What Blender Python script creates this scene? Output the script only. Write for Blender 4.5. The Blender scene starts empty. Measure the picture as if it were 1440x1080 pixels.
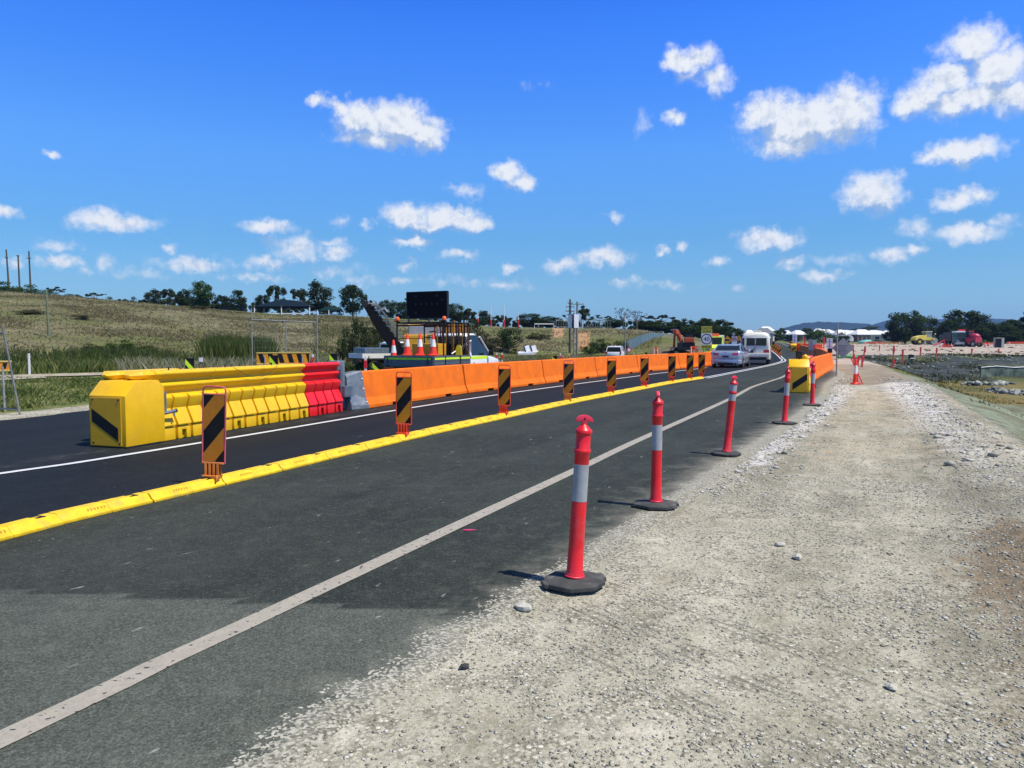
import bpy, bmesh, math, random
import numpy as np
from mathutils import Vector, Matrix, Quaternion
R = math.radians
scene = bpy.context.scene
# ------------------------------------------------------------------ camera
CAM_H, FPX = 1.65, 1060.0
PITCH = math.atan(60.0 / FPX)
cam_d = bpy.data.cameras.new('camera'); cam = bpy.data.objects.new('camera', cam_d)
scene.collection.objects.link(cam); scene.camera = cam
cam.location = (0, 0, CAM_H); cam.rotation_euler = (R(90) - PITCH, 0, 0)
cam_d.sensor_width = 36.0; cam_d.lens = 36.0 * FPX / 1440.0
cam_d.clip_start = 0.05; cam_d.clip_end = 30000
# ------------------------------------------------------------------ exposure
scene.view_settings.view_transform = 'Standard'; scene.view_settings.look = 'None'
scene.view_settings.exposure = 0.22; scene.view_settings.gamma = 1.0
scene.render.engine = 'CYCLES'
scene.cycles.max_bounces = 5; scene.cycles.diffuse_bounces = 3; scene.cycles.glossy_bounces = 3
scene.cycles.transmission_bounces = 3; scene.cycles.volume_bounces = 1; scene.cycles.transparent_max_bounces = 8
scene.cycles.use_denoising = True
# ------------------------------------------------------------------ sun
SUN_EL = R(62); SUN_DIR = Vector((0.88, -0.47, 0)).normalized() * math.cos(SUN_EL) + Vector((0, 0, math.sin(SUN_EL)))
sun_d = bpy.data.lights.new('sun', 'SUN'); sun_d.energy = 4.9; sun_d.angle = R(0.5); sun_d.color = (1.0, 0.945, 0.83)
sun = bpy.data.objects.new('sun', sun_d); scene.collection.objects.link(sun)
sun.rotation_euler = SUN_DIR.to_track_quat('Z', 'Y').to_euler(); sun.location = (30, -20, 60)
# ------------------------------------------------------------------ sky with cumulus clouds (by direction)
world = bpy.data.worlds.new('World'); scene.world = world; world.use_nodes = True
wn = world.node_tree; wn.nodes.clear()
def px_dir(px, py):
    d = Vector(((px - 720) / FPX, 1.0, (540 - py) / FPX))
    c, s = math.cos(PITCH), math.sin(PITCH)
    return Vector((d.x, d.y * c + d.z * s, -d.y * s + d.z * c)).normalized()
def px_ae(px, py):
    d = px_dir(px, py); return math.atan2(d.x, d.y), math.asin(d.z)
def wnode(t, ins=(), **kw):
    n = wn.nodes.new(t)
    for k, v in kw.items(): setattr(n, k, v)
    for i, v in enumerate(ins):
        if v is None: continue
        if isinstance(v, bpy.types.NodeSocket): wn.links.new(v, n.inputs[i])
        else: n.inputs[i].default_value = v
    return n
def wm(op, a, b=None, c=None): return wnode('ShaderNodeMath', (a, b, c), operation=op).outputs[0]
def wv(op, a, b=None, c=None):
    n = wnode('ShaderNodeVectorMath', (a, b, c), operation=op)
    return n.outputs['Value'] if op in ('LENGTH', 'DOT_PRODUCT') else n.outputs[0]
CLOUDS = [  # centre x, y, half width, half height (pixels of the photograph as directions), thickness
 (448,141,19,12,1),(476,152,26,14,.9),(512,168,50,34,1.1),(556,172,58,40,1.15),(600,186,36,30,1.1),(535,197,72,17,.8),
 (575,303,44,23,1),(630,308,62,22,1.05),(672,312,26,18,1),(605,318,74,11,.8),
 (714,241,30,17,1),(737,256,26,17,.95),(655,271,34,12,.55),(580,341,32,10,.9),
 (957,84,32,24,1),(985,82,34,26,.9),(1004,112,30,24,.85),(965,105,30,14,.5),(948,165,17,15,.75),
 (1078,160,50,34,1),(1130,172,88,46,1.1),(1190,158,56,54,1.1),(1112,203,76,24,.85),(1182,120,18,14,.55),
 (1368,62,56,36,1),(1402,98,58,42,1.1),(1330,115,60,32,1),(1290,142,44,30,1),(1362,138,74,30,1.05),(1425,135,56,32,1),(1415,60,24,18,.7),
 (1352,213,72,25,1.05),(1312,218,36,16,.9),
 (1228,270,54,36,.95),(1212,285,34,18,.8),(1345,280,48,19,.85),(1375,275,24,16,.8),
 (1290,321,36,18,.5),(1365,328,58,18,.8),(1402,312,48,12,.5),(1082,338,56,20,.95),(1112,369,26,12,.65),(1160,389,40,10,.65),
 (1252,360,36,14,.7),(1285,352,22,9,.7),(930,353,14,9,.75),(958,350,11,9,.75),(1005,371,24,9,.6),
 (848,362,48,16,.8),(872,393,28,9,.55),(866,304,17,9,.5),(786,374,32,13,.6),(720,376,15,9,.6),(645,360,30,9,.65),
 (715,401,42,8,.5),(575,373,20,10,.55),(562,396,26,8,.5),(502,395,30,9,.45),(375,320,46,15,.8),(165,312,76,18,.85),
 (110,312,30,16,.5),(8,301,22,15,.75),(70,216,13,8,.6),(236,347,14,9,.6),(275,371,62,13,.75),(425,350,66,22,.65),(470,355,40,14,.6),
 (375,371,38,13,.6),(460,340,32,9,.5),(150,368,20,14,.55),(82,369,42,13,.75),(78,343,38,11,.5),(360,391,60,8,.5),(118,381,18,8,.45),
 (480,311,16,12,.45),(512,315,14,8,.4),(470,380,50,12,.4),(200,385,60,10,.35),(940,400,50,9,.35),(1040,404,14,7,.35),(20,372,20,14,.5),
 (760,120,22,8,.22),(905,170,14,30,.25),(1180,366,80,10,.25),(640,395,80,8,.3)]
tc = wnode('ShaderNodeTexCoord'); nrm = wv('NORMALIZE', tc.outputs['Generated'])
sep = wnode('ShaderNodeSeparateXYZ', (nrm,))
az = wm('ARCTAN2', sep.outputs[0], sep.outputs[1]); el = wm('ARCSINE', sep.outputs[2])
ae = wnode('ShaderNodeCombineXYZ', (az, el, 0.0)).outputs[0]
def wnoise(vec, scale, detail, rough=.55):
    n = wnode('ShaderNodeTexNoise'); wn.links.new(vec, n.inputs['Vector']); n.noise_dimensions = '2D'
    n.inputs['Scale'].default_value = scale; n.inputs['Detail'].default_value = detail; n.inputs['Roughness'].default_value = rough
    return n
warp = wnoise(ae, 26, 4).outputs['Color']
aew = wv('MULTIPLY_ADD', wv('SUBTRACT', warp, (.5, .5, .5)), (.028, .022, 0), ae)
aew2 = wv('MULTIPLY_ADD', wv('SUBTRACT', wnoise(ae, 95, 3).outputs['Color'], (.5, .5, .5)), (.010, .010, 0), aew)
def chain(vec, rows, shift=0.0):
    acc = None
    for (cx, cy, rx, ry, w) in rows:
        a0, e0 = px_ae(cx, cy); a1, _ = px_ae(cx + rx, cy); _, e1 = px_ae(cx, cy - ry)
        kx, ky = 1 / ((a1 - a0) * 1.12), 1 / ((e1 - e0) * 1.12)
        e0 += shift * 0
        q = wv('MULTIPLY_ADD', vec, (kx, ky, 0), (-a0 * kx, (-e0 + shift) * ky, 0))
        d = wm('MULTIPLY_ADD', wv('LENGTH', q), -w, w)
        acc = d if acc is None else wm('MAXIMUM', acc, d)
    return acc
D = chain(aew2, CLOUDS)
n1 = wnoise(ae, 46, 8, .62).outputs[0]
n2 = wnoise(wv('ADD', ae, (.0035, .006, 0)), 46, 8, .62).outputs[0]
den = wm('ADD', D, wm('MULTIPLY', wm('SUBTRACT', n1, .5), .78))
mr = wnode('ShaderNodeMapRange', (den, .0, .74, 0.0, 1.0), interpolation_type='SMOOTHSTEP'); alpha = mr.outputs[0]
big = [c for c in CLOUDS if c[2] > 24 and c[4] > .62]
Dup = chain(aew2, big, .021)
under = wnode('ShaderNodeMapRange', (wm('SUBTRACT', Dup, D), -.14, .60, 0.0, 1.0), interpolation_type='SMOOTHSTEP').outputs[0]
relief = wm('MULTIPLY', wm('SUBTRACT', n2, n1), 1.5)
shade = wm('ADD', wm('MULTIPLY', under, 1.35), wm('ADD', relief, wm('MULTIPLY', wm('SUBTRACT', .55, n1), 1.1)))
shade = wnode('ShaderNodeClamp', (shade, 0.0, 1.0)).outputs[0]
sky = wnode('ShaderNodeTexSky'); sky.sky_type = 'NISHITA'; sky.sun_disc = False
sky.sun_elevation = SUN_EL; sky.sun_rotation = math.atan2(SUN_DIR.x, SUN_DIR.y)
sky.air_density = 1.0; sky.dust_density = .25; sky.ozone_density = 1.6; sky.altitude = 50
hsv = wnode('ShaderNodeHueSaturation', (.5, 1.22, 1.0, 1.0)); wn.links.new(sky.outputs[0], hsv.inputs['Color'])
# deep, saturated blue of the photograph's sky: a tint on the sky's own colour by elevation
ramp = wnode('ShaderNodeValToRGB'); cr = ramp.color_ramp
wn.links.new(wm('MULTIPLY', el, 1 / 1.5708), ramp.inputs[0])
cr.elements[0].position = 0.0; cr.elements[0].color = (.42, .68, 1.13, 1)
cr.elements[1].position = 1.0; cr.elements[1].color = (.72, .69, .62, 1)
for p_, c_ in ((.045, (.47, .75, 1.05, 1)), (.085, (.50, .85, 1.17, 1)), (.15, (.66, 1.11, 1.66, 1)), (.24, (.47, 1.04, 2.10, 1)), (.31, (.26, .78, 2.02, 1)), (.42, (.62, .70, .80, 1))):
    e_ = cr.elements.new(p_); e_.color = c_
tint = wnode('ShaderNodeMix', data_type='RGBA', blend_type='MULTIPLY'); tint.inputs[0].default_value = 1.0
wn.links.new(hsv.outputs[0], tint.inputs[6]); wn.links.new(ramp.outputs[0], tint.inputs[7])
STR = .1
ccol = wnode('ShaderNodeMix', data_type='RGBA'); wn.links.new(shade, ccol.inputs[0])
ccol.inputs[6].default_value = (7.5, 7.8, 8.25, 1); ccol.inputs[7].default_value = (3.5, 4.5, 6.2, 1)
fin = wnode('ShaderNodeMix', data_type='RGBA'); wn.links.new(alpha, fin.inputs[0])
wn.links.new(tint.outputs[2], fin.inputs[6]); wn.links.new(ccol.outputs[2], fin.inputs[7])
bg = wnode('ShaderNodeBackground'); wn.links.new(fin.outputs[2], bg.inputs[0]); bg.inputs[1].default_value = STR
out = wnode('ShaderNodeOutputWorld'); wn.links.new(bg.outputs[0], out.inputs[0])
world.cycles.sampling_method = 'MANUAL'; world.cycles.sample_map_resolution = 256
# ------------------------------------------------------------------ helpers
COL = scene.collection
rnd = random.Random(7)
def sm(a, b, x):
    t = np.clip((np.asarray(x, float) - a) / (b - a), 0, 1); return t * t * (3 - 2 * t)
class MB:
    """collects shapes with material indices; build() links them as ONE mesh object"""
    def __init__(s): s.v = []; s.f = []; s.m = []
    def add(s, vs, fs, m=0, M=None):
        o = len(s.v)
        for p in vs:
            p = Vector(p); s.v.append(tuple(M @ p) if M else tuple(p))
        for f in fs: s.f.append([i + o for i in f]); s.m.append(m)
        return s
    def box(s, c, d, m=0, rz=0.0, rx=0.0, ry=0.0, taper=(1, 1)):
        x, y, z = d[0] / 2, d[1] / 2, d[2] / 2; tx, ty = taper
        vs = [(-x, -y, -z), (x, -y, -z), (x, y, -z), (-x, y, -z), (-x * tx, -y * ty, z), (x * tx, -y * ty, z), (x * tx, y * ty, z), (-x * tx, y * ty, z)]
        M = Matrix.Translation(c) @ Matrix.Rotation(rz, 4, 'Z') @ Matrix.Rotation(ry, 4, 'Y') @ Matrix.Rotation(rx, 4, 'X')
        return s.add(vs, [(0, 3, 2, 1), (4, 5, 6, 7), (0, 1, 5, 4), (1, 2, 6, 5), (2, 3, 7, 6), (3, 0, 4, 7)], m, M)
    def loft(s, rings, m=0, cap=True, close=True):
        n = len(rings[0]); vs = [p for r in rings for p in r]; fs = []
        for k in range(len(rings) - 1):
            for i in range(n if close else n - 1):
                j = (i + 1) % n; fs.append((k * n + i, k * n + j, (k + 1) * n + j, (k + 1) * n + i))
        if cap: fs.append(tuple(range(n - 1, -1, -1))); fs.append(tuple((len(rings) - 1) * n + i for i in range(n)))
        return s.add(vs, fs, m)
    def prism(s, poly, ax, a, b, m=0):
        def P(u, v, w): return {'x': (w, u, v), 'y': (u, w, v), 'z': (u, v, w)}[ax]
        return s.loft([[P(u, v, a) for u, v in poly], [P(u, v, b) for u, v in poly]], m)
    def tube(s, pts, r, m=0, n=6):
        pts = [Vector(p) for p in pts]; rs = r if isinstance(r, (list, tuple)) else [r] * len(pts); rings = []
        for i, p in enumerate(pts):
            d = (pts[min(i + 1, len(pts) - 1)] - pts[max(i - 1, 0)]).normalized()
            u = d.cross(Vector((0, 0, 1)) if abs(d.z) < .95 else Vector((1, 0, 0))).normalized(); w = d.cross(u)
            rings.append([p + (u * math.cos(t) + w * math.sin(t)) * rs[i] for t in [2 * math.pi * k / n for k in range(n)]])
        return s.loft(rings, m)
    def lathe(s, prof, m=0, n=20, c=(0, 0, 0)):
        return s.loft([[(c[0] + r * math.cos(2 * math.pi * k / n), c[1] + r * math.sin(2 * math.pi * k / n), c[2] + z) for k in range(n)] for r, z in prof], m)
    def disc(s, c, r, ax, t, m=0, n=20, r2=0.0):
        M = Matrix.Translation(c) @ (Matrix.Rotation(R(90), 4, 'Y') if ax == 'x' else Matrix.Rotation(R(90), 4, 'X') if ax == 'y' else Matrix.Identity(4))
        b = MB(); b.lathe([(r, -t / 2), (r, t / 2)], 0, n) if not r2 else b.loft([[(q * math.cos(2 * math.pi * k / n), q * math.sin(2 * math.pi * k / n), z) for k in range(n)] for q, z in ((r2, -t / 2), (r, -t / 2), (r, t / 2), (r2, t / 2), (r2, -t / 2))], 0, cap=False)
        return s.add(b.v, b.f, m, M)
    def sphere(s, c, r, m=0, n=12, k=8):
        r = r if isinstance(r, (tuple, list)) else (r, r, r)
        return s.loft([[(c[0] + r[0] * math.sin(t) * math.cos(2 * math.pi * i / n), c[1] + r[1] * math.sin(t) * math.sin(2 * math.pi * i / n), c[2] - r[2] * math.cos(t)) for i in range(n)] for t in [math.pi * (.02 + .96 * q / k) for q in range(k + 1)]], m)
    def build(s, name, mats, parent=None, bevel=0, smooth=0, seg=2):
        me = bpy.data.meshes.new(name); me.from_pydata(s.v, [], s.f)
        mats = mats if isinstance(mats, (list, tuple)) else [mats]
        for m in mats: me.materials.append(m)
        me.polygons.foreach_set('material_index', s.m)
        bm = bmesh.new(); bm.from_mesh(me); bmesh.ops.recalc_face_normals(bm, faces=bm.faces)
        if bevel:
            es = [e for e in bm.edges if len(e.link_faces) == 2 and e.calc_face_angle(0) > R(30)]
            bmesh.ops.bevel(bm, geom=es, offset=bevel, segments=seg, affect='EDGES', clamp_overlap=True, profile=.6)
        bm.to_mesh(me); bm.free()
        if smooth: me.shade_smooth(); me.set_sharp_from_angle(angle=R(smooth))
        o = bpy.data.objects.new(name, me); COL.objects.link(o)
        if parent: o.parent = parent
        return o
def fast_mesh(name, V, F, mats, mi=None, parent=None):
    """big numpy mesh: V (n,3), F (k,3|4)"""
    V = np.asarray(V, np.float32); F = np.asarray(F, np.int32); k = F.shape[1]
    me = bpy.data.meshes.new(name); me.vertices.add(len(V)); me.vertices.foreach_set('co', V.ravel())
    me.loops.add(F.size); me.loops.foreach_set('vertex_index', F.ravel()); me.polygons.add(len(F))
    me.polygons.foreach_set('loop_start', np.arange(0, F.size, k, dtype=np.int32))
    for m in (mats if isinstance(mats, (list, tuple)) else [mats]): me.materials.append(m)
    if mi is not None: me.polygons.foreach_set('material_index', np.asarray(mi, np.int32))
    me.update(calc_edges=True); me.validate()
    o = bpy.data.objects.new(name, me); COL.objects.link(o)
    if parent: o.parent = parent
    return o
def thing(name, label, cat, loc=(0, 0, 0), rz=0.0, group=None, rx=0.0, ry=0.0, s=1.0):
    o = bpy.data.objects.new(name, None); o.empty_display_size = .2; COL.objects.link(o)
    o.location = loc; o.rotation_euler = (rx, ry, rz); o.scale = (s, s, s)
    o['label'] = label; o['category'] = cat
    if group: o['group'] = group
    return o
def tag(o, label, cat, group=None, loc=None, rz=None):
    o['label'] = label; o['category'] = cat
    if group: o['group'] = group
    if loc is not None: o.location = loc
    if rz is not None: o.rotation_euler = (0, 0, rz)
    return o
def structure(o): o['kind'] = 'structure'; return o
def kids(o): return [c for c in COL.objects if c.parent == o]
def dup(root, label, loc=None, rz=None, group=None, rx=None, ry=None, s=None, _k=None):
    r = root.copy(); COL.objects.link(r); r['label'] = label
    if group: r['group'] = group
    if loc is not None: r.location = loc
    e = list(r.rotation_euler)
    if rx is not None: e[0] = rx
    if ry is not None: e[1] = ry
    if rz is not None: e[2] = rz
    r.rotation_euler = e
    if s is not None: r.scale = s if isinstance(s, (tuple, list)) else (s, s, s)
    for ch in list(root.children):
        c = ch.copy(); COL.objects.link(c); c.parent = r
        for g in list(ch.children):
            d = g.copy(); COL.objects.link(d); d.parent = c
    return r
# ------------------------------------------------------------------ materials
class NT:
    def __init__(s, name):
        s.mat = bpy.data.materials.new(name); s.mat.use_nodes = True; s.t = s.mat.node_tree; s.t.nodes.clear()
        s.out = s.n('ShaderNodeOutputMaterial')
    def n(s, typ, ins=(), **kw):
        n = s.t.nodes.new(typ)
        for k, v in kw.items(): setattr(n, k, v)
        it = ins.items() if isinstance(ins, dict) else enumerate(ins)
        for k, v in it:
            if v is None: continue
            if isinstance(v, bpy.types.NodeSocket): s.t.links.new(v, n.inputs[k])
            else: n.inputs[k].default_value = v
        return n
    def math(s, op, a, b=None, c=None): return s.n('ShaderNodeMath', (a, b, c), operation=op).outputs[0]
    def noise(s, vec, scale, detail=4, rough=.55, dist=0.0):
        return s.n('ShaderNodeTexNoise', {'Vector': vec, 'Scale': scale, 'Detail': detail, 'Roughness': rough, 'Distortion': dist})
    def step(s, v, a, b): return s.n('ShaderNodeMapRange', (v, a, b, 0.0, 1.0), interpolation_type='SMOOTHSTEP').outputs[0]
    def mix(s, f, a, b, blend='MIX'):
        n = s.n('ShaderNodeMix', data_type='RGBA', blend_type=blend)
        for i, v in ((0, f), (6, a), (7, b)):
            if isinstance(v, bpy.types.NodeSocket): s.t.links.new(v, n.inputs[i])
            else: n.inputs[i].default_value = v if i == 0 else (*v[:3], 1)
        return n.outputs[2]
    def ramp(s, v, stops):
        n = s.n('ShaderNodeValToRGB', (v,)); e = n.color_ramp.elements
        e[0].position, e[0].color = stops[0][0], (*stops[0][1], 1); e[1].position, e[1].color = stops[-1][0], (*stops[-1][1], 1)
        for p, c in stops[1:-1]: x = e.new(p); x.color = (*c, 1)
        return n.outputs[0]
    def bump(s, h, strength, dist): return s.n('ShaderNodeBump', {'Height': h, 'Strength': strength, 'Distance': dist}).outputs[0]
    def finish(s, col, rough=.7, metal=0.0, nrm=None, spec=.5, coat=0.0, emit=None):
        d = {'Base Color': col if isinstance(col, bpy.types.NodeSocket) else (*col, 1), 'Roughness': rough, 'Metallic': metal, 'Specular IOR Level': spec, 'Coat Weight': coat}
        if nrm is not None: d['Normal'] = nrm
        p = s.n('ShaderNodeBsdfPrincipled', d); s.t.links.new(p.outputs[0], s.out.inputs[0]); return s.mat
def mat(name, col, rough=.55, metal=0.0, var=.12, scale=6.0, bump=0.0, bscale=80.0, spec=.5, coat=0.0, dirt=None, dscale=3.0, scr=0.0):
    t = NT(name); tc_ = t.n('ShaderNodeTexCoord'); oi = t.n('ShaderNodeObjectInfo')
    off = t.n('ShaderNodeVectorMath', (tc_.outputs['Object'], t.n('ShaderNodeCombineXYZ', (t.math('MULTIPLY', oi.outputs['Random'], 37.0), 0.0, t.math('MULTIPLY', oi.outputs['Random'], 11.0))).outputs[0]), operation='ADD').outputs[0]
    n = t.noise(off, scale, 6, .6).outputs[0]
    lo = tuple(c * (1 - var) for c in col); hi = tuple(min(1, c * (1 + var)) for c in col)
    c = t.mix(t.step(n, .3, .7), lo, hi)
    if dirt:
        dcol, amt = dirt; dn = t.noise(off, dscale, 8, .68, .4).outputs[0]
        c = t.mix(t.math('MULTIPLY', t.step(dn, .48, .75), amt), c, dcol)
    if scr:
        sn = t.noise(off, 45, 3, .7).outputs[0]; c = t.mix(t.math('MULTIPLY', t.step(sn, .66, .74), scr), c, (.55, .5, .45))
    rr = t.math('MULTIPLY_ADD', n, .25, rough - .12)
    nb = t.bump(t.noise(off, bscale, 3).outputs[0], bump, .01) if bump else None
    return t.finish(c, rr, metal, nb, spec, coat)
DUST = (.42, .38, .31)
M_red = mat('red_plastic', (.72, .012, .02), .42, var=.10, dirt=((.62, .09, .09), .55), dscale=5, scr=.25)
M_redpink = mat('red_plastic_faded', (.75, .03, .07), .5, var=.1)
M_silver = mat('reflective_sheeting', (.36, .38, .39), .42, metal=.15, var=.10, dirt=((.2, .2, .2), .4), dscale=14)
M_rubber = mat('recycled_rubber', (.045, .047, .044), .85, var=.25, bump=.4, bscale=120, dirt=((.17, .16, .14), .75), dscale=6)
M_black = mat('black_sheeting', (.006, .006, .007), .5, var=.2, spec=.3, dirt=((.03, .028, .025), .6))
M_amber = mat('amber_sheeting', (.62, .25, .008), .5, var=.12, dirt=((.42, .20, .02), .5), spec=.35)
M_amber2 = mat('amber_sheeting_faded', (.52, .19, .012), .5, var=.12, dirt=((.38, .18, .04), .5), spec=.35)
M_orangered = mat('orange_red_plastic', (.78, .07, .02), .45, var=.12, dirt=((.55, .12, .06), .6))
M_yellow = mat('yellow_plastic', (.80, .47, .004), .42, var=.05, dirt=((.62, .36, .03), .55), dscale=2.2, bump=.06, bscale=20)
M_yellowp = mat('yellow_painted_steel', (.82, .47, .004), .38, var=.05, dirt=((.72, .40, .03), .5), dscale=2.4)
M_redwater = mat('red_barrier_plastic', (.78, .012, .015), .42, var=.07, dirt=((.6, .05, .04), .5), dscale=2.2)
M_kerb = mat('yellow_kerb_paint', (.80, .51, .010), .6, var=.14, scale=9, dirt=((.42, .33, .08), .8), dscale=6, bump=.3, bscale=60)
M_orange = mat('orange_painted_concrete', (.82, .165, .008), .68, var=.09, scale=2.5, spec=.2, dirt=((.60, .12, .02), .8), dscale=1.6, bump=.25, bscale=40)
M_galv = mat('galvanised_steel', (.20, .225, .245), .48, metal=.4, var=.16, scale=9, dirt=((.46, .44, .40), .5), dscale=5)
M_galvd = mat('weathered_galvanised_pipe', (.30, .30, .28), .55, metal=.4, var=.2)
M_dark = mat('dark_steel', (.018, .019, .02), .5, metal=.3, var=.3, dirt=((.10, .085, .065), .45))
M_white = mat('white_paint', (.80, .80, .78), .35, var=.04, dirt=((.55, .52, .46), .35), dscale=1.2)
M_carwhite = mat('white_car_paint', (.82, .82, .80), .25, var=.02, coat=.6, dirt=((.6, .57, .5), .25), dscale=1.0)
M_vanpaint = mat('cream_white_van_paint', (.74, .72, .62), .28, var=.03, coat=.5, dirt=((.55, .5, .4), .3), dscale=1.2)
M_silvercar = mat('silver_blue_car_paint', (.36, .42, .50), .25, metal=.35, var=.03, coat=.8)
M_glass = mat('tinted_window_glass', (.012, .017, .022), .06, var=.1, spec=.7)
M_tyre = mat('tyre_rubber', (.017, .017, .017), .85, var=.2, dirt=((.12, .105, .085), .5))
M_rim = mat('alloy_rim', (.42, .43, .45), .35, metal=.7, var=.1)
M_tail = mat('red_tail_lamp', (.42, .008, .02), .15, var=.1, coat=.8)
M_grey = mat('grey_aluminium_tray', (.125, .15, .165), .45, metal=.3, var=.14, dirt=((.25, .24, .21), .4))
M_lime = mat('lime_reflective_tape', (.42, .85, .02), .4, var=.06)
M_lime2 = mat('lime_yellow_sheeting', (.68, .95, .02), .4, var=.05)
M_beacon = mat('orange_beacon_lens', (.85, .12, .01), .2, var=.1, coat=.7)
M_plant = mat('machine_yellow_paint', (.68, .33, .01), .45, var=.12, dirt=((.35, .2, .05), .6), dscale=2.5)
M_plantgrey = mat('machine_grey_paint', (.30, .31, .33), .5, var=.12, dirt=((.32, .28, .22), .5))
M_wood = mat('weathered_timber_post', (.085, .072, .06), .85, var=.25, scale=12, bump=.3)
M_sign = mat('white_sign_sheeting', (.78, .79, .80), .4, var=.04)
M_signback = mat('bare_aluminium_sign_back', (.33, .345, .35), .6, metal=.05, var=.08, dirt=((.3, .3, .3), .4))
M_signyellow = mat('yellow_sign_sheeting', (.62, .56, .06), .45, var=.08)
M_signamber = mat('orange_sign_sheeting', (.85, .36, .01), .45, var=.06)
M_signred = mat('red_sign_ring', (.62, .02, .03), .45, var=.06)
M_conered = mat('cone_red_orange', (.88, .045, .012), .45, var=.08, dirt=((.6, .09, .05), .5))
M_conewhite = mat('cone_white_collar', (.80, .78, .76), .5, var=.06, dirt=((.45, .4, .38), .5), dscale=7)
M_fluoro = mat('fluorescent_yellow_paint', (.75, .88, .06), .4, var=.05)
M_panelblue = mat('solar_cell_glass', (.05, .08, .14), .12, var=.15, spec=.7)
# ------------------------------------------------------------------ pixels of the photograph to places on the ground
GX = [-400, -100, 0, 100, 200, 300, 400, 470, 520, 600, 680, 720, 800, 860, 900, 940, 985, 1050, 1500]
GY = [403, 408, 412, 418, 426, 434.5, 442.5, 444, 446, 450, 458, 460, 461.5, 461.5, 464, 470, 481, 483, 484]
GD0 = [44, 44, 44, 45, 46, 48, 52, 56, 60, 72, 90, 100, 104, 104, 100, 96, 96, 100, 100]
GD1 = [118, 118, 120, 122, 126, 130, 135, 136, 137, 138, 138, 136, 135, 134, 130, 124, 120, 130, 130]
EDGE_Y = [-60, -5, 0, 10, 26.9, 43.7, 60, 75]; EDGE_X = [-28, -.2, 2.2, 6.9, 14.7, 21.6, 28, 33]
def noise2(x, y, s, seed=0):
    x = np.asarray(x) / s + seed * 3.7; y = np.asarray(y) / s - seed * 1.9
    return (np.sin(x * 1.7 + 1.3 * np.sin(y * 1.1)) + np.sin(y * 1.9 + 1.4 * np.sin(x * .9 + 2)) + np.sin((x + y) * 1.27 + np.sin(x * 2.3 - y))) / 3
def bear(x, y):
    return np.clip(720 + 1060 * np.asarray(x, float) / np.maximum(np.asarray(y, float), 2.0), -400, 1500)
def rise(y): return 1.1 * sm(60, 170, y) + 3.0 * sm(200, 520, y)
def basin_d(x, y): return (np.asarray(x, float) - np.interp(y, EDGE_Y, EDGE_X)) * .9
def hill_s(x, y):
    u = bear(x, y); d0 = np.interp(u, GX, GD0); d1 = np.interp(u, GX, GD1)
    return u, np.clip((np.asarray(y, float) - d0) / (d1 - d0), 0, 1), d1
def ter(x, y):
    x = np.asarray(x, float); y = np.asarray(y, float)
    u, s, d1 = hill_s(x, y)
    H = np.maximum(0, CAM_H + (480 - np.interp(u, GX, GY)) * d1 / 1060 - rise(d1)) * (1 - sm(985, 1030, u))
    p = .45 * s + .55 * s * s * (3 - 2 * s)
    z = rise(y) + H * p + (noise2(x, y, 5) * .12 + noise2(x, y, 14, 2) * .22) * sm(.02, .2, s) * np.where(s < .97, 1, .25)
    d = basin_d(x, y)
    dep = 1.75 * sm(0, 5.5, d + .35 * noise2(x, y, 2.3, 1)) * (1 - sm(54, 84, y + .12 * (x - 30) + 1.5 * noise2(x, y, 9, 3)))
    z = z - dep + dep * .12 * noise2(x, y, 3.1, 4)
    z -= .75 * sm(440, 500, u) * (1 - sm(925, 965, u)) * sm(46, 60, y) * (1 - sm(.08, .55, s)) * (1 - sm(-4.5, -1.5, x - np.interp(y, [30, 40, 60, 71, 85, 111], [-1.5, 3.0, 12.5, 17, 21.4, 29.5])))
    z += .10 * sm(-1.6, -.4, d + .3 * noise2(x, y, 1.2, 5)) * (1 - sm(-.2, .9, d)) * sm(2, 8, y) * (1 - sm(30, 44, y))
    return z - .006
def G(px, py, far=400):
    d = px_dir(px, py)
    if d.z > -1e-4: d.z = -1e-4
    t = 0.5; prev = t
    while t < far:
        p = Vector((0, 0, CAM_H)) + d * t
        if p.z <= float(ter(p.x, p.y)) + .006: break
        prev = t; t *= 1.02
    lo, hi = prev, t
    for _ in range(24):
        m = (lo + hi) / 2; p = Vector((0, 0, CAM_H)) + d * m
        if p.z <= float(ter(p.x, p.y)) + .006: hi = m
        else: lo = m
    p = Vector((0, 0, CAM_H)) + d * hi; return Vector((p.x, p.y, float(ter(p.x, p.y)) + .006))
def F(px, py):   # flat road plane
    d = px_dir(px, py); t = -CAM_H / d.z; return Vector((d.x * t, d.y * t, 0))
def at(px, py, Y):   # the point at depth Y on the line of sight
    d = px_dir(px, py); return Vector((0, 0, CAM_H)) + d * (Y / d.y)
def gz(x, y): return float(ter(x, y)) + .006
def ground(px, Y):
    x = (px - 720) / 1060 * Y; return Vector((x, Y, gz(x, Y)))
def smooth_curve(pts, n=12):
    pts = [Vector(p) for p in pts]; P = [pts[0] * 2 - pts[1]] + pts + [pts[-1] * 2 - pts[-2]]; o = []
    for i in range(1, len(P) - 2):
        for k in range(n):
            t = k / n; a, b, c, d = P[i - 1:i + 3]
            o.append(.5 * ((2 * b) + (c - a) * t + (2 * a - 5 * b + 4 * c - d) * t * t + (3 * b - a - 3 * c + d) * t ** 3))
    o.append(pts[-1]); return o
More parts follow.
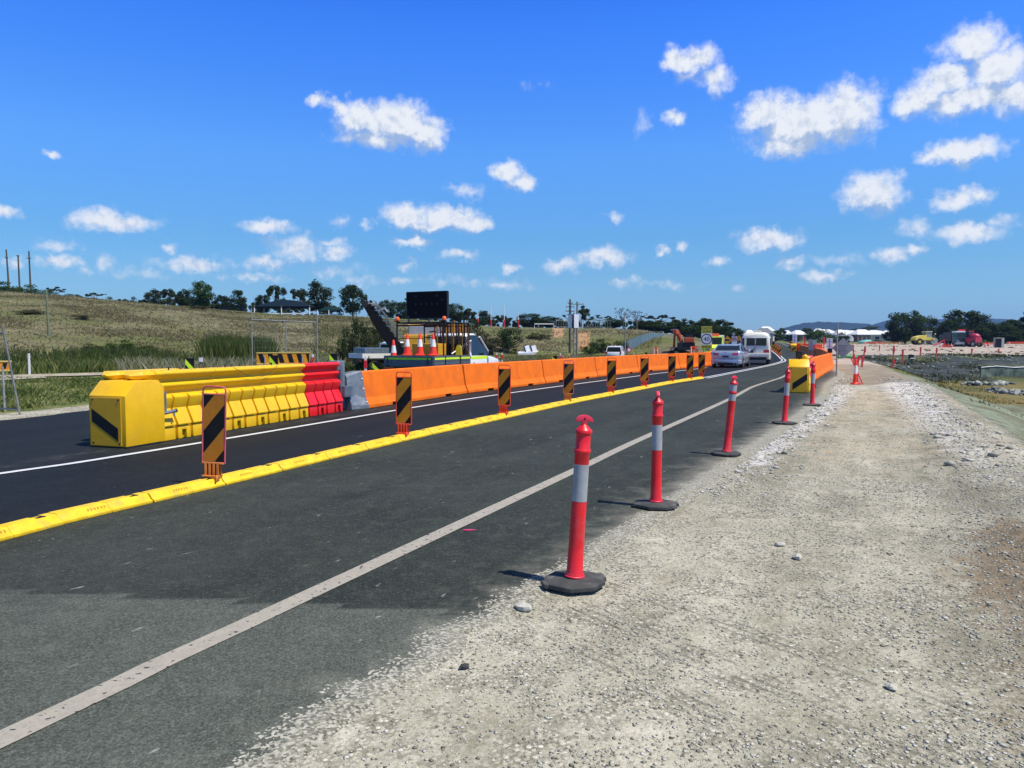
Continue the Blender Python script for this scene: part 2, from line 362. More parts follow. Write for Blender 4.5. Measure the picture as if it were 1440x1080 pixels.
def arc_points(c, step=None, n=None):
    L = [0]
    for a, b in zip(c, c[1:]): L.append(L[-1] + (b - a).length)
    ds = np.arange(0, L[-1], step) if step else np.linspace(0, L[-1], n)
    xs = np.interp(ds, L, [p.x for p in c]); ys = np.interp(ds, L, [p.y for p in c])
    return [Vector((x, y, 0)) for x, y in zip(xs, ys)], L[-1]
def heading(c, i):
    d = c[min(i + 1, len(c) - 1)] - c[max(i - 1, 0)]; return math.atan2(-d.x, d.y)   # rotation z so that local +Y runs along
# ------------------------------------------------------------------ road curves (ground plane)
def curve(px, pre=(), post=()): return smooth_curve([Vector((*p, 0)) for p in pre] + [F(*p) for p in px] + [Vector((*p, 0)) for p in post], 10)
TAIL_D = [(25.5, 71.4), (29.9, 85), (38, 111), (52, 155), (66, 200), (95, 300), (122, 400)]
def tail(off, k0=0): return [(x + off, y) for x, y in TAIL_D[k0:]]
C_W = curve([(0, 667), (100, 653), (320, 617.5), (680, 558.7), (912, 527.5), (1000, 516.5)], [(-16, -12)], [(15.6, 57)] + tail(-5.2))
C_K = curve([(0, 757), (100, 731), (303, 683), (568, 619), (708, 588), (799, 568), (860, 556), (906, 547), (942, 540), (987, 533)])
C_D = curve([(987, 533), (1046, 521.5), (1087, 513), (1102, 508)], [], tail(0))
C_KD = curve([(0, 757), (303, 683), (568, 619), (799, 568), (906, 547), (987, 533), (1046, 521.5), (1087, 513), (1102, 508)], [(-13.2, -12)], tail(0))
C_E = curve([(0, 1043), (218.75, 938), (400, 854), (810, 662), (900, 619), (1025, 562.5), (1058, 545), (1087, 535.5), (1102, 530)], [(-8.9, -12)], [(17.5, 46), (25.0, 62)] + tail(3.5))
C_A = curve([(385, 1066), (590, 937), (683, 872), (790, 808), (935, 716), (1052, 636), (1122, 588), (1160, 556), (1166, 540)], [(-7.2, -12)], [(16.6, 38), (19.6, 46), (27.0, 64)] + tail(5.0))
C_V = curve([(0, 592), (130, 577), (400, 549), (600, 533), (800, 519), (940, 510)], [(-19, -12), (-14.2, 5)], [(12.5, 60)] + tail(-8.5))
def xof(c): 
    ys = [p.y for p in c]; xs = [p.x for p in c]; o = np.argsort(ys); ys = np.array(ys)[o]; xs = np.array(xs)[o]
    return lambda y: np.interp(y, ys, xs)
xW, xK, xE, xA, xV = xof(C_W), xof(C_KD), xof(C_E), xof(C_A), xof(C_V)
def zoff(y): return .004 + .0005 * max(0.0, y)
# ------------------------------------------------------------------ ground materials
def pos_nodes(t, rot=0.0):
    g = t.n('ShaderNodeNewGeometry').outputs['Position']
    m = t.n('ShaderNodeMapping', {0: g}); m.inputs['Rotation'].default_value = (0, 0, rot); return g, m.outputs[0]
def attr(t, name):
    a = t.n('ShaderNodeAttribute', attribute_name=name); s = t.n('ShaderNodeSeparateColor', (a.outputs['Color'],)); return s.outputs[0], s.outputs[1], s.outputs[2], a.outputs['Alpha']
def asphalt(name, dark, light, speck, dustcol, streak=.5, spk=.5):
    t = NT(name); g, m = pos_nodes(t, R(24.8))
    st = t.n('ShaderNodeMapping', {0: m}); st.inputs['Scale'].default_value = (1.4, .05, 1)
    n_st = t.noise(st.outputs[0], 1.0, 5, .6).outputs[0]; n_big = t.noise(g, .45, 5, .6).outputs[0]; n_mid = t.noise(g, 5, 5, .65).outputs[0]
    fine = t.noise(g, 95, 3, .75).outputs[0]; vor = t.n('ShaderNodeTexVoronoi', {'Vector': g, 'Scale': 62.0})
    f = t.math('ADD', t.math('MULTIPLY', t.step(n_st, .3, .7), streak), t.math('MULTIPLY', t.step(n_big, .3, .72), 1 - streak))
    c = t.mix(f, dark, light)
    n_sp = t.noise(g, 24, 3, .7).outputs[0]; c = t.mix(t.math('MULTIPLY', t.step(n_sp, .54, .72), .55), c, tuple(x * 1.9 for x in light)); c = t.mix(t.math('MULTIPLY', t.step(n_sp, .44, .30), .5), c, tuple(x * .5 for x in dark))
    c = t.mix(t.math('MULTIPLY', t.step(n_mid, .45, .75), .5), c, tuple(x * 1.5 for x in light))
    c = t.mix(t.math('MULTIPLY', t.step(fine, .52, .72), .75), c, tuple(x * 2.4 for x in light))
    c = t.mix(t.math('MULTIPLY', t.step(fine, .46, .28), .6), c, tuple(x * .35 for x in dark))
    sc = t.n('ShaderNodeMapping', {0: m}); sc.inputs['Scale'].default_value = (1.0, .35, 1)
    scn = t.noise(sc.outputs[0], 16, 2, .5).outputs[0]
    c = t.mix(t.math('MULTIPLY', t.math('MULTIPLY', t.step(scn, .69, .76), t.step(n_mid, .42, .6)), spk), c, speck)
    r_, g_, b_, a_ = attr(t, 'zone')
    dn = t.noise(g, 3.2, 7, .7).outputs[0]
    c = t.mix(t.math('MULTIPLY', t.step(t.math('ADD', r_, t.math('MULTIPLY', t.math('SUBTRACT', dn, .5), 1.1)), .25, .95), .8), c, dustcol)
    pf = t.math('MULTIPLY', t.step(t.math('ADD', g_, t.math('MULTIPLY', t.math('SUBTRACT', n_mid, .5), .45)), .25, .75), .9 if name == 'worn_asphalt' else 0.0)
    c = t.mix(pf, c, t.mix(t.step(fine, .35, .65), (.022, .024, .019), (.085, .088, .074)), 'ADD')
    vg = t.n('ShaderNodeTexVoronoi', {'Vector': g, 'Scale': 78.0}); vgc = t.n('ShaderNodeSeparateColor', (vg.outputs['Color'],)).outputs[0]
    spill = t.math('ADD', b_, t.math('ADD', t.math('MULTIPLY', t.math('SUBTRACT', dn, .5), 1.1), t.math('MULTIPLY', t.math('SUBTRACT', vgc, .5), .95)))
    c = t.mix(t.step(spill, .60, .70), c, t.ramp(vgc, [(0, (.10, .094, .066)), (.5, (.25, .238, .185)), (1, (.46, .44, .365))]))
    h = t.math('ADD', t.math('MULTIPLY', fine, .7), t.math('MULTIPLY', vor.outputs['Distance'], .5))
    return t.finish(c, t.math('MULTIPLY_ADD', n_mid, .25, .66), 0, t.bump(h, .7, .008), .16)
M_asph_old = asphalt('worn_asphalt', (.0135, .0170, .0132), (.043, .0495, .0405), (.34, .35, .32), (.24, .225, .18), .45, .6)
M_asph_new = asphalt('fresh_asphalt', (.0065, .0085, .0105), (.0135, .0165, .0185), (.16, .17, .18), (.10, .098, .088), .7, .25)
def line_mat(name, col, wear, spots):
    t = NT(name); g, m = pos_nodes(t); n = t.noise(g, 9, 6, .65).outputs[0]; f = t.noise(g, 60, 3, .7).outputs[0]
    sp = t.noise(g, 26, 2, .5).outputs[0]
    c = t.mix(t.step(n, .3, .7), tuple(x * .86 for x in col), col)
    c = t.mix(t.math('MULTIPLY', t.step(f, .5, .7), wear), c, tuple(x * .55 for x in col))
    c = t.mix(t.math('MULTIPLY', t.step(sp, .64, .69), spots), c, (.035, .036, .035))
    return t.finish(c, .65, 0, t.bump(f, .3, .004), .35)
M_line = line_mat('white_road_paint', (.66, .67, .68), .25, .25)
M_lineold = line_mat('worn_road_paint', (.37, .335, .27), .6, 1.0)
# terrain: earth, grass, gravel, geotextile by zone
t = NT('ground_cover'); g, m = pos_nodes(t)
zA = attr(t, 'zone_a'); zB = attr(t, 'zone_b'); zC = attr(t, 'zone_c')
nA = t.noise(g, .16, 7, .62).outputs[0]; nB = t.noise(g, .9, 6, .65).outputs[0]; nC = t.noise(g, 6, 6, .7).outputs[0]; nD = t.noise(g, 45, 3, .7).outputs[0]; nE = t.noise(g, .05, 4, .5).outputs[0]
nF0 = t.noise(g, 2.2, 6, .7).outputs[0]; vo = t.n('ShaderNodeTexVoronoi', {'Vector': g, 'Scale': 42.0}); vs = t.n('ShaderNodeSeparateColor', (vo.outputs['Color'],)).outputs[0]
vo2 = t.n('ShaderNodeTexVoronoi', {'Vector': g, 'Scale': 105.0}); vs2 = t.n('ShaderNodeSeparateColor', (vo2.outputs['Color'],)).outputs[0]
field = t.ramp(t.math('ADD', t.math('MULTIPLY', nB, .62), t.math('MULTIPLY', nA, .38)), [(.34, (.052, .052, .020)), (.44, (.105, .100, .044)), (.53, (.170, .155, .078)), (.62, (.235, .21, .12)), (.72, (.30, .27, .17))])
field = t.mix(t.math('MULTIPLY', t.step(t.math('ADD', nE, t.math('MULTIPLY', nB, .35)), .66, .80), .75), field, (.10, .125, .022))
field = t.mix(t.math('MULTIPLY', t.step(nC, .5, .36), .55), field, (.035, .032, .014))
green = t.mix(t.step(nB, .35, .66), (.07, .105, .022), (.23, .22, .08)); green = t.mix(t.math('MULTIPLY', t.step(nC, .5, .38), .6), green, (.022, .030, .008))
def mixz(base, w, col, edge=1.0, src=None):
    k = t.math('ADD', w, t.math('MULTIPLY', t.math('SUBTRACT', src or nB, .5), edge)); return t.mix(t.step(k, .38, .62), base, col)
col = mixz(field, zB[2], green)
col = mixz(col, zC[0], t.mix(t.step(nB, .35, .65), (.33, .17, .075), (.36, .24, .13)))
earth = t.mix(t.step(nA, .3, .7), (.36, .29, .22), (.47, .42, .36)); earth = t.mix(t.math('MULTIPLY', t.step(nB, .46, .62), .6), earth, (.24, .17, .11)); earth = t.mix(t.math('MULTIPLY', t.step(nA, .56, .66), .6), earth, (.20, .155, .10))
col = mixz(col, zA[2], earth)
dirt = t.mix(t.step(nB, .32, .68), (.21, .165, .105), (.34, .30, .235)); dirt = t.mix(t.math('MULTIPLY', t.step(nC, .5, .34), .6), dirt, (.13, .105, .07))
col = mixz(col, zA[1], dirt)
bas = t.mix(t.step(nA, .4, .62), (.19, .15, .05), (.095, .095, .035)); bas = t.mix(t.math('MULTIPLY', t.step(nB, .5, .7), .5), bas, (.19, .135, .05))
col = mixz(col, zB[1], bas, .6)
hyd = t.mix(t.step(nB, .36, .64), (.12, .115, .06), (.235, .27, .19)); hyd = t.mix(t.math('MULTIPLY', t.step(nC, .52, .38), .6), hyd, (.065, .06, .032))
col = mixz(col, zB[0], hyd, .8)
geo = t.mix(t.step(nB, .36, .64), (.024, .030, .028), (.062, .072, .066)); geo = t.mix(t.math('MULTIPLY', t.step(t.math('ADD', nA, t.math('MULTIPLY', nC, .2)), .64, .74), .8), geo, (.13, .14, .03))
geo = t.mix(t.math('MULTIPLY', t.step(nF0, .5, .66), .6), geo, (.015, .018, .016)); geo = t.mix(t.math('MULTIPLY', t.step(t.math('ADD', nB, nA), 1.04, 1.2), .7), geo, (.085, .095, .045))
col = mixz(col, zA[3], geo, .9)
# gravel: compacted fines with stones pressed in, tracked by wheels
st_ = t.n('ShaderNodeMapping', {0: t.n('ShaderNodeMapping', {'Vector': g, 'Rotation': (0, 0, R(24.8))}).outputs[0]}); st_.inputs['Scale'].default_value = (1.1, .13, 1)
nS = t.noise(st_.outputs[0], 1.0, 6, .62).outputs[0]; nF = t.noise(g, 2.6, 7, .7).outputs[0]
gp = t.step(t.math('ADD', t.math('MULTIPLY', nF, .6), t.math('MULTIPLY', nC, .4)), .42, .60)
tone = t.math('ADD', t.math('MULTIPLY', nS, .45), t.math('ADD', t.math('MULTIPLY', nB, .30), t.math('MULTIPLY', nF, .25)))
gf = t.ramp(tone, [(.38, (0.200, 0.184, 0.125)), (.455, (0.322, 0.299, 0.220)), (.525, (0.428, 0.403, 0.309)), (.61, (0.615, 0.575, 0.459))])
gf = t.mix(t.math('MULTIPLY', t.step(nD, .52, .70), .45), gf, (0.670, 0.628, 0.505)); gf = t.mix(t.math('MULTIPLY', t.step(nD, .46, .3), .65), gf, (0.122, 0.112, 0.075))
gs = t.ramp(vs, [(.0, (0.143, 0.131, 0.091)), (.35, (0.300, 0.279, 0.206)), (.75, (0.472, 0.440, 0.346)), (1.0, (0.702, 0.682, 0.572))])
gs2 = t.ramp(vs2, [(.0, (0.157, 0.142, 0.100)), (.45, (0.343, 0.319, 0.239)), (1.0, (0.656, 0.614, 0.492))])
gs = t.mix(t.step(nF, .44, .56), gs2, gs); gs = t.mix(t.step(vo.outputs['Distance'], .40, .62), gs, (0.106, 0.095, 0.064))
gr = t.mix(t.math('MULTIPLY', gp, .7), gf, gs)
gr = t.mix(t.math('MULTIPLY', t.step(tone, .50, .40), .45), gr, (0.157, 0.145, 0.100))
gr = t.mix(t.math('MULTIPLY', t.step(t.math('ADD', nE, t.math('MULTIPLY', nF, .40)), .68, .82), .6), gr, (0.514, 0.384, 0.233))
gr = t.mix(t.math('MULTIPLY', t.step(t.math('ADD', zC[1], t.math('MULTIPLY', t.math('SUBTRACT', t.math('ADD', t.math('MULTIPLY', nF, .6), t.math('MULTIPLY', nD, .4)), .5), 2.0)), .40, .95), .75), gr, t.mix(gp, (0.670, 0.635, 0.532), (0.702, 0.682, 0.725)))
gr = t.mix(t.math('MULTIPLY', t.step(t.math('ADD', zC[2], t.math('MULTIPLY', t.math('SUBTRACT', t.math('ADD', t.math('MULTIPLY', nB, .5), t.math('MULTIPLY', nC, .5)), .5), 2.2)), .45, .9), .8), gr, t.mix(t.step(nC, .4, .62), (.075, .048, .022), (.22, .155, .088)))
sx_ = t.n('ShaderNodeVectorMath', (g, (.795, .607, 0.0)), operation='DOT_PRODUCT').outputs['Value']
trk = None
for c0, w0 in ((3.12, .15), (2.72, .13), (3.62, .10)):
    k_ = t.step(t.math('ABSOLUTE', t.math('SUBTRACT', sx_, c0)), w0, w0 * .6); trk = k_ if trk is None else t.math('MAXIMUM', trk, k_)
trk = t.math('MULTIPLY', trk, t.step(t.math('SINE', t.math('MULTIPLY_ADD', nC, 2.0, t.math('MULTIPLY', sx_, 92.0))), .1, .8)); trk = t.math('MULTIPLY', trk, t.step(nF, .42, .55))
gr = t.mix(t.math('MULTIPLY', trk, .5), gr, (.12, .112, .085))
col = mixz(col, zA[0], gr, .7, nC)
hgt = t.math('ADD', t.math('MULTIPLY_ADD', trk, -.25, t.math('MULTIPLY', nC, .9)), t.math('ADD', t.math('MULTIPLY', nD, .5), t.math('MULTIPLY', t.math('SUBTRACT', 1.0, vo.outputs['Distance']), t.math('MULTIPLY', gp, .35))))
M_ground = t.finish(col, .92, 0, t.bump(hgt, .75, .03), .2)
# ------------------------------------------------------------------ terrain sheet (to the horizon)
th = np.radians(np.concatenate([np.arange(-180, -44, 2.0), np.arange(-44, 44, .24), np.arange(44, 180, 2.0)]))
rr = np.concatenate([[.02], np.geomspace(.7, 60, 190), np.geomspace(61.2, 400, 120), np.geomspace(412, 14000, 50)])
TH, RR = np.meshgrid(th, rr); X = RR * np.sin(TH); Y = RR * np.cos(TH)
Z = ter(X, Y)
nr, nt = X.shape; idx = np.arange(nr * nt).reshape(nr, nt); nx = np.roll(idx, -1, axis=1)
Fq = np.stack([idx[:-1], nx[:-1], nx[1:], idx[1:]], -1).reshape(-1, 4)
gnd = structure(fast_mesh('ground', np.stack([X, Y, Z], -1).reshape(-1, 3), Fq[:, ::-1], M_ground))
gnd.data.shade_smooth()
d = basin_d(X, Y); U, S, D1 = hill_s(X, Y); yb = Y + .12 * (X - 30)
vd = xV(Y) - X            # metres left of the verge edge
ad = X - xA(Y)            # metres right of the asphalt edge
left = (vd > 0) | (Y < -14); right = ad > -1.5
A = np.zeros((nr, nt, 4)); B = np.zeros((nr, nt, 4)); Cc = np.zeros((nr, nt, 4))
far_right = sm(-1, 1, ad) * sm(76, 84, yb) + sm(-1, 1, ad) * sm(45, 55, Y) * (1 - sm(-1, 3, d)) * sm(20, 24, X)
A[..., 0] = np.maximum(right * (1 - sm(26.5, 31, Y)) * (1 - sm(-.3, 1.0, d)), sm(-.5, .2, vd) * (1 - sm(.9, 1.9, vd)) * (Y < 40))
A[..., 0] = np.maximum(A[..., 0], ((ad <= -1.5) & (vd <= 0)) * 1.0)
A[..., 1] = right * sm(26, 30, Y) * (1 - sm(50, 58, Y)) * (1 - sm(-.2, 1.2, d))
A[..., 2] = np.clip(far_right, 0, 1) * (1 - sm(165, 190, Y))
A[..., 3] = sm(.2, 2.0, d) * sm(57, 63, yb) * (1 - sm(83, 87, yb)) * (Y > 20)
B[..., 0] = sm(-.4, .8, d) * (1 - sm(5, 7, d)) * (1 - sm(36, 44, Y))
B[..., 1] = sm(3.5, 6, d) * (1 - sm(60, 64, yb))
B[..., 2] = np.where(vd > 0, 1 - sm(.10, .30, S), 0) * .75 + sm(190, 230, Y)
Cc[..., 0] = np.exp(-((U - 785) / 9) ** 2) * sm(.45, .6, S) * (S < 1) * 1.0 + np.exp(-((U - 819) / 12) ** 2) * sm(.1, .3, S) * (1 - sm(.75, .95, S)) + .9 * np.exp(-((U - 790) / 40) ** 2) * np.exp(-((S - .02) / .05) ** 2)
edge_r = np.exp(-((d + .6) / .6) ** 2) * sm(5, 11, Y); edge_l = np.exp(-((ad - .3) / .4) ** 2) * sm(6.5, 11, Y)
Cc[..., 1] = np.clip(edge_r * .62 + edge_l * .75 + .45 * sm(11, 26, Y) + .12 * sm(0, 3, vd) * (vd < 2.2), 0, 1) * np.where(vd > 0, .6, 1)
Cc[..., 2] = np.clip(1.1 * np.exp(-((d + .7) / .85) ** 2) * (1 - sm(5.6, 8, Y)), 0, 1) * sm(1, 3, Y)
for nme, arr in (('zone_a', A), ('zone_b', B), ('zone_c', Cc)):
    at_ = gnd.data.attributes.new(nme, 'FLOAT_COLOR', 'POINT'); at_.data.foreach_set('color', arr.reshape(-1).astype(np.float32))
# ------------------------------------------------------------------ carriageway sheets and paint
def dipz(x, y): return -.03 * sm(.06, .2, x - xA(y)) * (y < 60)
def sheet(name, xl, xr, y0, y1, m, lift, nx_=8, dy=.5, zone=None):
    ys = [y0]
    while ys[-1] < y1: ys.append(ys[-1] + dy * max(1, abs(ys[-1]) / 25))
    ys = np.array(ys); u = np.linspace(0, 1, nx_ + 1); L = np.array([float(xl(y)) for y in ys]); Rr = np.array([float(xr(y)) for y in ys])
    Xs = L[:, None] * (1 - u) + Rr[:, None] * u; Ys = np.repeat(ys[:, None], nx_ + 1, 1)
    Zs = dipz(Xs, Ys) + ter(Xs, Ys) + .006 + np.array([zoff(y) for y in ys])[:, None] + lift
    k = np.arange(Xs.size).reshape(Xs.shape); Fs = np.stack([k[:-1, :-1], k[:-1, 1:], k[1:, 1:], k[1:, :-1]], -1).reshape(-1, 4)
    o = structure(fast_mesh(name, np.stack([Xs, Ys, Zs], -1).reshape(-1, 3), Fs, m))
    if zone is not None:
        z = zone(Xs, Ys); a = o.data.attributes.new('zone', 'FLOAT_COLOR', 'POINT'); a.data.foreach_set('color', z.reshape(-1).astype(np.float32))
    return o
def ragged(f, amp, s): return lambda y: float(f(y)) + amp * (float(noise2(y, 0, s, 3)) + .6 * float(noise2(y, 3, s * .37, 5)))
def z_old(x, y):
    z = np.zeros(x.shape + (4,)); dd = xA(y) - x
    z[..., 0] = .62 * np.exp(-dd / .4) * sm(3, 9, y) + .30 * np.exp(-dd / 1.5) + .25 * np.exp(-dd / .25)
    seam = np.interp(x, [-9, -4.87, -4.3, -2.85, -.65, -.16, 2], [5.0, 5.15, 5.1, 4.85, 4.55, 4.43, 4.2])
    z[..., 1] = (y < seam) * (.95 - .55 * np.clip((xA(y) - x - 1.2) / 3.0, 0, 1)); z[..., 2] = np.clip(1.0 - dd / .26, 0, 1.9) * np.where((y > 3.3) & (y < 4.5), .75, 1); return z
structure(sheet('asphalt_road', xK, lambda y: ragged(xA, .05, .8)(y) + .22, -12, 300, M_asph_old, .0, 60, .10, z_old))
def z_new(x, y):
    z = np.zeros(x.shape + (4,)); wl = xW(y) - x; z[..., 0] = np.clip(.42 * np.exp(-((wl - .75) / .55) ** 2) + .3 * np.exp(-(x - xV(y)) / .8), 0, 1); return z
structure(sheet('fresh_asphalt_road', ragged(xV, .12, 1.3), lambda y: float(xK(y)) + .03, -12, 300, M_asph_new, -.004, 40, .3, z_new))
def slant(c, w, off=0.0):   # line of width w whose cut along x accounts for the heading
    f = xof(c)
    def k(y): return math.sqrt(1 + ((float(f(y + .5)) - float(f(y - .5)))) ** 2)
    return (lambda y: float(f(y)) + (off - w / 2) * k(y)), (lambda y: float(f(y)) + (off + w / 2) * k(y))
a_, b_ = slant(C_W, .125); sheet('white_edge_line', a_, b_, -12, 240, M_line, .005, 1, .4)
a_, b_ = slant(C_E, .15); sheet('worn_edge_line', a_, b_, -12, 240, M_lineold, .005, 1, .25)
for off in (-.13, .13):
    a_, b_ = slant(C_D, .11, off); sheet('double_centre_line', a_, b_, F(987, 533).y + .3, 240, M_line, .005, 1, .4)
# pale dirt track across the verge
C_P = smooth_curve([Vector((-40, 30, 0)), F(-60, 535), F(0, 531), F(180, 525.5), ground(450, 48), ground(620, 62), ground(760, 80), ground(850, 88), ground(940, 84), Vector((17, 78, 0)), Vector((19, 70, 0))], 8)
xs_ = [p.x for p in C_P]
def path_sheet():
    V, Fc = [], []; pts, _ = arc_points(C_P, .8)
    for i, p in enumerate(pts):
        dr = (pts[min(i + 1, len(pts) - 1)] - pts[max(i - 1, 0)]).normalized(); nn = Vector((-dr.y, dr.x, 0))
        w = 1.7 + .2 * math.sin(i * .9) + .15 * math.sin(i * .37)
        for q in (-1, -.33, .33, 1):
            x, y = p.x + nn.x * w * q, p.y + nn.y * w * q; V.append((x, y, gz(x, y) + .02 + .0009 * y))
    n = len(pts); Fc = [(i * 4 + j, (i + 1) * 4 + j, (i + 1) * 4 + j + 1, i * 4 + j + 1) for i in range(n - 1) for j in range(3)]
    return structure(fast_mesh('dirt_path', V, Fc, mat('pale_track_dirt', (.33, .29, .21), .95, var=.25, scale=1.5, dirt=((.16, .15, .07), .8), dscale=.8)))
path_sheet()
# ------------------------------------------------------------------ bollards
def clip(poly, a, b, c):
    o = []
    for i, p in enumerate(poly):
        q = poly[(i + 1) % len(poly)]; fp, fq = a * p[0] + b * p[1] - c, a * q[0] + b * q[1] - c
        if fp >= 0: o.append(p)
        if (fp >= 0) != (fq >= 0):
            k = fp / (fp - fq); o.append((p[0] + (q[0] - p[0]) * k, p[1] + (q[1] - p[1]) * k))
    return o
def stripes(poly, ang, period, offset=0.0, duty=.5):
    ca, sa = math.cos(ang), math.sin(ang); vals = [ca * x + sa * z for x, z in poly]; res = []
    k = math.floor((min(vals) - offset) / period)
    while offset + k * period < max(vals):
        lo = offset + k * period; p = clip(clip(poly, ca, sa, lo), -ca, -sa, -(lo + period * duty))
        if len(p) > 2: res.append(p)
        k += 1
    return res
def bollard_base():
    b = MB(); n = 8
    def ring(r, z): return [(r * math.cos(2 * math.pi * (k + .5) / n), r * math.sin(2 * math.pi * (k + .5) / n), z) for k in range(n)]
    b.loft([ring(.200, .0), ring(.212, .006), ring(.212, .036), ring(.196, .047), ring(.085, .058)])
    b.box((.20, .03, .024), (.05, .10, .036)); b.box((-.20, -.03, .022), (.05, .10, .034))
    return b
def make_bollard(label, bands):
    t = thing('traffic_bollard', label, 'bollard', group='red bollards along the road edge')
    bollard_base().build('base', M_rubber, t, bevel=.004, smooth=30)
    b = MB(); b.lathe([(.062, .052), (.064, .062), (.060, .075), (.055, .085), (.0515, .30), (.0505, .60), (.0495, .885), (.055, .893), (.0575, .903), (.055, .914), (.0495, .922), (.0495, 1.020), (.0575, 1.026), (.0580, 1.040), (.054, 1.047), (.030, 1.070), (.018, 1.082), (.016, 1.09)], 0, 32)
    b.build('body', M_red, t, smooth=40)
    b = MB(); b.lathe([(.066, .0515), (.0685, .053), (.0685, .060), (.064, .064)], 0, 28); b.build('collar', M_redpink, t, smooth=30)
    for z0, z1 in bands:
        b = MB(); r0, r1 = [np.interp(z, [.085, .30, .60, .885, 1.02], [.055, .0515, .0505, .0495, .0495]) + .0012 for z in (z0, z1)]
        b.lathe([(r0 - .004, z0), (r0, z0 + .001), (r1, z1 - .001), (r1 - .004, z1)], 0, 32); b.build('reflective_band', M_silver, t, smooth=30)
    b = MB(); pr = [(-.018, 1.085), (.018, 1.085), (.014, 1.103), (.030, 1.104), (.056, 1.098), (.060, 1.104), (.052, 1.124), (.032, 1.140), (0, 1.146), (-.032, 1.140), (-.052, 1.124), (-.060, 1.104), (-.056, 1.098), (-.030, 1.104), (-.014, 1.103)]
    b.prism(pr, 'y', -.016, .016); h = b.build('handle', M_redpink, t, bevel=.006, smooth=50)
    b2 = MB(); b2.disc((0, -.0165, 1.121), .008, 'y', .003, 0, 12); b2.build('hole', M_dark, h)
    return t
BANDS1 = [(.565, .815)]; BANDS3 = [(.785, .884), (.924, 1.018)]
bl = [((807, 824), 3.4, -.6, .10, 'nearest red bollard with mushroom handle, leaning right on a cracked octagonal base'),
      ((922, 714), .3, 1.0, 1.45, 'second nearest red bollard standing upright, handle seen edge-on, one silver band'),
      ((1021, 641), 5.2, 0, .8, 'leaning red bollard with two silver bands right under its top, third along the edge'),
      ((1103, 597), 2.8, 0, 1.2, 'fourth red bollard along the edge, just left of the far yellow crash cushion'),
      ((1142, 571), .6, 0, 1.0, 'farthest red bollard, right of the yellow crash cushion before the orange wall')]
first = None
for i, ((px, py), ly, lx, rz, lab) in enumerate(bl):
    p = G(px, py); p.z = gz(p.x, p.y) + .016
    if i == 2: t_ = make_bollard(lab, BANDS3)
    elif first is None: first = t_ = make_bollard(lab, BANDS1)
    else: t_ = dup(first, lab)
    t_.location = p
    # the base rests flat, the tube leans: lean the thing's upright children
    for ch in t_.children:
        if ch.name.startswith('base'): ch.rotation_euler = (0, 0, rz * 2.1); ch.scale = (1, 1, .84); continue
        ch.rotation_euler = (R(lx), R(ly), 0)
        if ch.name.startswith('handle'): ch.rotation_euler = (Matrix.Rotation(R(ly), 3, 'Y') @ Matrix.Rotation(R(lx), 3, 'X') @ Matrix.Rotation(rz, 3, 'Z')).to_euler()
# ------------------------------------------------------------------ yellow lane separator
CK, LK = arc_points(C_K, n=400)
def kerb_mesh():
    b = MB(); L = .985; pr = [(-.135, 0), (-.135, .028), (-.105, .040), (-.070, .088), (-.05, .096), (.05, .096), (.070, .088), (.105, .040), (.135, .028), (.135, 0)]
    for a, c in ((-L / 2, -.02), (-.02, .02), (.02, L / 2)):
        q = pr if a != -.02 else [(x * .985, z * .97) for x, z in pr]
        b.prism(q, 'y', a, c)
    return b
kerb0 = tag(kerb_mesh().build('lane_separator_segment', M_kerb, None, bevel=.006, smooth=35), 'yellow segment', 'kerb segment')
def slot_mark():
    b = MB()
    for dx in (-.03, .045): b.prism([(-.018 + dx, .0965), (.014 + dx, .0965), (.014 + dx, .0995), (-.018 + dx, .0995)], 'y', .30, .36)
    b.prism([(-.062, .094), (.062, .094), (.062, .099), (-.062, .099)], 'y', .362, .385); return b
mark0 = slot_mark().build('slot_mark', M_black, kerb0)
def embossed():
    b = MB()
    for k in range(6): b.box((.085, -.20 + .035 * k, .066), (.022, .016, .008), ry=R(54))
    return b
emb0 = embossed().build('embossed_mark', mat('ochre_worn_paint', (.42, .27, .015), .7), kerb0)
PAN = [(303, 683), (568, 619), (708, 588), (799, 568), (860, 556), (906, 547), (942.5, 539.5), (966, 535.5), (981, 533)]
def kpos(px, py):
    p = F(px, py); i = min(range(len(CK)), key=lambda k: (CK[k] - p).length); return i
PI_ = [kpos(*p) for p in PAN]
seg_pts, _ = arc_points(C_K, step=1.0)
ORD = ['nearest', 'second', 'third', 'fourth', 'fifth', 'sixth', 'seventh', 'eighth', 'last']
kseg = []
for i in range(-5, len(seg_pts)):
    if i < 0: dv = (seg_pts[0] - seg_pts[1]).normalized(); p = seg_pts[0] + dv * (-i); h = heading(CK, 0)
    else: p = seg_pts[i]; k = min(range(len(CK)), key=lambda k: (CK[k] - p).length); h = heading(CK, k)
    kseg.append((p, h))
for i, (p, h) in enumerate(kseg):
    near = [j for j, k in enumerate(PI_) if (CK[k] - p).length <= .5]
    before = sum(1 for k in PI_ if CK[k].y < p.y)
    if near: lab = 'yellow rubber kerb segment directly under the %s striped panel' % ORD[near[0]]; grp = 'yellow lane separator segments'
    elif before == 0: lab = 'plain yellow rubber kerb segment on the near side of the nearest striped panel'
    elif before >= 9: lab = 'end piece of yellow kerb just past the farthest striped panel'
    else: lab = 'plain yellow rubber kerb segment between the %s and %s striped panels' % (ORD[before - 1], ORD[before])
    if p.y < F(0, 770).y - 2.2: continue
    o = kerb0 if not kseg[0] else kerb0.copy()
    COL.objects.link(o); o['label'] = lab; o['group'] = 'yellow lane separator segments'
    o.location = (p.x, p.y, gz(p.x, p.y) + zoff(p.y) + .001); o.rotation_euler = (0, 0, h); o['category'] = 'kerb segment'
    for m0 in (mark0, emb0): m_ = m0.copy(); COL.objects.link(m_); m_.parent = o
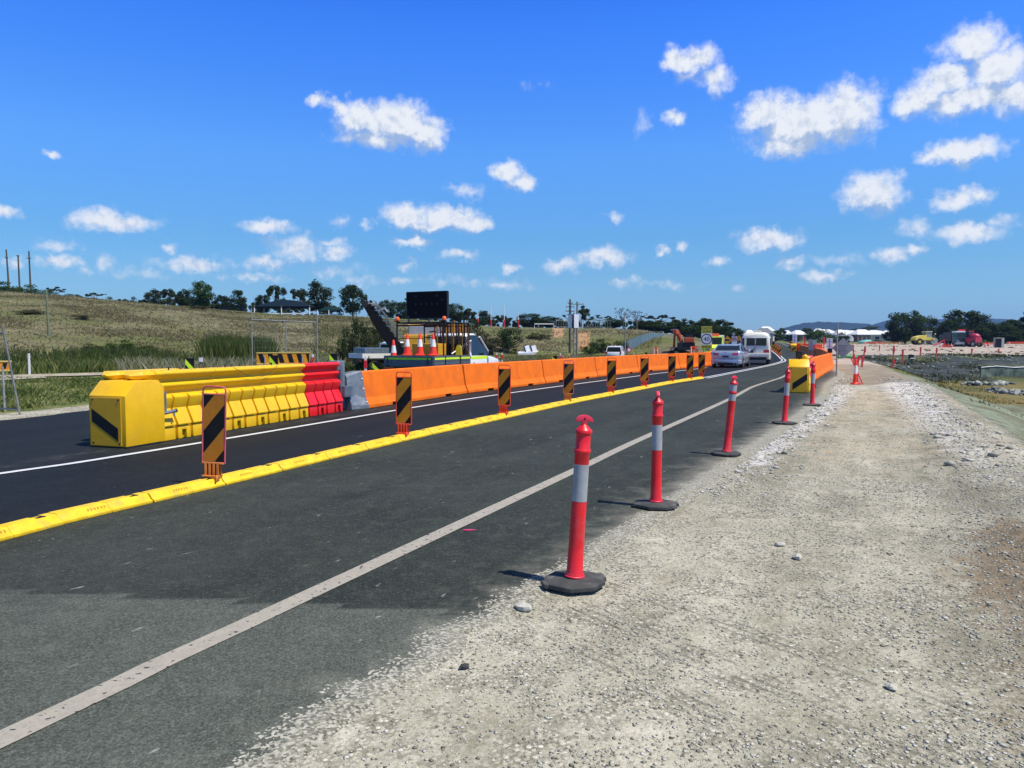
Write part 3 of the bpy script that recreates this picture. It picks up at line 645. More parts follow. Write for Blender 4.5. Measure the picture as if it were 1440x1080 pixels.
for o in (mark0, emb0, kerb0): bpy.data.objects.remove(o)
# ------------------------------------------------------------------ striped panels
def panel_frame():
    b = MB(); w, z0, z1 = .138, .185, 1.02
    arc = [(w, z1)] + [(w - .045 + .045 * math.cos(a), 1.075 + .045 * math.sin(a)) for a in np.linspace(0, math.pi / 2, 5)]
    pts = [(w, z0)] + arc; path = [(x, z) for x, z in pts] + [(-x, z) for x, z in reversed(pts)]
    b.tube([(x, 0, z) for x, z in path] + [(w, 0, z0)], .0100, 0, 8)
    b.tube([(-w, 0, z1 + .008), (w, 0, z1 + .008)], .009, 0, 6); return b
def panel_foot():
    b = MB(); b.box((0, 0, .178), (.27, .05, .022))
    for x in (-.085, -.035, .015, .062): b.box((x, 0, .10), (.022, .06, .15), taper=(1.2, .9))
    b.box((0, .012, .105), (.19, .012, .14)); b.box((-.015, 0, .018), (.20, .11, .022)); b.box((.075, -.055, .012), (.05, .06, .05)); b.tube([(.075, -.07, .035), (.105, -.10, .02), (.105, -.115, -.02)], .012, 0, 6)
    return b
def make_panel(label, amber, foot, stripe=None, edge=None):
    t = thing('striped_panel', label, 'delineator panel')
    w, z0, z1 = .126, .197, 1.018; rect = [(-w, z0), (w, z0), (w, z1), (-w, z1)]
    b = MB(); b.box((0, 0, (z0 + z1) / 2), (2 * w, .010, z1 - z0)); bd = b.build('board', M_black, t)
    s_ = MB()
    for poly in stripes(rect, R(-37), .335, .06, .5) if stripe is None else stripe(rect):
        for sgn in (-1, 1):
            s_.prism([(-x * sgn, z) for x, z in poly], 'y', sgn * .0050 if sgn > 0 else -.0072, .0072 if sgn > 0 else -.0050)
    s_.build('stripes', amber, bd)
    if stripe is None: panel_frame().build('frame', edge or M_orangered, t, smooth=50)
    else:
        fr = MB(); fr.tube([(.1, 0, .19), (.1, 0, .05)], .015); fr.tube([(-.1, 0, .19), (-.1, 0, .05)], .015); fr.build('legs', M_dark, t)
    panel_foot().build('foot', foot, t, bevel=.004, smooth=40)
    return t
M_pinkred = mat('faded_pink_red_frame', (.62, .09, .13), .5, var=.15)
M_brownorange = mat('weathered_orange_foot', (.62, .20, .03), .6, var=.2, dirt=((.30, .12, .04), .7))
pan_lab = ['nearest striped panel, faded amber on black in a pinkish frame with weathered orange foot', 'yellow and black striped panel with bright red foot, second from the near end',
 'third striped panel along the kerb, bright yellow stripes, in front of the orange wall', 'fourth striped panel along the kerb with darker amber stripes and weathered foot', 'fifth striped panel along the kerb, bright yellow and black',
 'sixth striped panel along the kerb, in the middle of the far half of the row', 'seventh striped panel, third from the far end of the yellow kerb', 'next to last striped panel at the far end of the yellow kerb', 'farthest striped panel at the very end of the yellow kerb']
protoA = protoB = None
for i, k in enumerate(PI_):
    p = CK[k]; h = heading(CK, k); faded = i in (0, 3)
    if i == 0: t_ = protoA = make_panel(pan_lab[i], M_amber2, M_brownorange, edge=M_pinkred)
    elif i == 1: t_ = protoB = make_panel(pan_lab[i], M_amber, M_orangered)
    else: t_ = dup(protoA if faded else protoB, pan_lab[i])
    t_['group'] = 'striped panels on the yellow kerb'
    t_.scale = (1, 1, .925); t_.location = (p.x, p.y, gz(p.x, p.y) + zoff(p.y) + .094); t_.rotation_euler = (0, R([2.2, .8, .6, 1.0, .4, .3, .6, .2, .4][i]), h + R([13, 6, 4, 7, 3, 8, 2, 5, 3][i]))
# lime chevron panels standing behind the barrier
def lime_stripe(rect): return [clip(clip(rect, .56, .83, .50), -.56, -.83, -.60)]
def lime_stripe2(rect):
    w = .126; return [[(-w, 1.00), (-w, .86), (w, .60), (w, .74)]]
protoL = None
lm = [(267, 22.0, 503.5, 'black panel with a lime slash beyond the crash cushion, leftmost of its row'), (385, 22.5, 499.5, 'black panel with a lime slash in front of the striped board and mesh fence'), (469, 24, 497, 'black panel with a lime slash behind the red barrier piece'),
      (529.5, 22.5, 509, 'black panel with a lime slash behind the steel transition, by the tray ute'), (780, 36, 500.5, 'black panel with a lime slash behind the orange wall near the white sign backs'), (907.5, 54.0, 495.5, 'small far black panel with a lime slash behind the orange wall, before the white wagon'), (979, 58.0, 494.5, 'farthest black panel with a lime slash behind the orange wall, below the speed sign')]
for px, Y, yt, lab in lm:
    p = ground(px, Y); zt_ = at(px, yt, Y).z - p.z; k_ = zt_ / 1.02
    if protoL is None: protoL = t_ = make_panel(lab, M_lime2, M_orangered, lime_stripe2, M_black); t_.name = 'slash_panel'
    else: t_ = dup(protoL, lab)
    t_['group'] = 'slash panels behind the barriers'; t_.location = p; t_.rotation_euler = (0, 0, -math.atan2(p.x, p.y) * .6 + R(-8)); t_.scale = (1, 1, k_)
# ------------------------------------------------------------------ crash cushions (water filled barrier with a boxed nose)
RIB = 4
def water_module(L, c0=0, end_r=False):
    """profile plastic barrier, local +Y along its length from 0 to L"""
    core = [(.21, .0), (.21, .20), (.135, .44), (.135, .47), (.165, .60), (.165, .635), (.105, .655), (.105, .70), (.185, .765), (.185, .785), (.10, .825), (.10, .865), (.205, .935), (.205, .955), (.165, .985)]
    prof = core + [(-x, z) for x, z in reversed(core)]
    b = MB(); b.prism(prof, 'y', .004, L - .004)
    rw = L / RIB
    for k in range(RIB):
        y0, y1 = k * rw + .022, (k + 1) * rw - .022
        for sg in (1, -1):
            ut = [(.13, .42), (.165, .43), (.225, .575), (.225, .605), (.16, .645), (.13, .645)]
            b.prism([(sg * x, z) for x, z in ut], 'y', y0, y1)
            lo = [(.16, .19), (.285, .195), (.29, .215), (.17, .445), (.13, .445)]
            b.prism([(sg * x, z) for x, z in lo], 'y', y0 + .004, y1 - .004)
            ft = [(.16, .0), (.275, .0), (.265, .182), (.16, .182)]
            if k % 2 == 0: b.prism([(sg * x, z) for x, z in ft], 'y', y0 + .01, y1 - .01)
            else:
                m = (y0 + y1) / 2; h = .052
                b.prism([(sg * x, z) for x, z in ft], 'y', y0 + .01, m - h); b.prism([(sg * x, z) for x, z in ft], 'y', m + h, y1 - .01)
                b.prism([(sg * .16, .125), (sg * .268, .125), (sg * .265, .182), (sg * .16, .182)], 'y', m - h, m + h)
        for sx in (-.10, .10): b.box((sx, (y0 + y1) / 2 + .06, .988), (.03, .035, .010))
    return b
def make_nose(label, loc, rz, mirror=1):
    t = thing('crash_cushion_nose', label, 'crash cushion', loc, rz, 'yellow crash cushion noses')
    W, L, H = .36, .80, 1.02
    b = MB(); pr = [(0, .015), (0, .80), (.22, H), (L - .12, H), (L, H - .12), (L, .015)]
    b.prism(pr, 'x', -W, W); b.build('shell', M_yellowp, t, bevel=.012, smooth=35)
    fp = MB(); fp.box((-.02, -.0075, .40), (.60, .012, .74)); pl = fp.build('front_plate', mat('front_plate_yellow', (.70, .37, .006), .45, var=.06, dirt=((.6, .34, .03), .5)), t, bevel=.002)
    st = MB(); q = [(-.29, .60), (-.29, .40), (.22, .10), (.22, .30)]; q = [(x * mirror, z) for x, z in q]; st.prism(q, 'y', -.0165, -.0136); st.build('stripe', M_black, pl)
    bo = MB()
    for x in (-.27, .24):
        for z in (.07, .74): bo.disc((x, -.016, z), .014, 'y', .012, 0, 8)
    bo.build('bolts', M_dark, pl)
    bz = MB(); bz.box((0, .35, .012), (2 * W + .02, L * .86, .022)); bz.build('skid', M_dark, t)
    return t
pA, pB = F(148, 629), F(490, 578)
nose_p = F(186, 629.5); row_dir = (F(489, 578) - F(228, 622)).normalized(); row_h = math.atan2(-row_dir.x, row_dir.y)
row_n = Vector((row_dir.y, -row_dir.x, 0))     # towards the lane
front0 = F(228, 622); front1 = F(489, 579)
cl0 = front0 - row_n * .29; rowL = (front1 - front0).length; ML = rowL / 4
nose_c = cl0 - row_dir * .80
make_nose('big yellow boxed nose of the near crash cushion with a falling black stripe, left foreground', (nose_c.x, nose_c.y, zoff(nose_c.y)), row_h, 1)
wl = ['first yellow water barrier behind the boxed nose', 'second yellow water barrier from the boxed nose', 'third yellow water barrier, joined to the red one', 'red water barrier between yellow barriers and the steel transition']
for k in range(4):
    p = cl0 + row_dir * (ML * k)
    o = water_module(ML).build('water_barrier', M_redwater if k == 3 else M_yellow, None, bevel=.007, smooth=35)
    t = thing('water_barrier', wl[k], 'plastic barrier', (p.x, p.y, zoff(p.y) + .002), row_h, 'plastic water barriers of the near crash cushion'); t.scale = (1, 1, 1.165); o.name = 'shell'; o.parent = t
    b = MB()
    for q in range(RIB):
        for sg in (-1, 1): b.disc((sg * .137, (q + .5) * ML / RIB, .462), .016, 'x', .02, 0, 8)
    b.build('drain_plugs', M_black, t)
    b = MB(); b.tube([(0, ML * .35, .98), (0, ML * .35, 1.03)], .012, 0, 6); b.build('pin', M_dark, t)
t = thing('steel_bracket', 'galvanised pin bracket joining the nose to the first yellow barrier', 'bracket', (cl0.x, cl0.y, zoff(cl0.y)), row_h)
b = MB(); b.tube([(.30, -.02, .79), (.30, .08, .79)], .032, 0, 8); b.tube([(.32, .06, .46), (.32, .06, .82)], .02, 0, 8); b.tube([(.31, -.02, .46), (.34, .26, .49)], .03, 0, 8); b.tube([(.34, .23, .49), (.35, .22, .40)], .015, 0, 6)
b.build('bracket', M_galv, t, smooth=40)
b = MB(); b.tube([(.34, .255, .49), (.342, .275, .492)], .036, 0, 10); b.build('end_cap', M_dark, t)
# twine hanging over the barrier tops
b = MB(); q0 = cl0 + row_dir * (ML * 1.35); pts = []
for k in range(13):
    s_ = k / 12; pts.append((q0.x + row_dir.x * 1.35 * s_ + row_n.x * (.20 + .03 * math.sin(math.pi * s_)), q0.y + row_dir.y * 1.35 * s_ + row_n.y * (.20 + .03 * math.sin(math.pi * s_)), 1.165 - .22 * math.sin(math.pi * s_)))
tag(b.tube(pts, .004, 0, 5).build('twine', M_wood), 'thin brown twine sagging across the yellow barrier tops', 'twine')
# second row's beam ends that show beyond the nose
def tail_beam(label, off, y0, L):
    t = thing('barrier_beam', label, 'barrier beam', tuple(cl0 - row_n * off + Vector((0, 0, zoff(12)))), row_h, 'yellow beams behind the nose')
    pr = [(-.19, 1.095), (-.10, 1.0), (.10, 1.0), (.19, 1.095), (.14, 1.155), (-.14, 1.155)]
    b = MB(); b.loft([[(x * .25, y0, (z - 1.08) * .3 + 1.08) for x, z in pr], [(x, y0 + .14, z) for x, z in pr], [(x, y0 + L, z) for x, z in pr]]); b.build('beam', M_yellow, t, bevel=.006)
    b = MB(); b.prism([(-.14, 0), (.14, 0), (.09, 1.0), (-.09, 1.0)], 'y', y0 + L - .12 if off < .2 else y0 + .6, y0 + L); b.build('pedestal', M_dark, t)
    return t
tail_beam('pointed yellow beam end poking out behind the boxed nose, left of the two', .45, -.42, 1.5)
tail_beam('pointed yellow beam end just behind the boxed nose, right of the two', .0, -.40, .405)
# steel transition piece
F_PROF = [(.285, 0), (.285, .075), (.20, .255), (.105, .88), (.085, .90)]
def fprof(sc=1.0): return [(x, z) for x, z in F_PROF] + [(-x, z) for x, z in reversed(F_PROF)]
cb_pts = [F(514, 575.5), F(640, 556), F(715, 546), F(790, 537.5), F(890, 525), F(997, 515.5)]
edge_curve = smooth_curve(cb_pts + [Vector((15.2, 56, 0)), Vector((17.6, 64.5, 0)), Vector((22.3, 80, 0)), Vector((29.4, 104, 0))], 10)
tr0 = cl0 + row_dir * rowL
def hd(v): return math.atan2(-v.x, v.y)
e0 = edge_curve[0]; ed = (edge_curve[3] - e0).normalized(); en = Vector((ed.y, -ed.x, 0)); c_start = e0 - en * .285
t = thing('steel_transition', 'blue grey galvanised transition plate between red barrier and orange wall', 'barrier transition', tuple(tr0 + Vector((0, 0, zoff(18)))), row_h)
Lt = (c_start - tr0).length; loc = Matrix.Rotation(-row_h, 3, 'Z') @ (c_start - tr0)
b = MB(); b.box((0, .17, .60), (.28, .30, 1.16)); b.build('upright_box', M_galv, t, bevel=.04, smooth=35, seg=3)
b = MB(); b.box((.20, .05, .62), (.015, .10, .92)); b.box((.24, .20, .45), (.12, .36, .26)); b.build('hinge_plate', mat('dull_galvanised_steel', (.17, .21, .25), .5, metal=.5, var=.2), t, bevel=.01)
r0 = [(.30, 0), (.29, .12), (.20, .40), (.16, .78), (.13, .84)]; r1 = [(.30, 0), (.30, .08), (.212, .265), (.118, .885), (.09, .915)]
def rg(r, y, dx): return [(x + dx, y, z) for x, z in r] + [(-x + dx, y, z) for x, z in reversed(r)]
b = MB(); b.loft([rg(r0, .34, 0), rg(r1, Lt, loc.x), rg(r1, Lt + .12, loc.x)]); b.build('taper_plate', M_galv, t, bevel=.004)
b = MB()
for z, x in ((.72, .143), (.48, .182), (.16, .27)): b.sphere((x + loc.x + .005, Lt + .05, z), .022, 0, 8, 5)
b.build('bolts', M_white, t)
# ------------------------------------------------------------------ concrete barrier units
def concrete_mesh(L):
    b = MB(); e = .012; rim = [(x - .02, z - (.012 if z > .8 else 0)) for x, z in F_PROF]; rimp = rim + [(-x, z) for x, z in reversed(rim)]
    foot = [(x, max(z, .068)) for x, z in F_PROF]; footp = foot + [(-x, z) for x, z in reversed(foot)]
    cuts = [0, e, L * .22, L * .22 + .40, L * .74, L * .74 + .40, L - e, L]
    for i, (a, c) in enumerate(zip(cuts, cuts[1:])): b.prism(rimp if i in (0, 6) else footp if i in (2, 4) else fprof(), 'y', a, c)
    return b
conc0 = None
def concrete_row(crv, labels, group, L=5.9, side=-1, gap=.05, count=99, start=0.0):
    """units follow an edge curve; side -1: the curve is their right foot edge"""
    global conc0
    pts, T = arc_points(crv, n=900); ds = np.linspace(0, T, 900); s = start; k = 0
    while s + L < T and k < count:
        a = pts[int(np.searchsorted(ds, s))]; c = pts[min(899, int(np.searchsorted(ds, s + L)))]
        dv = (c - a).normalized(); nn = Vector((dv.y, -dv.x, 0)); o_ = a + nn * (.285 * side)
        if conc0 is None:
            conc0 = concrete_mesh(L).build('concrete_barrier', M_orange, None, bevel=.012, smooth=0); o = conc0
        else: o = conc0.copy(); COL.objects.link(o)
        o.location = (o_.x, o_.y, gz(o_.x, o_.y) + zoff(o_.y) * 1.02 + .003); dz = gz(c.x, c.y) - gz(a.x, a.y)
        o.rotation_euler = (math.atan2(dz, L), 0, hd(dv)); o.scale = (1, 1, 1)
        tag(o, labels(k, a), 'concrete barrier', group); s += L + gap; k += 1
LW = ['orange concrete barrier unit joined to the steel transition', 'second orange wall unit from the steel transition', 'third orange wall unit, behind the third and fourth striped panels', 'fourth orange wall unit, in front of the white wagon', 'fifth orange wall unit, behind the far end of the yellow kerb', 'sixth orange wall unit, ending at the silver sedan']
concrete_row(edge_curve, lambda k, a: LW[k] if k < 6 else 'orange wall unit of the left row past the sedan, hidden beside the minibus', 'orange concrete barriers on the left', side=-1, count=9)
# right-hand row
rc = smooth_curve([F(1137, 543.5), F(1156, 529), F(1174, 517.5), Vector((24.6, 58.5, 0)), Vector((28.2, 68, 0)), Vector((34.5, 88, 0)), Vector((41.2, 109, 0)), Vector((47, 127, 0))], 10)
concrete_row(rc, lambda k, a: ['orange wall unit behind the far yellow crash cushion, nearest on the right', 'second orange wall unit on the right, beside the diamond sign back', 'third orange wall unit on the right, where the wall bends away'][k] if k < 3 else 'shaded orange wall unit on the right, seen from its dark road side', 'orange concrete barriers on the right', side=-1)
rd = (F(1174, 517.5) - F(1137, 543.5)).normalized(); rn = Vector((rd.y, -rd.x, 0)); rh = hd(rd)
nb = F(1137, 543.5) - rn * .285
nose2 = F(1123, 553.5)
make_nose('far yellow crash cushion nose with a rising black stripe, right of the road', (nose2.x, nose2.y, zoff(nose2.y)), rh + R(7), -1).scale = (.84, 1, 1.04)
m2 = nose2 + rd * .82; L2 = 1.3
for k in range(2):
    p = m2 + rd * (L2 * k); t = thing('water_barrier', ['yellow water barrier right behind the far boxed nose', 'red water barrier before the orange wall on the right'][k], 'plastic barrier', (p.x, p.y, zoff(p.y)), rh, 'plastic water barriers of the far crash cushion'); t.scale = (.9, 1, 1.15)
    water_module(L2).build('shell', M_yellow if k == 0 else M_redwater, t, bevel=.007, smooth=35)
    if k == 0:
        b = MB()
        for sx in (-.10, .12): b.sphere((sx, .06, .98), (.085, .10, .075), 0, 12, 8)
        b.build('float_valve', M_yellow, t, smooth=60)
p = m2 + rd * (2 * L2); t = thing('steel_transition', 'grey steel transition plate at the start of the right orange wall', 'barrier transition', (p.x, p.y, zoff(p.y)), rh)
Lg = max(.3, (nb - p).dot(rd)); dx = (nb - p).dot(rn)
b = MB(); b.loft([rg(r0, 0, 0), rg(r1, Lg, dx)]); b.build('taper_plate', M_galv, t, bevel=.004)
p = nose2 + rd * .5 + Vector((-.05, 0, 0)); t = thing('hazard_lamp', 'black boxed hazard lamp on top of the far yellow nose', 'lamp', (p.x, p.y, 1.02 + zoff(p.y)), rh)
b = MB(); b.box((0, 0, .17), (.20, .14, .22)); b.build('housing', M_dark, t, bevel=.01); b = MB(); b.box((0, 0, .03), (.07, .07, .07)); b.build('foot', M_dark, t); b = MB(); b.disc((0, -.075, .18), .07, 'y', .012, 0, 16); b.build('lens', mat('smoked_lens', (.05, .03, .01), .2), t)
# dark blocks standing on / behind the right wall
for px, Y, lab in ((1151.5, 45.5, 'black box lamp fixed on the right orange wall, nearer of two'), (1162, 49, 'black box lamp fixed on the right orange wall, farther of two')):
    i_ = min(range(len(rc)), key=lambda k: abs(rc[k].y - Y)); q = rc[i_] - rn * .28; t = thing('barrier_lamp', lab, 'lamp', (q.x, q.y, .90 + zoff(q.y) + gz(q.x, q.y)), rh, 'black lamps on the right wall')
    b = MB(); b.box((0, 0, .15), (.26, .14, .24)); b.build('housing', M_dark, t, bevel=.015); b = MB(); b.box((0, 0, .02), (.10, .12, .04)); b.build('clamp', M_galv, t)
# ------------------------------------------------------------------ vehicles (local +Y is forward, origin under the rear end)
def wheel(t, x, y, r, w, name='wheel'):
    b = MB(); b.disc((x, y, r), r, 'x', w, 0, 22, r * .60); o = b.build(name, M_tyre, t, bevel=.012, smooth=40)
    c = MB(); c.disc((x, y, r), r * .61, 'x', w * .7, 0, 18)
    for k in range(5):
        a = 2 * math.pi * k / 5; s_ = 1 if x > 0 else -1
        c.box((x + s_ * w * .36, y + r * .33 * math.cos(a), r + r * .33 * math.sin(a)), (.02, r * .5, .05), rx=a)
    c.build('rim', M_rim, o, smooth=35); return o
def rring(w, zb, zt, y, cr=.08, crt=None):
    crt = crt or cr; o = []
    for sx, zc, a0, r, cx in ((1, zb, -90, cr, w), (1, zt, 0, crt, w), (-1, zt, 90, crt, w), (-1, zb, 180, cr, w)):
        for k in range(4):
            a = R(a0 + 30 * k); X_ = (cx - r) * sx + r * math.cos(a); Z_ = (zb + r if zc == zb else zt - r) + r * math.sin(a); o.append((X_, y, Z_))
    return o
def plate(b, c, d, m=0, **k): b.box(c, d, m, **k)
def sedan(label, loc, rz):
    t = thing('sedan', label, 'car', loc, rz)
    b = MB(); st = [(0.00, .74, .42, .86), (.05, .82, .30, 1.00), (.16, .885, .24, 1.055), (.6, .91, .20, 1.06), (1.2, .918, .19, 1.02), (2.6, .92, .18, .98), (3.7, .905, .19, .96), (4.3, .87, .21, .86), (4.72, .76, .26, .74), (4.86, .60, .34, .62)]
    b.loft([rring(w, zb, zt, y, .10, .13) for y, w, zb, zt in st]); body = b.build('body', M_silvercar, t, smooth=50)
    g = MB(); gs = [(.52, .70, .98, 1.055), (.80, .70, .98, 1.20), (1.22, .66, .96, 1.405), (1.9, .65, .95, 1.43), (2.5, .66, .95, 1.405), (3.35, .74, .93, 1.0)]
    def gring(y, w, zb, zt): k = max(.02, (zt - zb)); return [(-.80 - .02, y, zb), (-w + .0, y, zt - .02), (-w * .86, y, zt), (w * .86, y, zt), (w, y, zt - .02), (.82, y, zb)]
    g.loft([gring(*q) for q in gs]); g.build('windows', M_glass, t, smooth=40)
    r = MB(); rs = [(1.12, .655, 1.36), (1.25, .665, 1.42), (1.9, .655, 1.448), (2.45, .66, 1.43), (2.62, .66, 1.385)]
    r.loft([[(-w, y, z - .03), (-w * .86, y, z), (w * .86, y, z), (w, y, z - .03)] for y, w, z in rs]); r.build('roof', M_silvercar, t, smooth=40)
    p = MB()
    for s_ in (-1, 1):
        p.tube([(s_ * .80, .42, 1.05), (s_ * .735, .85, 1.22), (s_ * .665, 1.25, 1.405)], .035, 0, 6); p.tube([(s_ * .80, 3.35, .97), (s_ * .665, 2.55, 1.395)], .03, 0, 6); p.tube([(s_ * .83, 1.95, .99), (s_ * .665, 1.9, 1.42)], .022, 0, 6)
    p.build('pillars', M_silvercar, t, smooth=50)
    bl_ = MB(); bl_.box((0, .19, 1.072), (1.34, .12, .025)); bl_.build('boot_lip', M_silvercar, t, bevel=.008)
    bp = MB(); bp.loft([rring(w, .22, .50, y, .05) for y, w in ((-.035, .70), (-.02, .80), (.10, .895), (.30, .918))]); bp.build('rear_bumper', M_silvercar, t, smooth=45)
    df = MB(); df.box((0, .03, .25), (1.30, .16, .16)); df.build('diffuser', M_dark, t, bevel=.02)
    for s_ in (-1, 1):
        l = MB(); l.loft([[(s_ * .40, -.03, .78), (s_ * .40, .0, .90), (s_ * .42, .10, .90), (s_ * .42, .10, .80)], [(s_ * .72, -.01, .78), (s_ * .72, .01, .93), (s_ * .72, .14, .925), (s_ * .72, .14, .79)], [(s_ * .91, .16, .81), (s_ * .91, .17, .93), (s_ * .86, .40, .92), (s_ * .86, .40, .82)]]); l.build('tail_lamp', M_tail, t, smooth=40)
        m_ = MB(); m_.sphere((s_ * 1.0, 3.05, 1.02), (.10, .06, .075), 0, 10, 6); m_.build('mirror', M_silvercar, t, smooth=60)
        ex = MB(); ex.disc((s_ * .52, -.05, .27), .045, 'y', .08, 0, 12); ex.build('exhaust_tip', M_rim, t)
        h = MB()
        for y in (1.55, 2.5): h.box((s_ * .915, y, .90), (.03, .18, .03))
        h.build('door_handle', M_silvercar, t, bevel=.006)
        for y in (.95, 3.85): wheel(t, s_ * .82, y, .33, .22)
    n = MB(); n.box((0, .0, .70), (.38, .012, .12)); n.build('number_plate', mat('dark_number_plate', (.05, .055, .07), .5), t)
    tr = MB(); tr.tube([(-.40, .015, .82), (-.30, -.005, .765), (.30, -.005, .765), (.40, .015, .82)], .014, 0, 6); tr.build('chrome_trim', M_rim, t)
    em = MB(); em.disc((0, .025, .935), .045, 'y', .02, 0, 14); em.build('badge', M_rim, t)
    return t
sd = F(1020, 518); sedan('silver blue sedan seen from behind, braking lane beside the orange wall', (sd.x, sd.y, zoff(sd.y)), heading(C_KD, min(range(len(C_KD)), key=lambda k: abs(C_KD[k].y - 48))) + R(2))
def minibus(label, loc, rz):
    t = thing('minibus', label, 'minibus', loc, rz)
    b = MB(); st = [(-.02, .86, .55, 2.02), (.06, .93, .42, 2.18), (.25, .95, .36, 2.26), (1.5, .95, .34, 2.28), (3.6, .95, .34, 2.27), (4.1, .93, .36, 2.16), (4.6, .90, .40, 1.35), (4.85, .82, .45, 1.05)]
    b.loft([[(-w, y, zb), (-w, y, 1.15), (-w * .97, y, max(1.2, zt - .42)), (-w * .86, y, zt - .12), (-w * .62, y, zt - .02), (0, y, zt + .01), (w * .62, y, zt - .02), (w * .86, y, zt - .12), (w * .97, y, max(1.2, zt - .42)), (w, y, 1.15), (w, y, zb)] for y, w, zb, zt in st]); b.build('body', M_vanpaint, t, smooth=42)
    v = MB(); v.box((.06, .9, 2.33), (.55, .5, .09)); v.build('roof_vent', M_vanpaint, t, bevel=.03)
    for (x0, x1) in ((-.60, -.06), (.02, .72)):
        g = MB(); z0, z1 = 1.33, 1.84; g.box(((x0 + x1) / 2, -.012, (z0 + z1) / 2), (x1 - x0, .03, z1 - z0)); o = g.build('rear_window', M_glass, t, bevel=.03)
        f = MB(); f.tube([(x0, -.022, z0), (x1, -.022, z0), (x1, -.022, z1), (x0, -.022, z1), (x0, -.022, z0)], .012, 0, 5); f.build('window_seal', M_dark, o)
    q = MB(); q.box((-.82, .0, 1.58), (.16, .06, .52), rz=R(-18)); q.build('corner_window', M_glass, t, bevel=.02)
    for s_ in (-1, 1):
        g = MB()
        for y0, y1 in ((.30, 1.25), (1.35, 2.3), (2.4, 3.3)): g.box((s_ * .938, (y0 + y1) / 2, 1.58), (.04, y1 - y0, .55))
        g.build('side_windows', M_glass, t, bevel=.02)
        l = MB(); l.box((s_ * .72, -.012, .93), (.36, .05, .20)); l.build('tail_lamp', M_tail, t, bevel=.015)
        for y in (.85, 3.7): wheel(t, s_ * .80, y, .34, .22)
        m_ = MB(); m_.box((s_ * 1.10, 4.1, 1.5), (.16, .08, .26)); m_.tube([(s_ * .92, 4.1, 1.5), (s_ * 1.05, 4.1, 1.5)], .015); m_.build('mirror', M_dark, t)
    bp = MB(); bp.box((0, -.05, .66), (1.84, .20, .22)); bp.build('rear_bumper', M_vanpaint, t, bevel=.03)
    un = MB(); un.box((0, .15, .42), (1.5, .4, .16)); un.build('underside', M_dark, t)
    sm_ = MB(); sm_.box((-.02, -.03, 1.28), (.014, .01, 1.1)); sm_.build('door_seam', M_dark, t)
    n = MB(); n.box((-.33, -.03, .93), (.40, .02, .22)); n.build('lamp_panel', mat('dark_grille', (.05, .05, .05), .5), t)
    pl = MB(); pl.box((.22, -.03, .92), (.44, .02, .14)); pl.build('number_plate', M_white, t)
    h = MB(); h.box((-.10, -.035, 1.10), (.12, .03, .05)); h.build('door_handle', M_dark, t)
    return t
vn = F(1062, 513.5); minibus('cream white minibus with two rear doors, ahead of the silver sedan', (vn.x, vn.y, zoff(vn.y)), heading(C_KD, min(range(len(C_KD)), key=lambda k: abs(C_KD[k].y - 57))) + R(4))
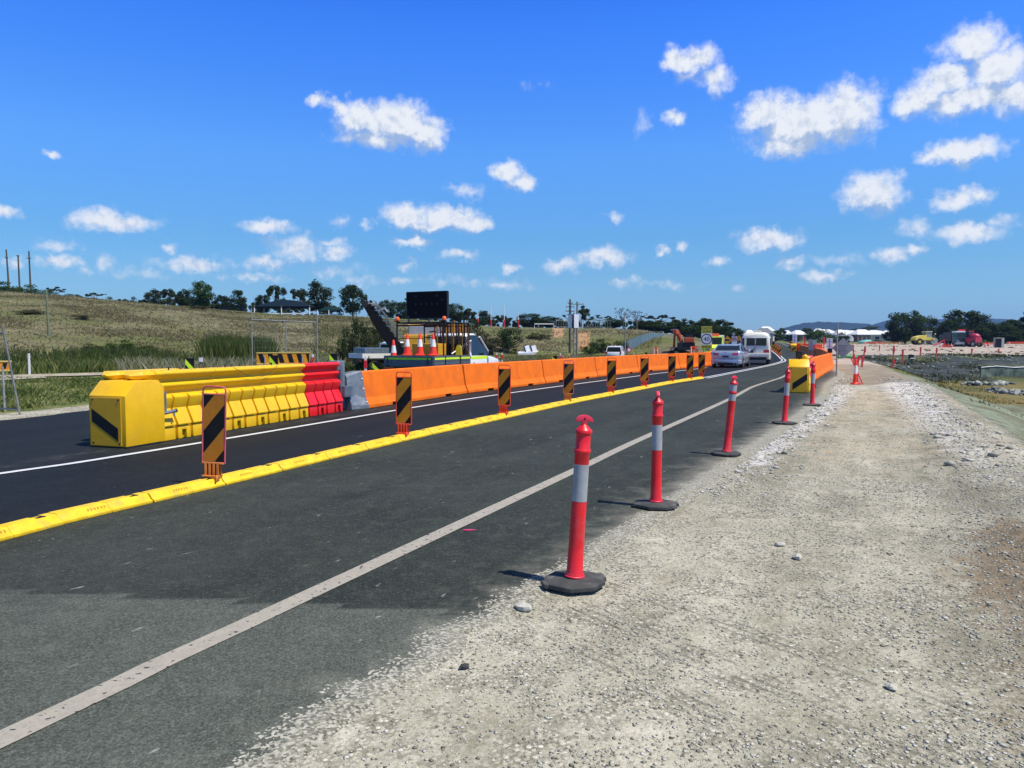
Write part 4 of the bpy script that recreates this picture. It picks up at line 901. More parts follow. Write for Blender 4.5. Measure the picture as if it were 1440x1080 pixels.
# ---- utility with tray
M_unlit = mat('unlit_lamp', (.014, .014, .014), .4)
def cab(t, y0, W=.90, paint=None, H=1.80, lime=False, bonnet=True):
    paint = paint or M_carwhite; b = MB()
    L = y0 + (2.75 if bonnet else 1.2)
    st = [(y0, W, .42, 1.10), (y0 + .05, W + .01, .40, 1.13), (y0 + 1.35, W + .01, .40, 1.12), (y0 + 1.7, W, .42, 1.10), (y0 + 2.4, W - .03, .45, .98), (y0 + 2.65, W - .12, .50, .86), (y0 + 2.75, W - .3, .55, .74)]
    b.loft([rring(w, zb, zt, y, .08, .10) for y, w, zb, zt in st]); body = b.build('cab_body', paint, t, smooth=45)
    g = MB(); gs = [(y0 + .03, .74, 1.05, H - .10), (y0 + .25, .73, 1.05, H - .05), (y0 + .8, .73, 1.05, H - .05), (y0 + 1.0, .74, 1.05, H - .12), (y0 + 1.75, .80, 1.05, 1.14)]
    g.loft([[(-W + .03, y, zb), (-w, y, zt - .05), (-w * .9, y, zt), (w * .9, y, zt), (w, y, zt - .05), (W - .03, y, zb)] for y, w, zb, zt in gs]); g.build('windows', M_glass, t, smooth=40)
    r = MB(); r.loft([[(-w, y, z - .07), (-w * .86, y, z), (w * .86, y, z), (w, y, z - .07)] for y, w, z in ((y0 - .0, .745, H - .08), (y0 + .2, .745, H), (y0 + .75, .745, H), (y0 + 1.02, .745, H - .09))])
    for s_ in (-1, 1):
        r.tube([(s_ * .76, y0 + 1.0, H - .13), (s_ * .86, y0 + 1.72, 1.10)], .04, 0, 6); r.tube([(s_ * .74, y0 + .05, H - .12), (s_ * .88, y0 + .02, 1.08)], .075, 0, 6)
    r.build('roof', paint, t, smooth=45)
    for s_ in (-1, 1):
        m_ = MB(); m_.box((s_ * 1.05, y0 + 1.42, 1.20), (.20, .10, .17)); m_.build('mirror', M_dark, t, bevel=.03)
        if lime:
            l = MB(); l.box((s_ * (W + .012), y0 + .72, 1.045), (.006, 1.30, .11)); l.build('lime_band', M_lime2, t)
            lg = MB(); lg.disc((s_ * (W + .013), y0 + .28, .80), .085, 'x', .006, 0, 14, .045); lg.build('door_emblem', mat('red_grey_emblem', (.62, .22, .2), .5), t)
            lw = MB()
            for k in range(5): lw.box((s_ * (W + .013), y0 + .42 + .055 * k, .79), (.005, .035, .04))
            lw.build('door_lettering', mat('grey_lettering', (.4, .4, .4), .5), t)
        d_ = MB(); d_.box((s_ * (W + .011), y0 + 1.36, .78), (.006, .012, .62)); d_.build('door_seam', M_dark, t)
        a = MB(); a.disc((s_ * (W - .04), y0 + 2.05, .40), .43, 'x', .16, 0, 22); a.build('wheel_arch', M_dark, t)
        wheel(t, s_ * (W - .08), y0 + 2.05, .37, .24)
        hl = MB(); hl.box((s_ * (W - .22), y0 + 2.66, .82), (.26, .10, .14)); hl.build('headlight', M_rim, t, bevel=.03)
def board_ute():
    p = ground(574, 25.6); t = thing('tray_ute', 'white utility with grey drop-side tray, black arrow board and cones, behind the orange wall', 'utility truck', p, R(-25.5))
    W = .985; z0, z1 = .79, 1.16
    b = MB(); b.box((0, 1.30, z0 + .03), (2 * W - .02, 2.60, .07)); b.box((0, 1.3, .66), (.9, 2.6, .14)); b.build('tray_floor', M_grey, t)
    def side(name, c, d, ax):
        m_ = MB(); m_.box(c, d); o = m_.build(name, M_grey, t, bevel=.006); k = MB(); q = MB(); n = 5
        for i in range(3):
            zz = z0 + .08 + .11 * i
            if ax == 'x': q.box((c[0], c[1] - .018, zz), (d[0] * .985, .012, .018))
            else: q.box((c[0] + .018, c[1], zz), (.012, d[1] * .985, .018))
        q.build('rib', M_grey, o)
        if ax == 'x': k.box((c[0], c[1] - .022, z1 - .10), (d[0] * .92, .006, .065))
        else: k.box((c[0] + .022, c[1], z1 - .10), (.006, d[1] * .96, .065))
        k.build('lime_tape', M_lime if ax == 'x' else M_lime2, o)
        h = MB()
        for s_ in (-.42, .40):
            if ax == 'x': h.box((c[0] + s_ * d[0], c[1] - .03, z1 - .17), (.03, .03, .22)); h.box((c[0] + s_ * d[0], c[1] - .03, z0 + .02), (.16, .03, .05))
            else: h.box((c[0] + .03, c[1] + s_ * d[1] * .5, z1 - .17), (.03, .025, .30))
        h.build('latch', M_dark, o)
    side('tailgate', (0, .0, (z0 + z1) / 2), (2 * W, .03, z1 - z0), 'x'); side('drop_side', (W, 1.31, (z0 + z1) / 2), (.03, 2.56, z1 - z0), 'y')
    m_ = MB(); m_.box((-W, 1.31, (z0 + z1) / 2), (.03, 2.56, z1 - z0)); m_.build('drop_side', M_grey, t, bevel=.006)
    dk = MB(); dk.box((-.02, .62, 1.135), (1.86, 1.1, .05)); dk.build('deck_box', M_dark, t)
    k = MB()   # rack frame
    for x in (-.95, .95):
        for y in (.75, 2.55): k.tube([(x, y, z0), (x, y, 2.30)], .028, 0, 6)
        k.tube([(x, .75, 2.30), (x, 2.55, 2.30)], .03, 0, 6); k.tube([(x, .75, 1.75), (x, 2.55, 1.75)], .016, 0, 6)
    for y in (.75, 2.55):
        for z in (2.30, 2.20): k.tube([(-.95, y, z), (.95, y, z)], .03, 0, 6)
    k.tube([(-.95, 2.55, 1.8), (.95, 2.55, 1.8)], .02)
    for x in (-.5, 0, .5): k.tube([(x, 2.55, z0), (x, 2.55, 2.3)], .018)
    k.tube([(.93, 1.95, 1.20), (.93, 2.5, 1.75)], .03, 0, 6)
    k.build('rack', M_dark, t)
    po = [MB(), MB(), MB()]
    for i in range(13):
        x = -.42 + .115 * i; po[i % 3].box((x, 2.46 - .05 * (i % 2), 1.50 + .04 * (i % 4)), (.035 + .02 * (i % 2), .03, 1.35 + .08 * (i % 4)), ry=R(1.5 * math.sin(i * 2.1)))
    for q_, n_, m_ in zip(po, ('timber_legs', 'orange_legs', 'dark_legs'), (mat('brown_timber_legs', (.20, .085, .03), .7, var=.3), mat('orange_legs', (.62, .30, .03), .5, var=.2), M_dark)):
        q_.build(n_, m_, t)
    yb_ = MB(); yb_.box((-.25, 1.75, 1.36), (1.1, .55, .42)); yb_.build('yellow_locker', M_plant, t, bevel=.02)
    st = MB(); st.tube([(.60, 1.9, 1.2), (.93, 2.75, 1.68)], .03); st.tube([(.93, 2.75, 1.68), (.93, 2.75, 1.3)], .02); st.build('stay', M_rim, t)
    pst = MB(); pst.tube([(.10, 1.2, 2.3), (.10, 1.2, 2.62)], .035); pst.tube([(-.75, 1.2, 2.3), (-.75, 1.2, 2.55)], .05); pst.build('board_post', M_galv, t)
    bd = MB(); bd.box((0.03, 1.2, 2.93), (1.62, .09, .90)); bo = bd.build('arrow_board', mat('matt_black_board', (.007, .007, .008), .75, spec=.2), t, bevel=.012)
    rim = MB(); rim.box((.03, 1.2, 3.39), (1.66, .12, .03)); rim.box((.86, 1.2, 2.93), (.03, .12, .9)); rim.box((-.80, 1.2, 2.93), (.03, .12, .9)); rim.box((.03, 1.2, 2.47), (1.66, .12, .03)); rim.build('rim', M_dark, bo)
    for x, z in [(-.42, 2.96), (-.2, 2.96), (.02, 2.96), (.24, 2.96), (.46, 2.96), (-.42, 3.24), (.46, 3.24), (-.42, 2.66), (.66, 3.1)]: MB().disc((x, 1.148, z), .035, 'y', .02, 0, 10).build('lamp', M_unlit, bo)
    hk = MB(); hk.box((-.86, 1.2, 3.15), (.07, .08, .06)); hk.build('bracket', M_dark, bo)
    for x, y in ((-.93, .75), (.98, .75)):
        bc = MB(); bc.lathe([(.04, 0), (.075, .02), (.08, .06), (.07, .12), (.04, .15)], 0, 14, (x, y, 2.36)); bb = bc.build('beacon', M_beacon, t, smooth=50)
        c_ = MB(); c_.lathe([(.07, 2.325), (.10, 2.335), (.10, 2.36), (.06, 2.36)], 0, 12, (x, y, 0)); c_.build('beacon_base', M_dark, bb)
    mir = MB(); mir.box((.72, 1.0, 2.40), (.22, .10, .05)); mir.build('work_lamp', M_rim, t, bevel=.015)
    cab(t, 2.72, .90, M_carwhite, 1.95, True)
    for s_ in (-1, 1): wheel(t, s_ * .80, .95, .37, .24)
    mg = MB(); mg.box((0, 1.0, .58), (1.5, 1.9, .10)); mg.build('chassis', M_dark, t)
    for s_ in (-1, 1): MB().box((s_ * .78, -.02, .70), (.34, .06, .12)).build('tail_lamp', M_tail, t)
    return t
BU = board_ute(); bpy.context.view_layer.update()
def on_ute(x, y, z): return BU.matrix_world @ Vector((x, y, z))
# ---- traffic cones
def make_cone(label, loc, group=None, s=1.0, black=False):
    t = thing('traffic_cone', label, 'traffic cone', loc, 0, group, s=s)
    def rr_(z): return .135 - .105 * (z / .72)
    b = MB(); b.loft([[(x * k, y * k, z) for x, y in ((-.175, -.12), (-.12, -.175), (.12, -.175), (.175, -.12), (.175, .12), (.12, .175), (-.12, .175), (-.175, .12))] for z, k in ((0, 1), (.035, 1), (.04, .95))]); b.build('base', M_dark if black else M_conered, t)
    b = MB(); b.lathe([(.150, .038), (rr_(.06), .055), (rr_(.30), .30), (rr_(.52), .52), (rr_(.70), .70), (.022, .715)], 0, 24); b.build('cone', M_conered, t, smooth=40)
    b = MB(); b.lathe([(rr_(.29) - .004, .29), (rr_(.29) + .002, .291), (rr_(.53) + .002, .529), (rr_(.53) - .004, .53)], 0, 24); b.build('white_collar', M_conewhite, t, smooth=40)
    return t
CG = 'cones on the tray of the arrow board utility'
c1 = make_cone('red and white cone at the left rear corner of the grey tray, lowest of four', on_ute(-.70, .10, 1.09), CG, 1.0)
c1.location = on_ute(-.74, .22, .95); c1.scale = (1.05,) * 3
for x, y, lab in ((-.33, .45, 'red and white cone on the tray right beside the dark conveyor, second from left'), (.19, .45, 'red and white cone on the tray below the arrow board, third from left'), (.72, .45, 'red and white cone on the tray nearest the cab, rightmost of four')):
    dup(c1, lab, on_ute(x, y, 1.162))
t = thing('marker_tag', 'small yellow marker sign hanging at the grey tray corner near the cab', 'marker', on_ute(.98, 1.75, 1.165), R(-12))
b = MB(); b.loft([[(-.11, y, 0), (-.11, y, .22), (-.05, y, .36), (.05, y, .36), (.11, y, .22), (.11, y, 0)] for y in (-.02, .02)]); b.build('plate', mat('bright_yellow_plastic', (.85, .62, .01), .5), t); b = MB(); b.tube([(0, 0, .34), (-.02, 0, .5), (-.15, 0, .42)], .015); b.build('strap', M_dark, t)
# ---- pavement milling machine
def miller():
    p = ground(608, 37.5); t = thing('milling_machine', 'yellow road milling machine with a raised dark conveyor, behind the tray ute', 'milling machine', p, R(4))
    b = MB(); b.box((.15, 0, 1.35), (3.0, 1.8, 1.25)); b.box((.15, 0, .62), (3.3, 2.0, .3)); body = b.build('body', M_plant, t, bevel=.05)
    h = MB(); h.box((-.25, -.1, 2.10), (1.75, 1.3, .62)); h.build('engine_hood', M_plantgrey, t, bevel=.06)
    sl = MB()
    for k in range(8): sl.box((.72 + .135 * k, -.93, 1.62), (.06, .06, 1.72))
    sl.build('side_slats', mat('rusty_orange_slats', (.42, .17, .03), .6, dirt=((.1, .06, .03), .7)), t)
    pn = MB(); pn.box((1.18, -.88, 1.62), (1.2, .05, 1.8)); pn.build('rear_panel', M_dark, t)
    pl = MB()
    for x in (-1.1, -.4, .4, 1.1): pl.tube([(x, .1, 2.0), (x, .1, 2.45)], .03)
    pl.tube([(-1.2, .1, 2.45), (1.3, .1, 2.45)], .04); pl.build('hand_rail', M_plant, t)
    hs = MB(); hs.tube([(-.1, -.95, 2.1), (.2, -1.0, 2.15), (.42, -.98, 2.0), (.5, -.95, 1.85)], .04); hs.build('hose', M_dark, t)
    for x in (-1.15, 1.2):
        for y in (-.75, .75):
            tr = MB(); tr.loft([[(x - .55, y - .17, .18), (x - .40, y - .17, .02), (x + .40, y - .17, .02), (x + .55, y - .17, .18), (x + .42, y - .17, .44), (x - .42, y - .17, .44)], [(x - .55, y + .17, .18), (x - .40, y + .17, .02), (x + .40, y + .17, .02), (x + .55, y + .17, .18), (x + .42, y + .17, .44), (x - .42, y + .17, .44)]]); tr.build('crawler_track', M_dark, t, bevel=.02)
    # conveyor rising to the left
    a, c = Vector((-1.2, -.9, .8)), Vector((-3.05, -1.1, 3.32)); dv = (c - a).normalized(); up = Vector((0, 1, 0)).cross(dv).normalized(); up = up if up.z > 0 else -up; sd_ = Vector((0, 1, 0))
    def cr(p, w, h0, h1): return [p + sd_ * -w + up * h0, p + sd_ * w + up * h0, p + sd_ * w + up * h1, p + sd_ * -w + up * h1]
    b = MB(); b.loft([cr(a, .40, -.30, .18), cr(a + dv * 1.4, .42, -.30, .22), cr(a + dv * 2.2, .42, -.26, .24), cr(c, .38, -.12, .24)]); b.build('conveyor_trough', bpy.data.materials['matt_black_board'], t, bevel=.02)
    tw = MB()
    for w in (-.42, .42):
        tw.tube([a + sd_ * w + up * .45, c + sd_ * w + up * .45], .02, 0, 5)
        for k in range(9):
            q = a + dv * (.3 + .3 * k); tw.tube([q + sd_ * w + up * .2, q + dv * .15 + sd_ * w + up * .45, q + dv * .3 + sd_ * w + up * .2], .014, 0, 5)
    tw.build('lattice', M_galv, t)
    hd_ = MB(); hd_.box(tuple(c + dv * -.10 + up * .26), (.42, .70, .16)); hd_.build('discharge_hood', mat('pale_concrete_grey_paint', (.32, .31, .28), .7), t, bevel=.03)
    dr = MB(); dr.disc(tuple(c + dv * .10), .17, 'y', .80, 0, 18); dr.build('head_drum', M_dark, t, bevel=.02)
    ln = MB()
    for w in (-.3, .3): ln.tube([c + sd_ * w + up * .3 - dv * .5, c + sd_ * w + up * .62 - dv * .55, c + sd_ * w + up * .62 - dv * .8], .03, 0, 6)
    ln.build('work_light', M_plantgrey, t)
    return t
miller()
# ---- white ute behind, left of the conveyor
def plain_ute(label, loc, rz, s=1.0, canopy=True):
    t = thing('tray_ute', label, 'utility truck', loc, rz, s=s)
    b = MB(); b.box((0, .85, .82), (1.8, 1.70, .08)); b.box((0, .85, .62), (.8, 1.7, .2)); b.build('tray_floor', M_dark, t)
    b = MB()
    for c_, d_ in (((0, 0, .97), (1.8, .03, .25)), ((.9, .85, .97), (.03, 1.7, .25)), ((-.9, .85, .97), (.03, 1.7, .25))): b.box(c_, d_)
    b.build('drop_sides', M_white, t, bevel=.006)
    b = MB()
    for s_ in (-1, 1):
        for y in (.35, 1.25): b.box((s_ * .92, y, .90), (.02, .05, .12))
    b.build('latches', M_dark, t)
    if canopy:
        b = MB(); b.box((0, .9, 1.24), (1.5, 1.4, .30)); b.build('toolbox', mat('blue_grey_toolbox', (.20, .27, .36), .3, metal=.4), t, bevel=.02)
    cab(t, 1.78, .88, M_carwhite, 1.72)
    for s_ in (-1, 1): wheel(t, s_ * .78, .7, .36, .24)
    for s_ in (-1, 1): MB().box((s_ * .72, -.02, .72), (.3, .05, .12)).build('tail_lamp', M_tail, t)
    return t
p = ground(500, 38); plain_ute('white utility with short white tray and blue grey toolbox, left of the conveyor', p, R(-55), .95)
# ---- white wagon far behind the wall
def wagon(label, loc, rz):
    t = thing('station_wagon', label, 'car', loc, rz)
    b = MB(); b.loft([rring(w, zb, zt, y, .08, .12) for y, w, zb, zt in ((0, .80, .45, 1.0), (.06, .88, .36, 1.06), (.3, .91, .32, 1.08), (3.2, .91, .32, 1.06), (4.2, .87, .35, .98), (4.55, .72, .42, .8))]); b.build('body', M_carwhite, t, smooth=45)
    b = MB(); b.loft([[(-.86, y, 1.0), (-w, y, z), (w, y, z), (.86, y, 1.0)] for y, w, z in ((.03, .70, 1.45), (.35, .70, 1.66), (2.3, .70, 1.66), (3.3, .78, 1.08))]); b.build('windows', M_glass, t)
    b = MB(); b.loft([[(-w, y, z - .05), (-w * .9, y, z), (w * .9, y, z), (w, y, z - .05)] for y, w, z in ((.12, .71, 1.62), (.4, .72, 1.71), (2.2, .72, 1.71), (2.45, .71, 1.62))])
    for s_ in (-1, 1):
        for y0, y1 in ((.0, .2), (1.4, 1.4), (3.25, 2.4)): b.tube([(s_ * .87, y0, 1.04), (s_ * .715, y1, 1.65)], .045, 0, 6)
    b.build('roof', M_carwhite, t, smooth=40)
    b = MB(); b.lathe([(.06, 1.70), (.07, 1.76), (.05, 1.82)], 0, 10, (0, 1.2, 0)); b.build('beacon', M_beacon, t)
    for s_ in (-1, 1):
        l = MB(); l.box((s_ * .80, .0, .95), (.16, .06, .28)); l.build('tail_lamp', M_tail, t, bevel=.02)
        for y in (.85, 3.4): wheel(t, s_ * .82, y, .35, .22)
    b = MB(); b.box((0, -.02, .50), (1.7, .1, .22)); b.build('rear_bumper', M_dark, t, bevel=.03)
    return t
p = ground(863, 86); wagon('white station wagon with a roof beacon parked on the track below the bank', p, R(-15))
# ---- excavator
def excavator():
    p = ground(961, 76); t = thing('excavator', 'orange excavator with folded boom and dark cab, on the dirt mound', 'excavator', p, R(-10), s=.88)
    for x in (-.85, .85):
        b = MB(); pr = [(-1.35, .30), (-1.15, .02), (1.15, .02), (1.35, .30), (1.15, .66), (-1.15, .66)]; b.prism(pr, 'y', 0, .01) if 0 else b.loft([[(x - .22, y, z) for y, z in pr], [(x + .22, y, z) for y, z in pr]]); b.build('crawler_track', M_dark, t, bevel=.03)
    b = MB(); b.box((.25, -.2, 1.25), (1.9, 2.0, .85)); b.build('house', M_dark, t, bevel=.08)
    b = MB(); b.box((.55, -.85, 1.95), (1.1, .9, .55)); b.build('engine_cover', mat('excavator_orange_paint', (.46, .075, .02), .45, dirt=((.3, .12, .06), .5)), t, bevel=.08)
    b = MB(); b.box((.62, .45, 2.05), (.85, 1.2, 1.0)); b.build('cab', M_glass, t, bevel=.06); b = MB()
    for x in (.2, 1.04):
        for y in (-.14, 1.04): b.tube([(x, y, 1.6), (x, y, 2.58)], .04)
    b.box((.62, .45, 2.58), (.92, 1.26, .07)); b.build('cab_frame', M_dark, t)
    mo = bpy.data.materials['excavator_orange_paint']
    b = MB(); pts = [(-.15, .3, 1.4), (-.40, .5, 2.25), (-.72, .4, 2.85), (-1.1, -.1, 2.98)]
    b.loft([[Vector(q) + Vector((-.14, 0, -h)), Vector(q) + Vector((.14, 0, -h)), Vector(q) + Vector((.14, 0, h)), Vector(q) + Vector((-.14, 0, h))] for q, h in zip(pts, (.34, .38, .30, .22))]); b.build('boom', mo, t, bevel=.03)
    b = MB(); b.loft([[(-1.13, -.3, 3.0), (-.87, -.3, 3.0), (-.87, .05, 2.9), (-1.13, .05, 2.9)], [(-1.2, .05, 1.1), (-.94, .05, 1.1), (-.94, .28, 1.1), (-1.2, .28, 1.1)]]); b.build('stick', mat('dark_orange_paint', (.42, .07, .02), .5), t, bevel=.02)
    b = MB(); b.loft([[(-1.5, -.1, 1.1), (-.65, -.1, 1.1), (-.65, .5, 1.15), (-1.5, .5, 1.15)], [(-1.5, -.35, .75), (-.65, -.35, .75), (-.65, .5, .70), (-1.5, .5, .70)], [(-1.48, -.1, .40), (-.68, -.1, .40), (-.68, .3, .38), (-1.48, .3, .38)]]); b.build('bucket', M_dark, t, bevel=.02)
    b = MB(); b.tube([(-.62, .9, 1.6), (-.66, .75, 2.5)], .06); b.tube([(-.70, .4, 3.1), (-.95, -.2, 3.15)], .05); b.build('hydraulic_ram', M_rim, t)
    return t
excavator()
# ---- fluorescent yellow truck behind the speed sign
def ytruck():
    p = ground(1003.5, 72); t = thing('works_truck', 'fluorescent yellow works truck half hidden behind the speed sign', 'truck', p, R(165))
    b = MB(); b.loft([[(-.85, y, .45), (-.85, y, z), (-.75, y, z + .06), (.75, y, z + .06), (.85, y, z), (.85, y, .45)] for y, z in ((0, 1.25), (1.5, 1.25), (2.2, 1.15), (2.5, .95))]); b.build('bonnet', M_fluoro, t, smooth=40)
    b = MB(); b.box((0, .35, 1.62), (1.5, 1.0, .75)); b.build('windows', M_glass, t, bevel=.05)
    b = MB(); b.box((0, .35, 2.02), (1.6, 1.15, .09))
    for x in (-.76, .76):
        for y in (-.15, .86): b.tube([(x, y, 1.25), (x, y, 2.0)], .05)
    b.build('cab_frame', M_fluoro, t, bevel=.01)
    b = MB(); b.box((0, -1.3, 1.45), (1.9, 2.1, 1.5)); b.build('cargo_body', M_white, t, bevel=.03)
    b = MB(); b.box((0, .3, 2.22), (.9, .25, .28)); b.build('light_bar', M_beacon, t, bevel=.03)
    for s_ in (-1, 1):
        l = MB(); l.box((s_ * .6, 2.45, .85), (.3, .1, .18)); l.build('headlight', M_rim, t)
        for y in (-1.6, 1.6): wheel(t, s_ * .78, y, .4, .25)
    return t
ytruck()
# ------------------------------------------------------------------ trees
def leafy(t, col, k=.35):
    a = t.n('ShaderNodeBsdfDiffuse', {'Color': col}); b = t.n('ShaderNodeBsdfTranslucent', {'Color': col}); m = t.n('ShaderNodeMixShader', (k, a.outputs[0], b.outputs[0])); t.t.links.new(m.outputs[0], t.out.inputs[0]); return t.mat
def leaf_mat(name, a, b, c):
    t = NT(name); g = t.n('ShaderNodeNewGeometry'); n = t.noise(g.outputs['Position'], .55, 4, .6).outputs[0]
    oi = t.n('ShaderNodeObjectInfo').outputs['Random']
    col = t.mix(t.step(t.math('ADD', t.math('MULTIPLY', n, .7), t.math('MULTIPLY', g.outputs['Random Per Island'], .3)), .32, .66), a, b)
    col = t.mix(t.math('MULTIPLY', t.step(g.outputs['Random Per Island'], .8, 1.0), .6), col, c)
    col = t.mix(t.math('MULTIPLY', oi, .35), col, tuple(x * .55 for x in a))
    return leafy(t, col)
M_gum = leaf_mat('eucalyptus_leaves', (.028, .044, .019), (.070, .095, .038), (.15, .16, .07))
M_dense = leaf_mat('dense_dark_leaves', (.022, .041, .014), (.058, .090, .026), (.115, .16, .048))
M_bright = leaf_mat('bright_green_leaves', (.030, .065, .014), (.075, .13, .028), (.14, .20, .05))
M_scrub = leaf_mat('dull_scrub_leaves', (.042, .048, .021), (.09, .092, .042), (.15, .14, .07))
M_bare = leaf_mat('thin_grey_twigs', (.05, .045, .035), (.10, .09, .07), (.07, .085, .04))
M_bark = mat('grey_brown_bark', (.13, .105, .08), .9, var=.3, scale=4, bump=.3)
nprng = np.random.default_rng(11)
def leaf_cloud(centres, radii, per, size, squash=.8, rng=nprng):
    V = []; k = 0
    C_ = np.repeat(np.asarray(centres), per, 0); Rd = np.repeat(np.asarray(radii), per)
    d = rng.normal(size=C_.shape); d /= np.linalg.norm(d, axis=1)[:, None]
    rad = Rd * (rng.random(len(C_)) ** .38); P = C_ + d * rad[:, None] * np.array([1, 1, squash])
    n = d * .6 + rng.normal(size=P.shape) * .55 + np.array([0, 0, .35]); n /= np.linalg.norm(n, axis=1)[:, None]
    a = np.cross(n, rng.normal(size=P.shape)); a /= np.linalg.norm(a, axis=1)[:, None]; b = np.cross(n, a)
    s = size * (.6 + .8 * rng.random(len(P)))[:, None]
    Q = np.stack([P - a * s, P - b * s * .55, P + a * s, P + b * s * .55], 1).reshape(-1, 3)
    return Q, np.arange(len(Q)).reshape(-1, 4)
def limbs(b, base, tips, r0, fork):
    b.tube([base, base + (fork - base) * .5 + Vector((rnd.uniform(-.1, .1), rnd.uniform(-.1, .1), 0)), fork], [r0, r0 * .8, r0 * .62], 0, 7)
    for tp in tips:
        m_ = fork + (Vector(tp) - fork) * .5 + Vector((rnd.uniform(-.25, .25), rnd.uniform(-.25, .25), rnd.uniform(0, .3)))
        b.tube([fork, m_, tp], [r0 * .5, r0 * .3, r0 * .10], 0, 5)
def make_tree(kind, seed, label='tree', H=9.0):
    rng = np.random.default_rng(seed); W = H * {'round': .42, 'gum': .46, 'flat': .62, 'tall': .30, 'column': .36, 'bare': .42, 'bush': .62}[kind]
    cs, rs = [], []
    if kind in ('round', 'tall', 'column', 'bush'):
        n = {'round': 46, 'tall': 38, 'column': 38, 'bush': 26}[kind]; zlo = {'round': .14, 'tall': .20, 'column': .07, 'bush': .12}[kind]
        for i in range(n):
            z = zlo + (.93 - zlo) * rng.random(); prof = math.sin(math.pi * min(1, max(.05, (z - zlo * .5) / (1.08 - zlo * .5)))) ** .6
            if kind == 'column': prof = min(1, 1.25 * (1.02 - z) ** .5)
            r = W * prof * (.25 + .75 * rng.random() ** .5) * .85; a = rng.random() * 6.283
            cs.append((r * math.cos(a), r * math.sin(a), H * z)); rs.append(H * (.095 + .085 * rng.random()) * (1.7 if kind == 'bush' else 1))
    elif kind == 'gum':
        for i in range(9):
            a = rng.random() * 6.283; r = W * (.15 + .8 * rng.random()); z = .52 + .40 * rng.random() - .12 * (r / W)
            c0 = np.array([r * math.cos(a), r * math.sin(a), H * z])
            for q in range(4): cs.append(tuple(c0 + rng.normal(size=3) * H * .05)); rs.append(H * (.06 + .05 * rng.random()))
    elif kind == 'flat':
        for i in range(9):
            a = rng.random() * 6.283; r = W * (.1 + .9 * rng.random() ** .7); z = .80 + .13 * rng.random() - .20 * (r / W) ** 2
            c0 = np.array([r * math.cos(a), r * math.sin(a), H * z])
            for q in range(4): cs.append(tuple(c0 + rng.normal(size=3) * np.array([.07, .07, .02]) * H)); rs.append(H * (.045 + .035 * rng.random()))
    else:
        for i in range(26):
            a = rng.random() * 6.283; r = W * (.2 + .8 * rng.random()); z = .45 + .5 * rng.random()
            cs.append((r * math.cos(a), r * math.sin(a), H * z)); rs.append(H * .07)
    m_ = {'round': M_dense, 'tall': M_gum, 'column': M_dense, 'bush': M_scrub, 'gum': M_gum, 'flat': M_gum, 'bare': M_bare}[kind]
    per = {'round': 120, 'tall': 110, 'column': 120, 'bush': 90, 'gum': 120, 'flat': 85, 'bare': 16}[kind]
    Q, Fc = leaf_cloud(cs, rs, per, H * (.02 if kind == 'bare' else .034 if kind == 'bush' else .025), .85 if kind != 'flat' else .5, rng)
    t = thing('tree' if kind != 'bush' else 'shrub', label, 'tree' if kind != 'bush' else 'shrub')
    fast_mesh('crown' if kind != 'bush' else 'foliage', Q, Fc, m_, None, t)
    b = MB(); fork = Vector((rng.normal() * .02 * H, 0, H * (.34 if kind not in ('bush', 'flat') else .12 if kind == 'bush' else .5)))
    order = np.argsort([-c[2] for c in cs])[:: max(1, len(cs) // 9)]
    limbs(b, Vector((0, 0, -.3)), [cs[i] for i in order], H * (.028 if kind != 'bush' else .02), fork); b.build('trunk' if kind != 'bush' else 'stems', M_bark, t)
    return t
TREES = {}
def tree(kind, px, top, w, Y, label, mat_=None, base=None, cat='tree'):
    """px: middle, top: crown top (photograph pixels), w: crown width in pixels, Y: distance; real size follows"""
    x = (px - 720) / 1060 * Y; zb = gz(x, Y) if base is None else base; zt = at(px, top, Y).z; H = max(.5, zt - zb); Wm = w * Y / 1060
    key = (kind, int(px * 7) % 3, mat_.name if mat_ else '')
    Wn = 9 * {'round': .42, 'gum': .46, 'flat': .62, 'tall': .30, 'column': .36, 'bare': .42, 'bush': .62}[kind] * 2.05
    if key not in TREES:
        TREES[key] = o = make_tree(kind, 40 + 13 * key[1] + len(kind) * 3, label)
        if mat_:
            for c in o.children:
                if c.name.startswith(('crown', 'foliage')): c.data.materials[0] = mat_
    else: o = dup(TREES[key], label)
    o.location = (x, Y, zb - .03); o.scale = (Wm / Wn, Wm / Wn, H / 9.0); o.rotation_euler = (0, 0, (px * 1.7) % 6.28); o['label'] = label; o['group'] = 'trees and shrubs around the roadworks'
    return o
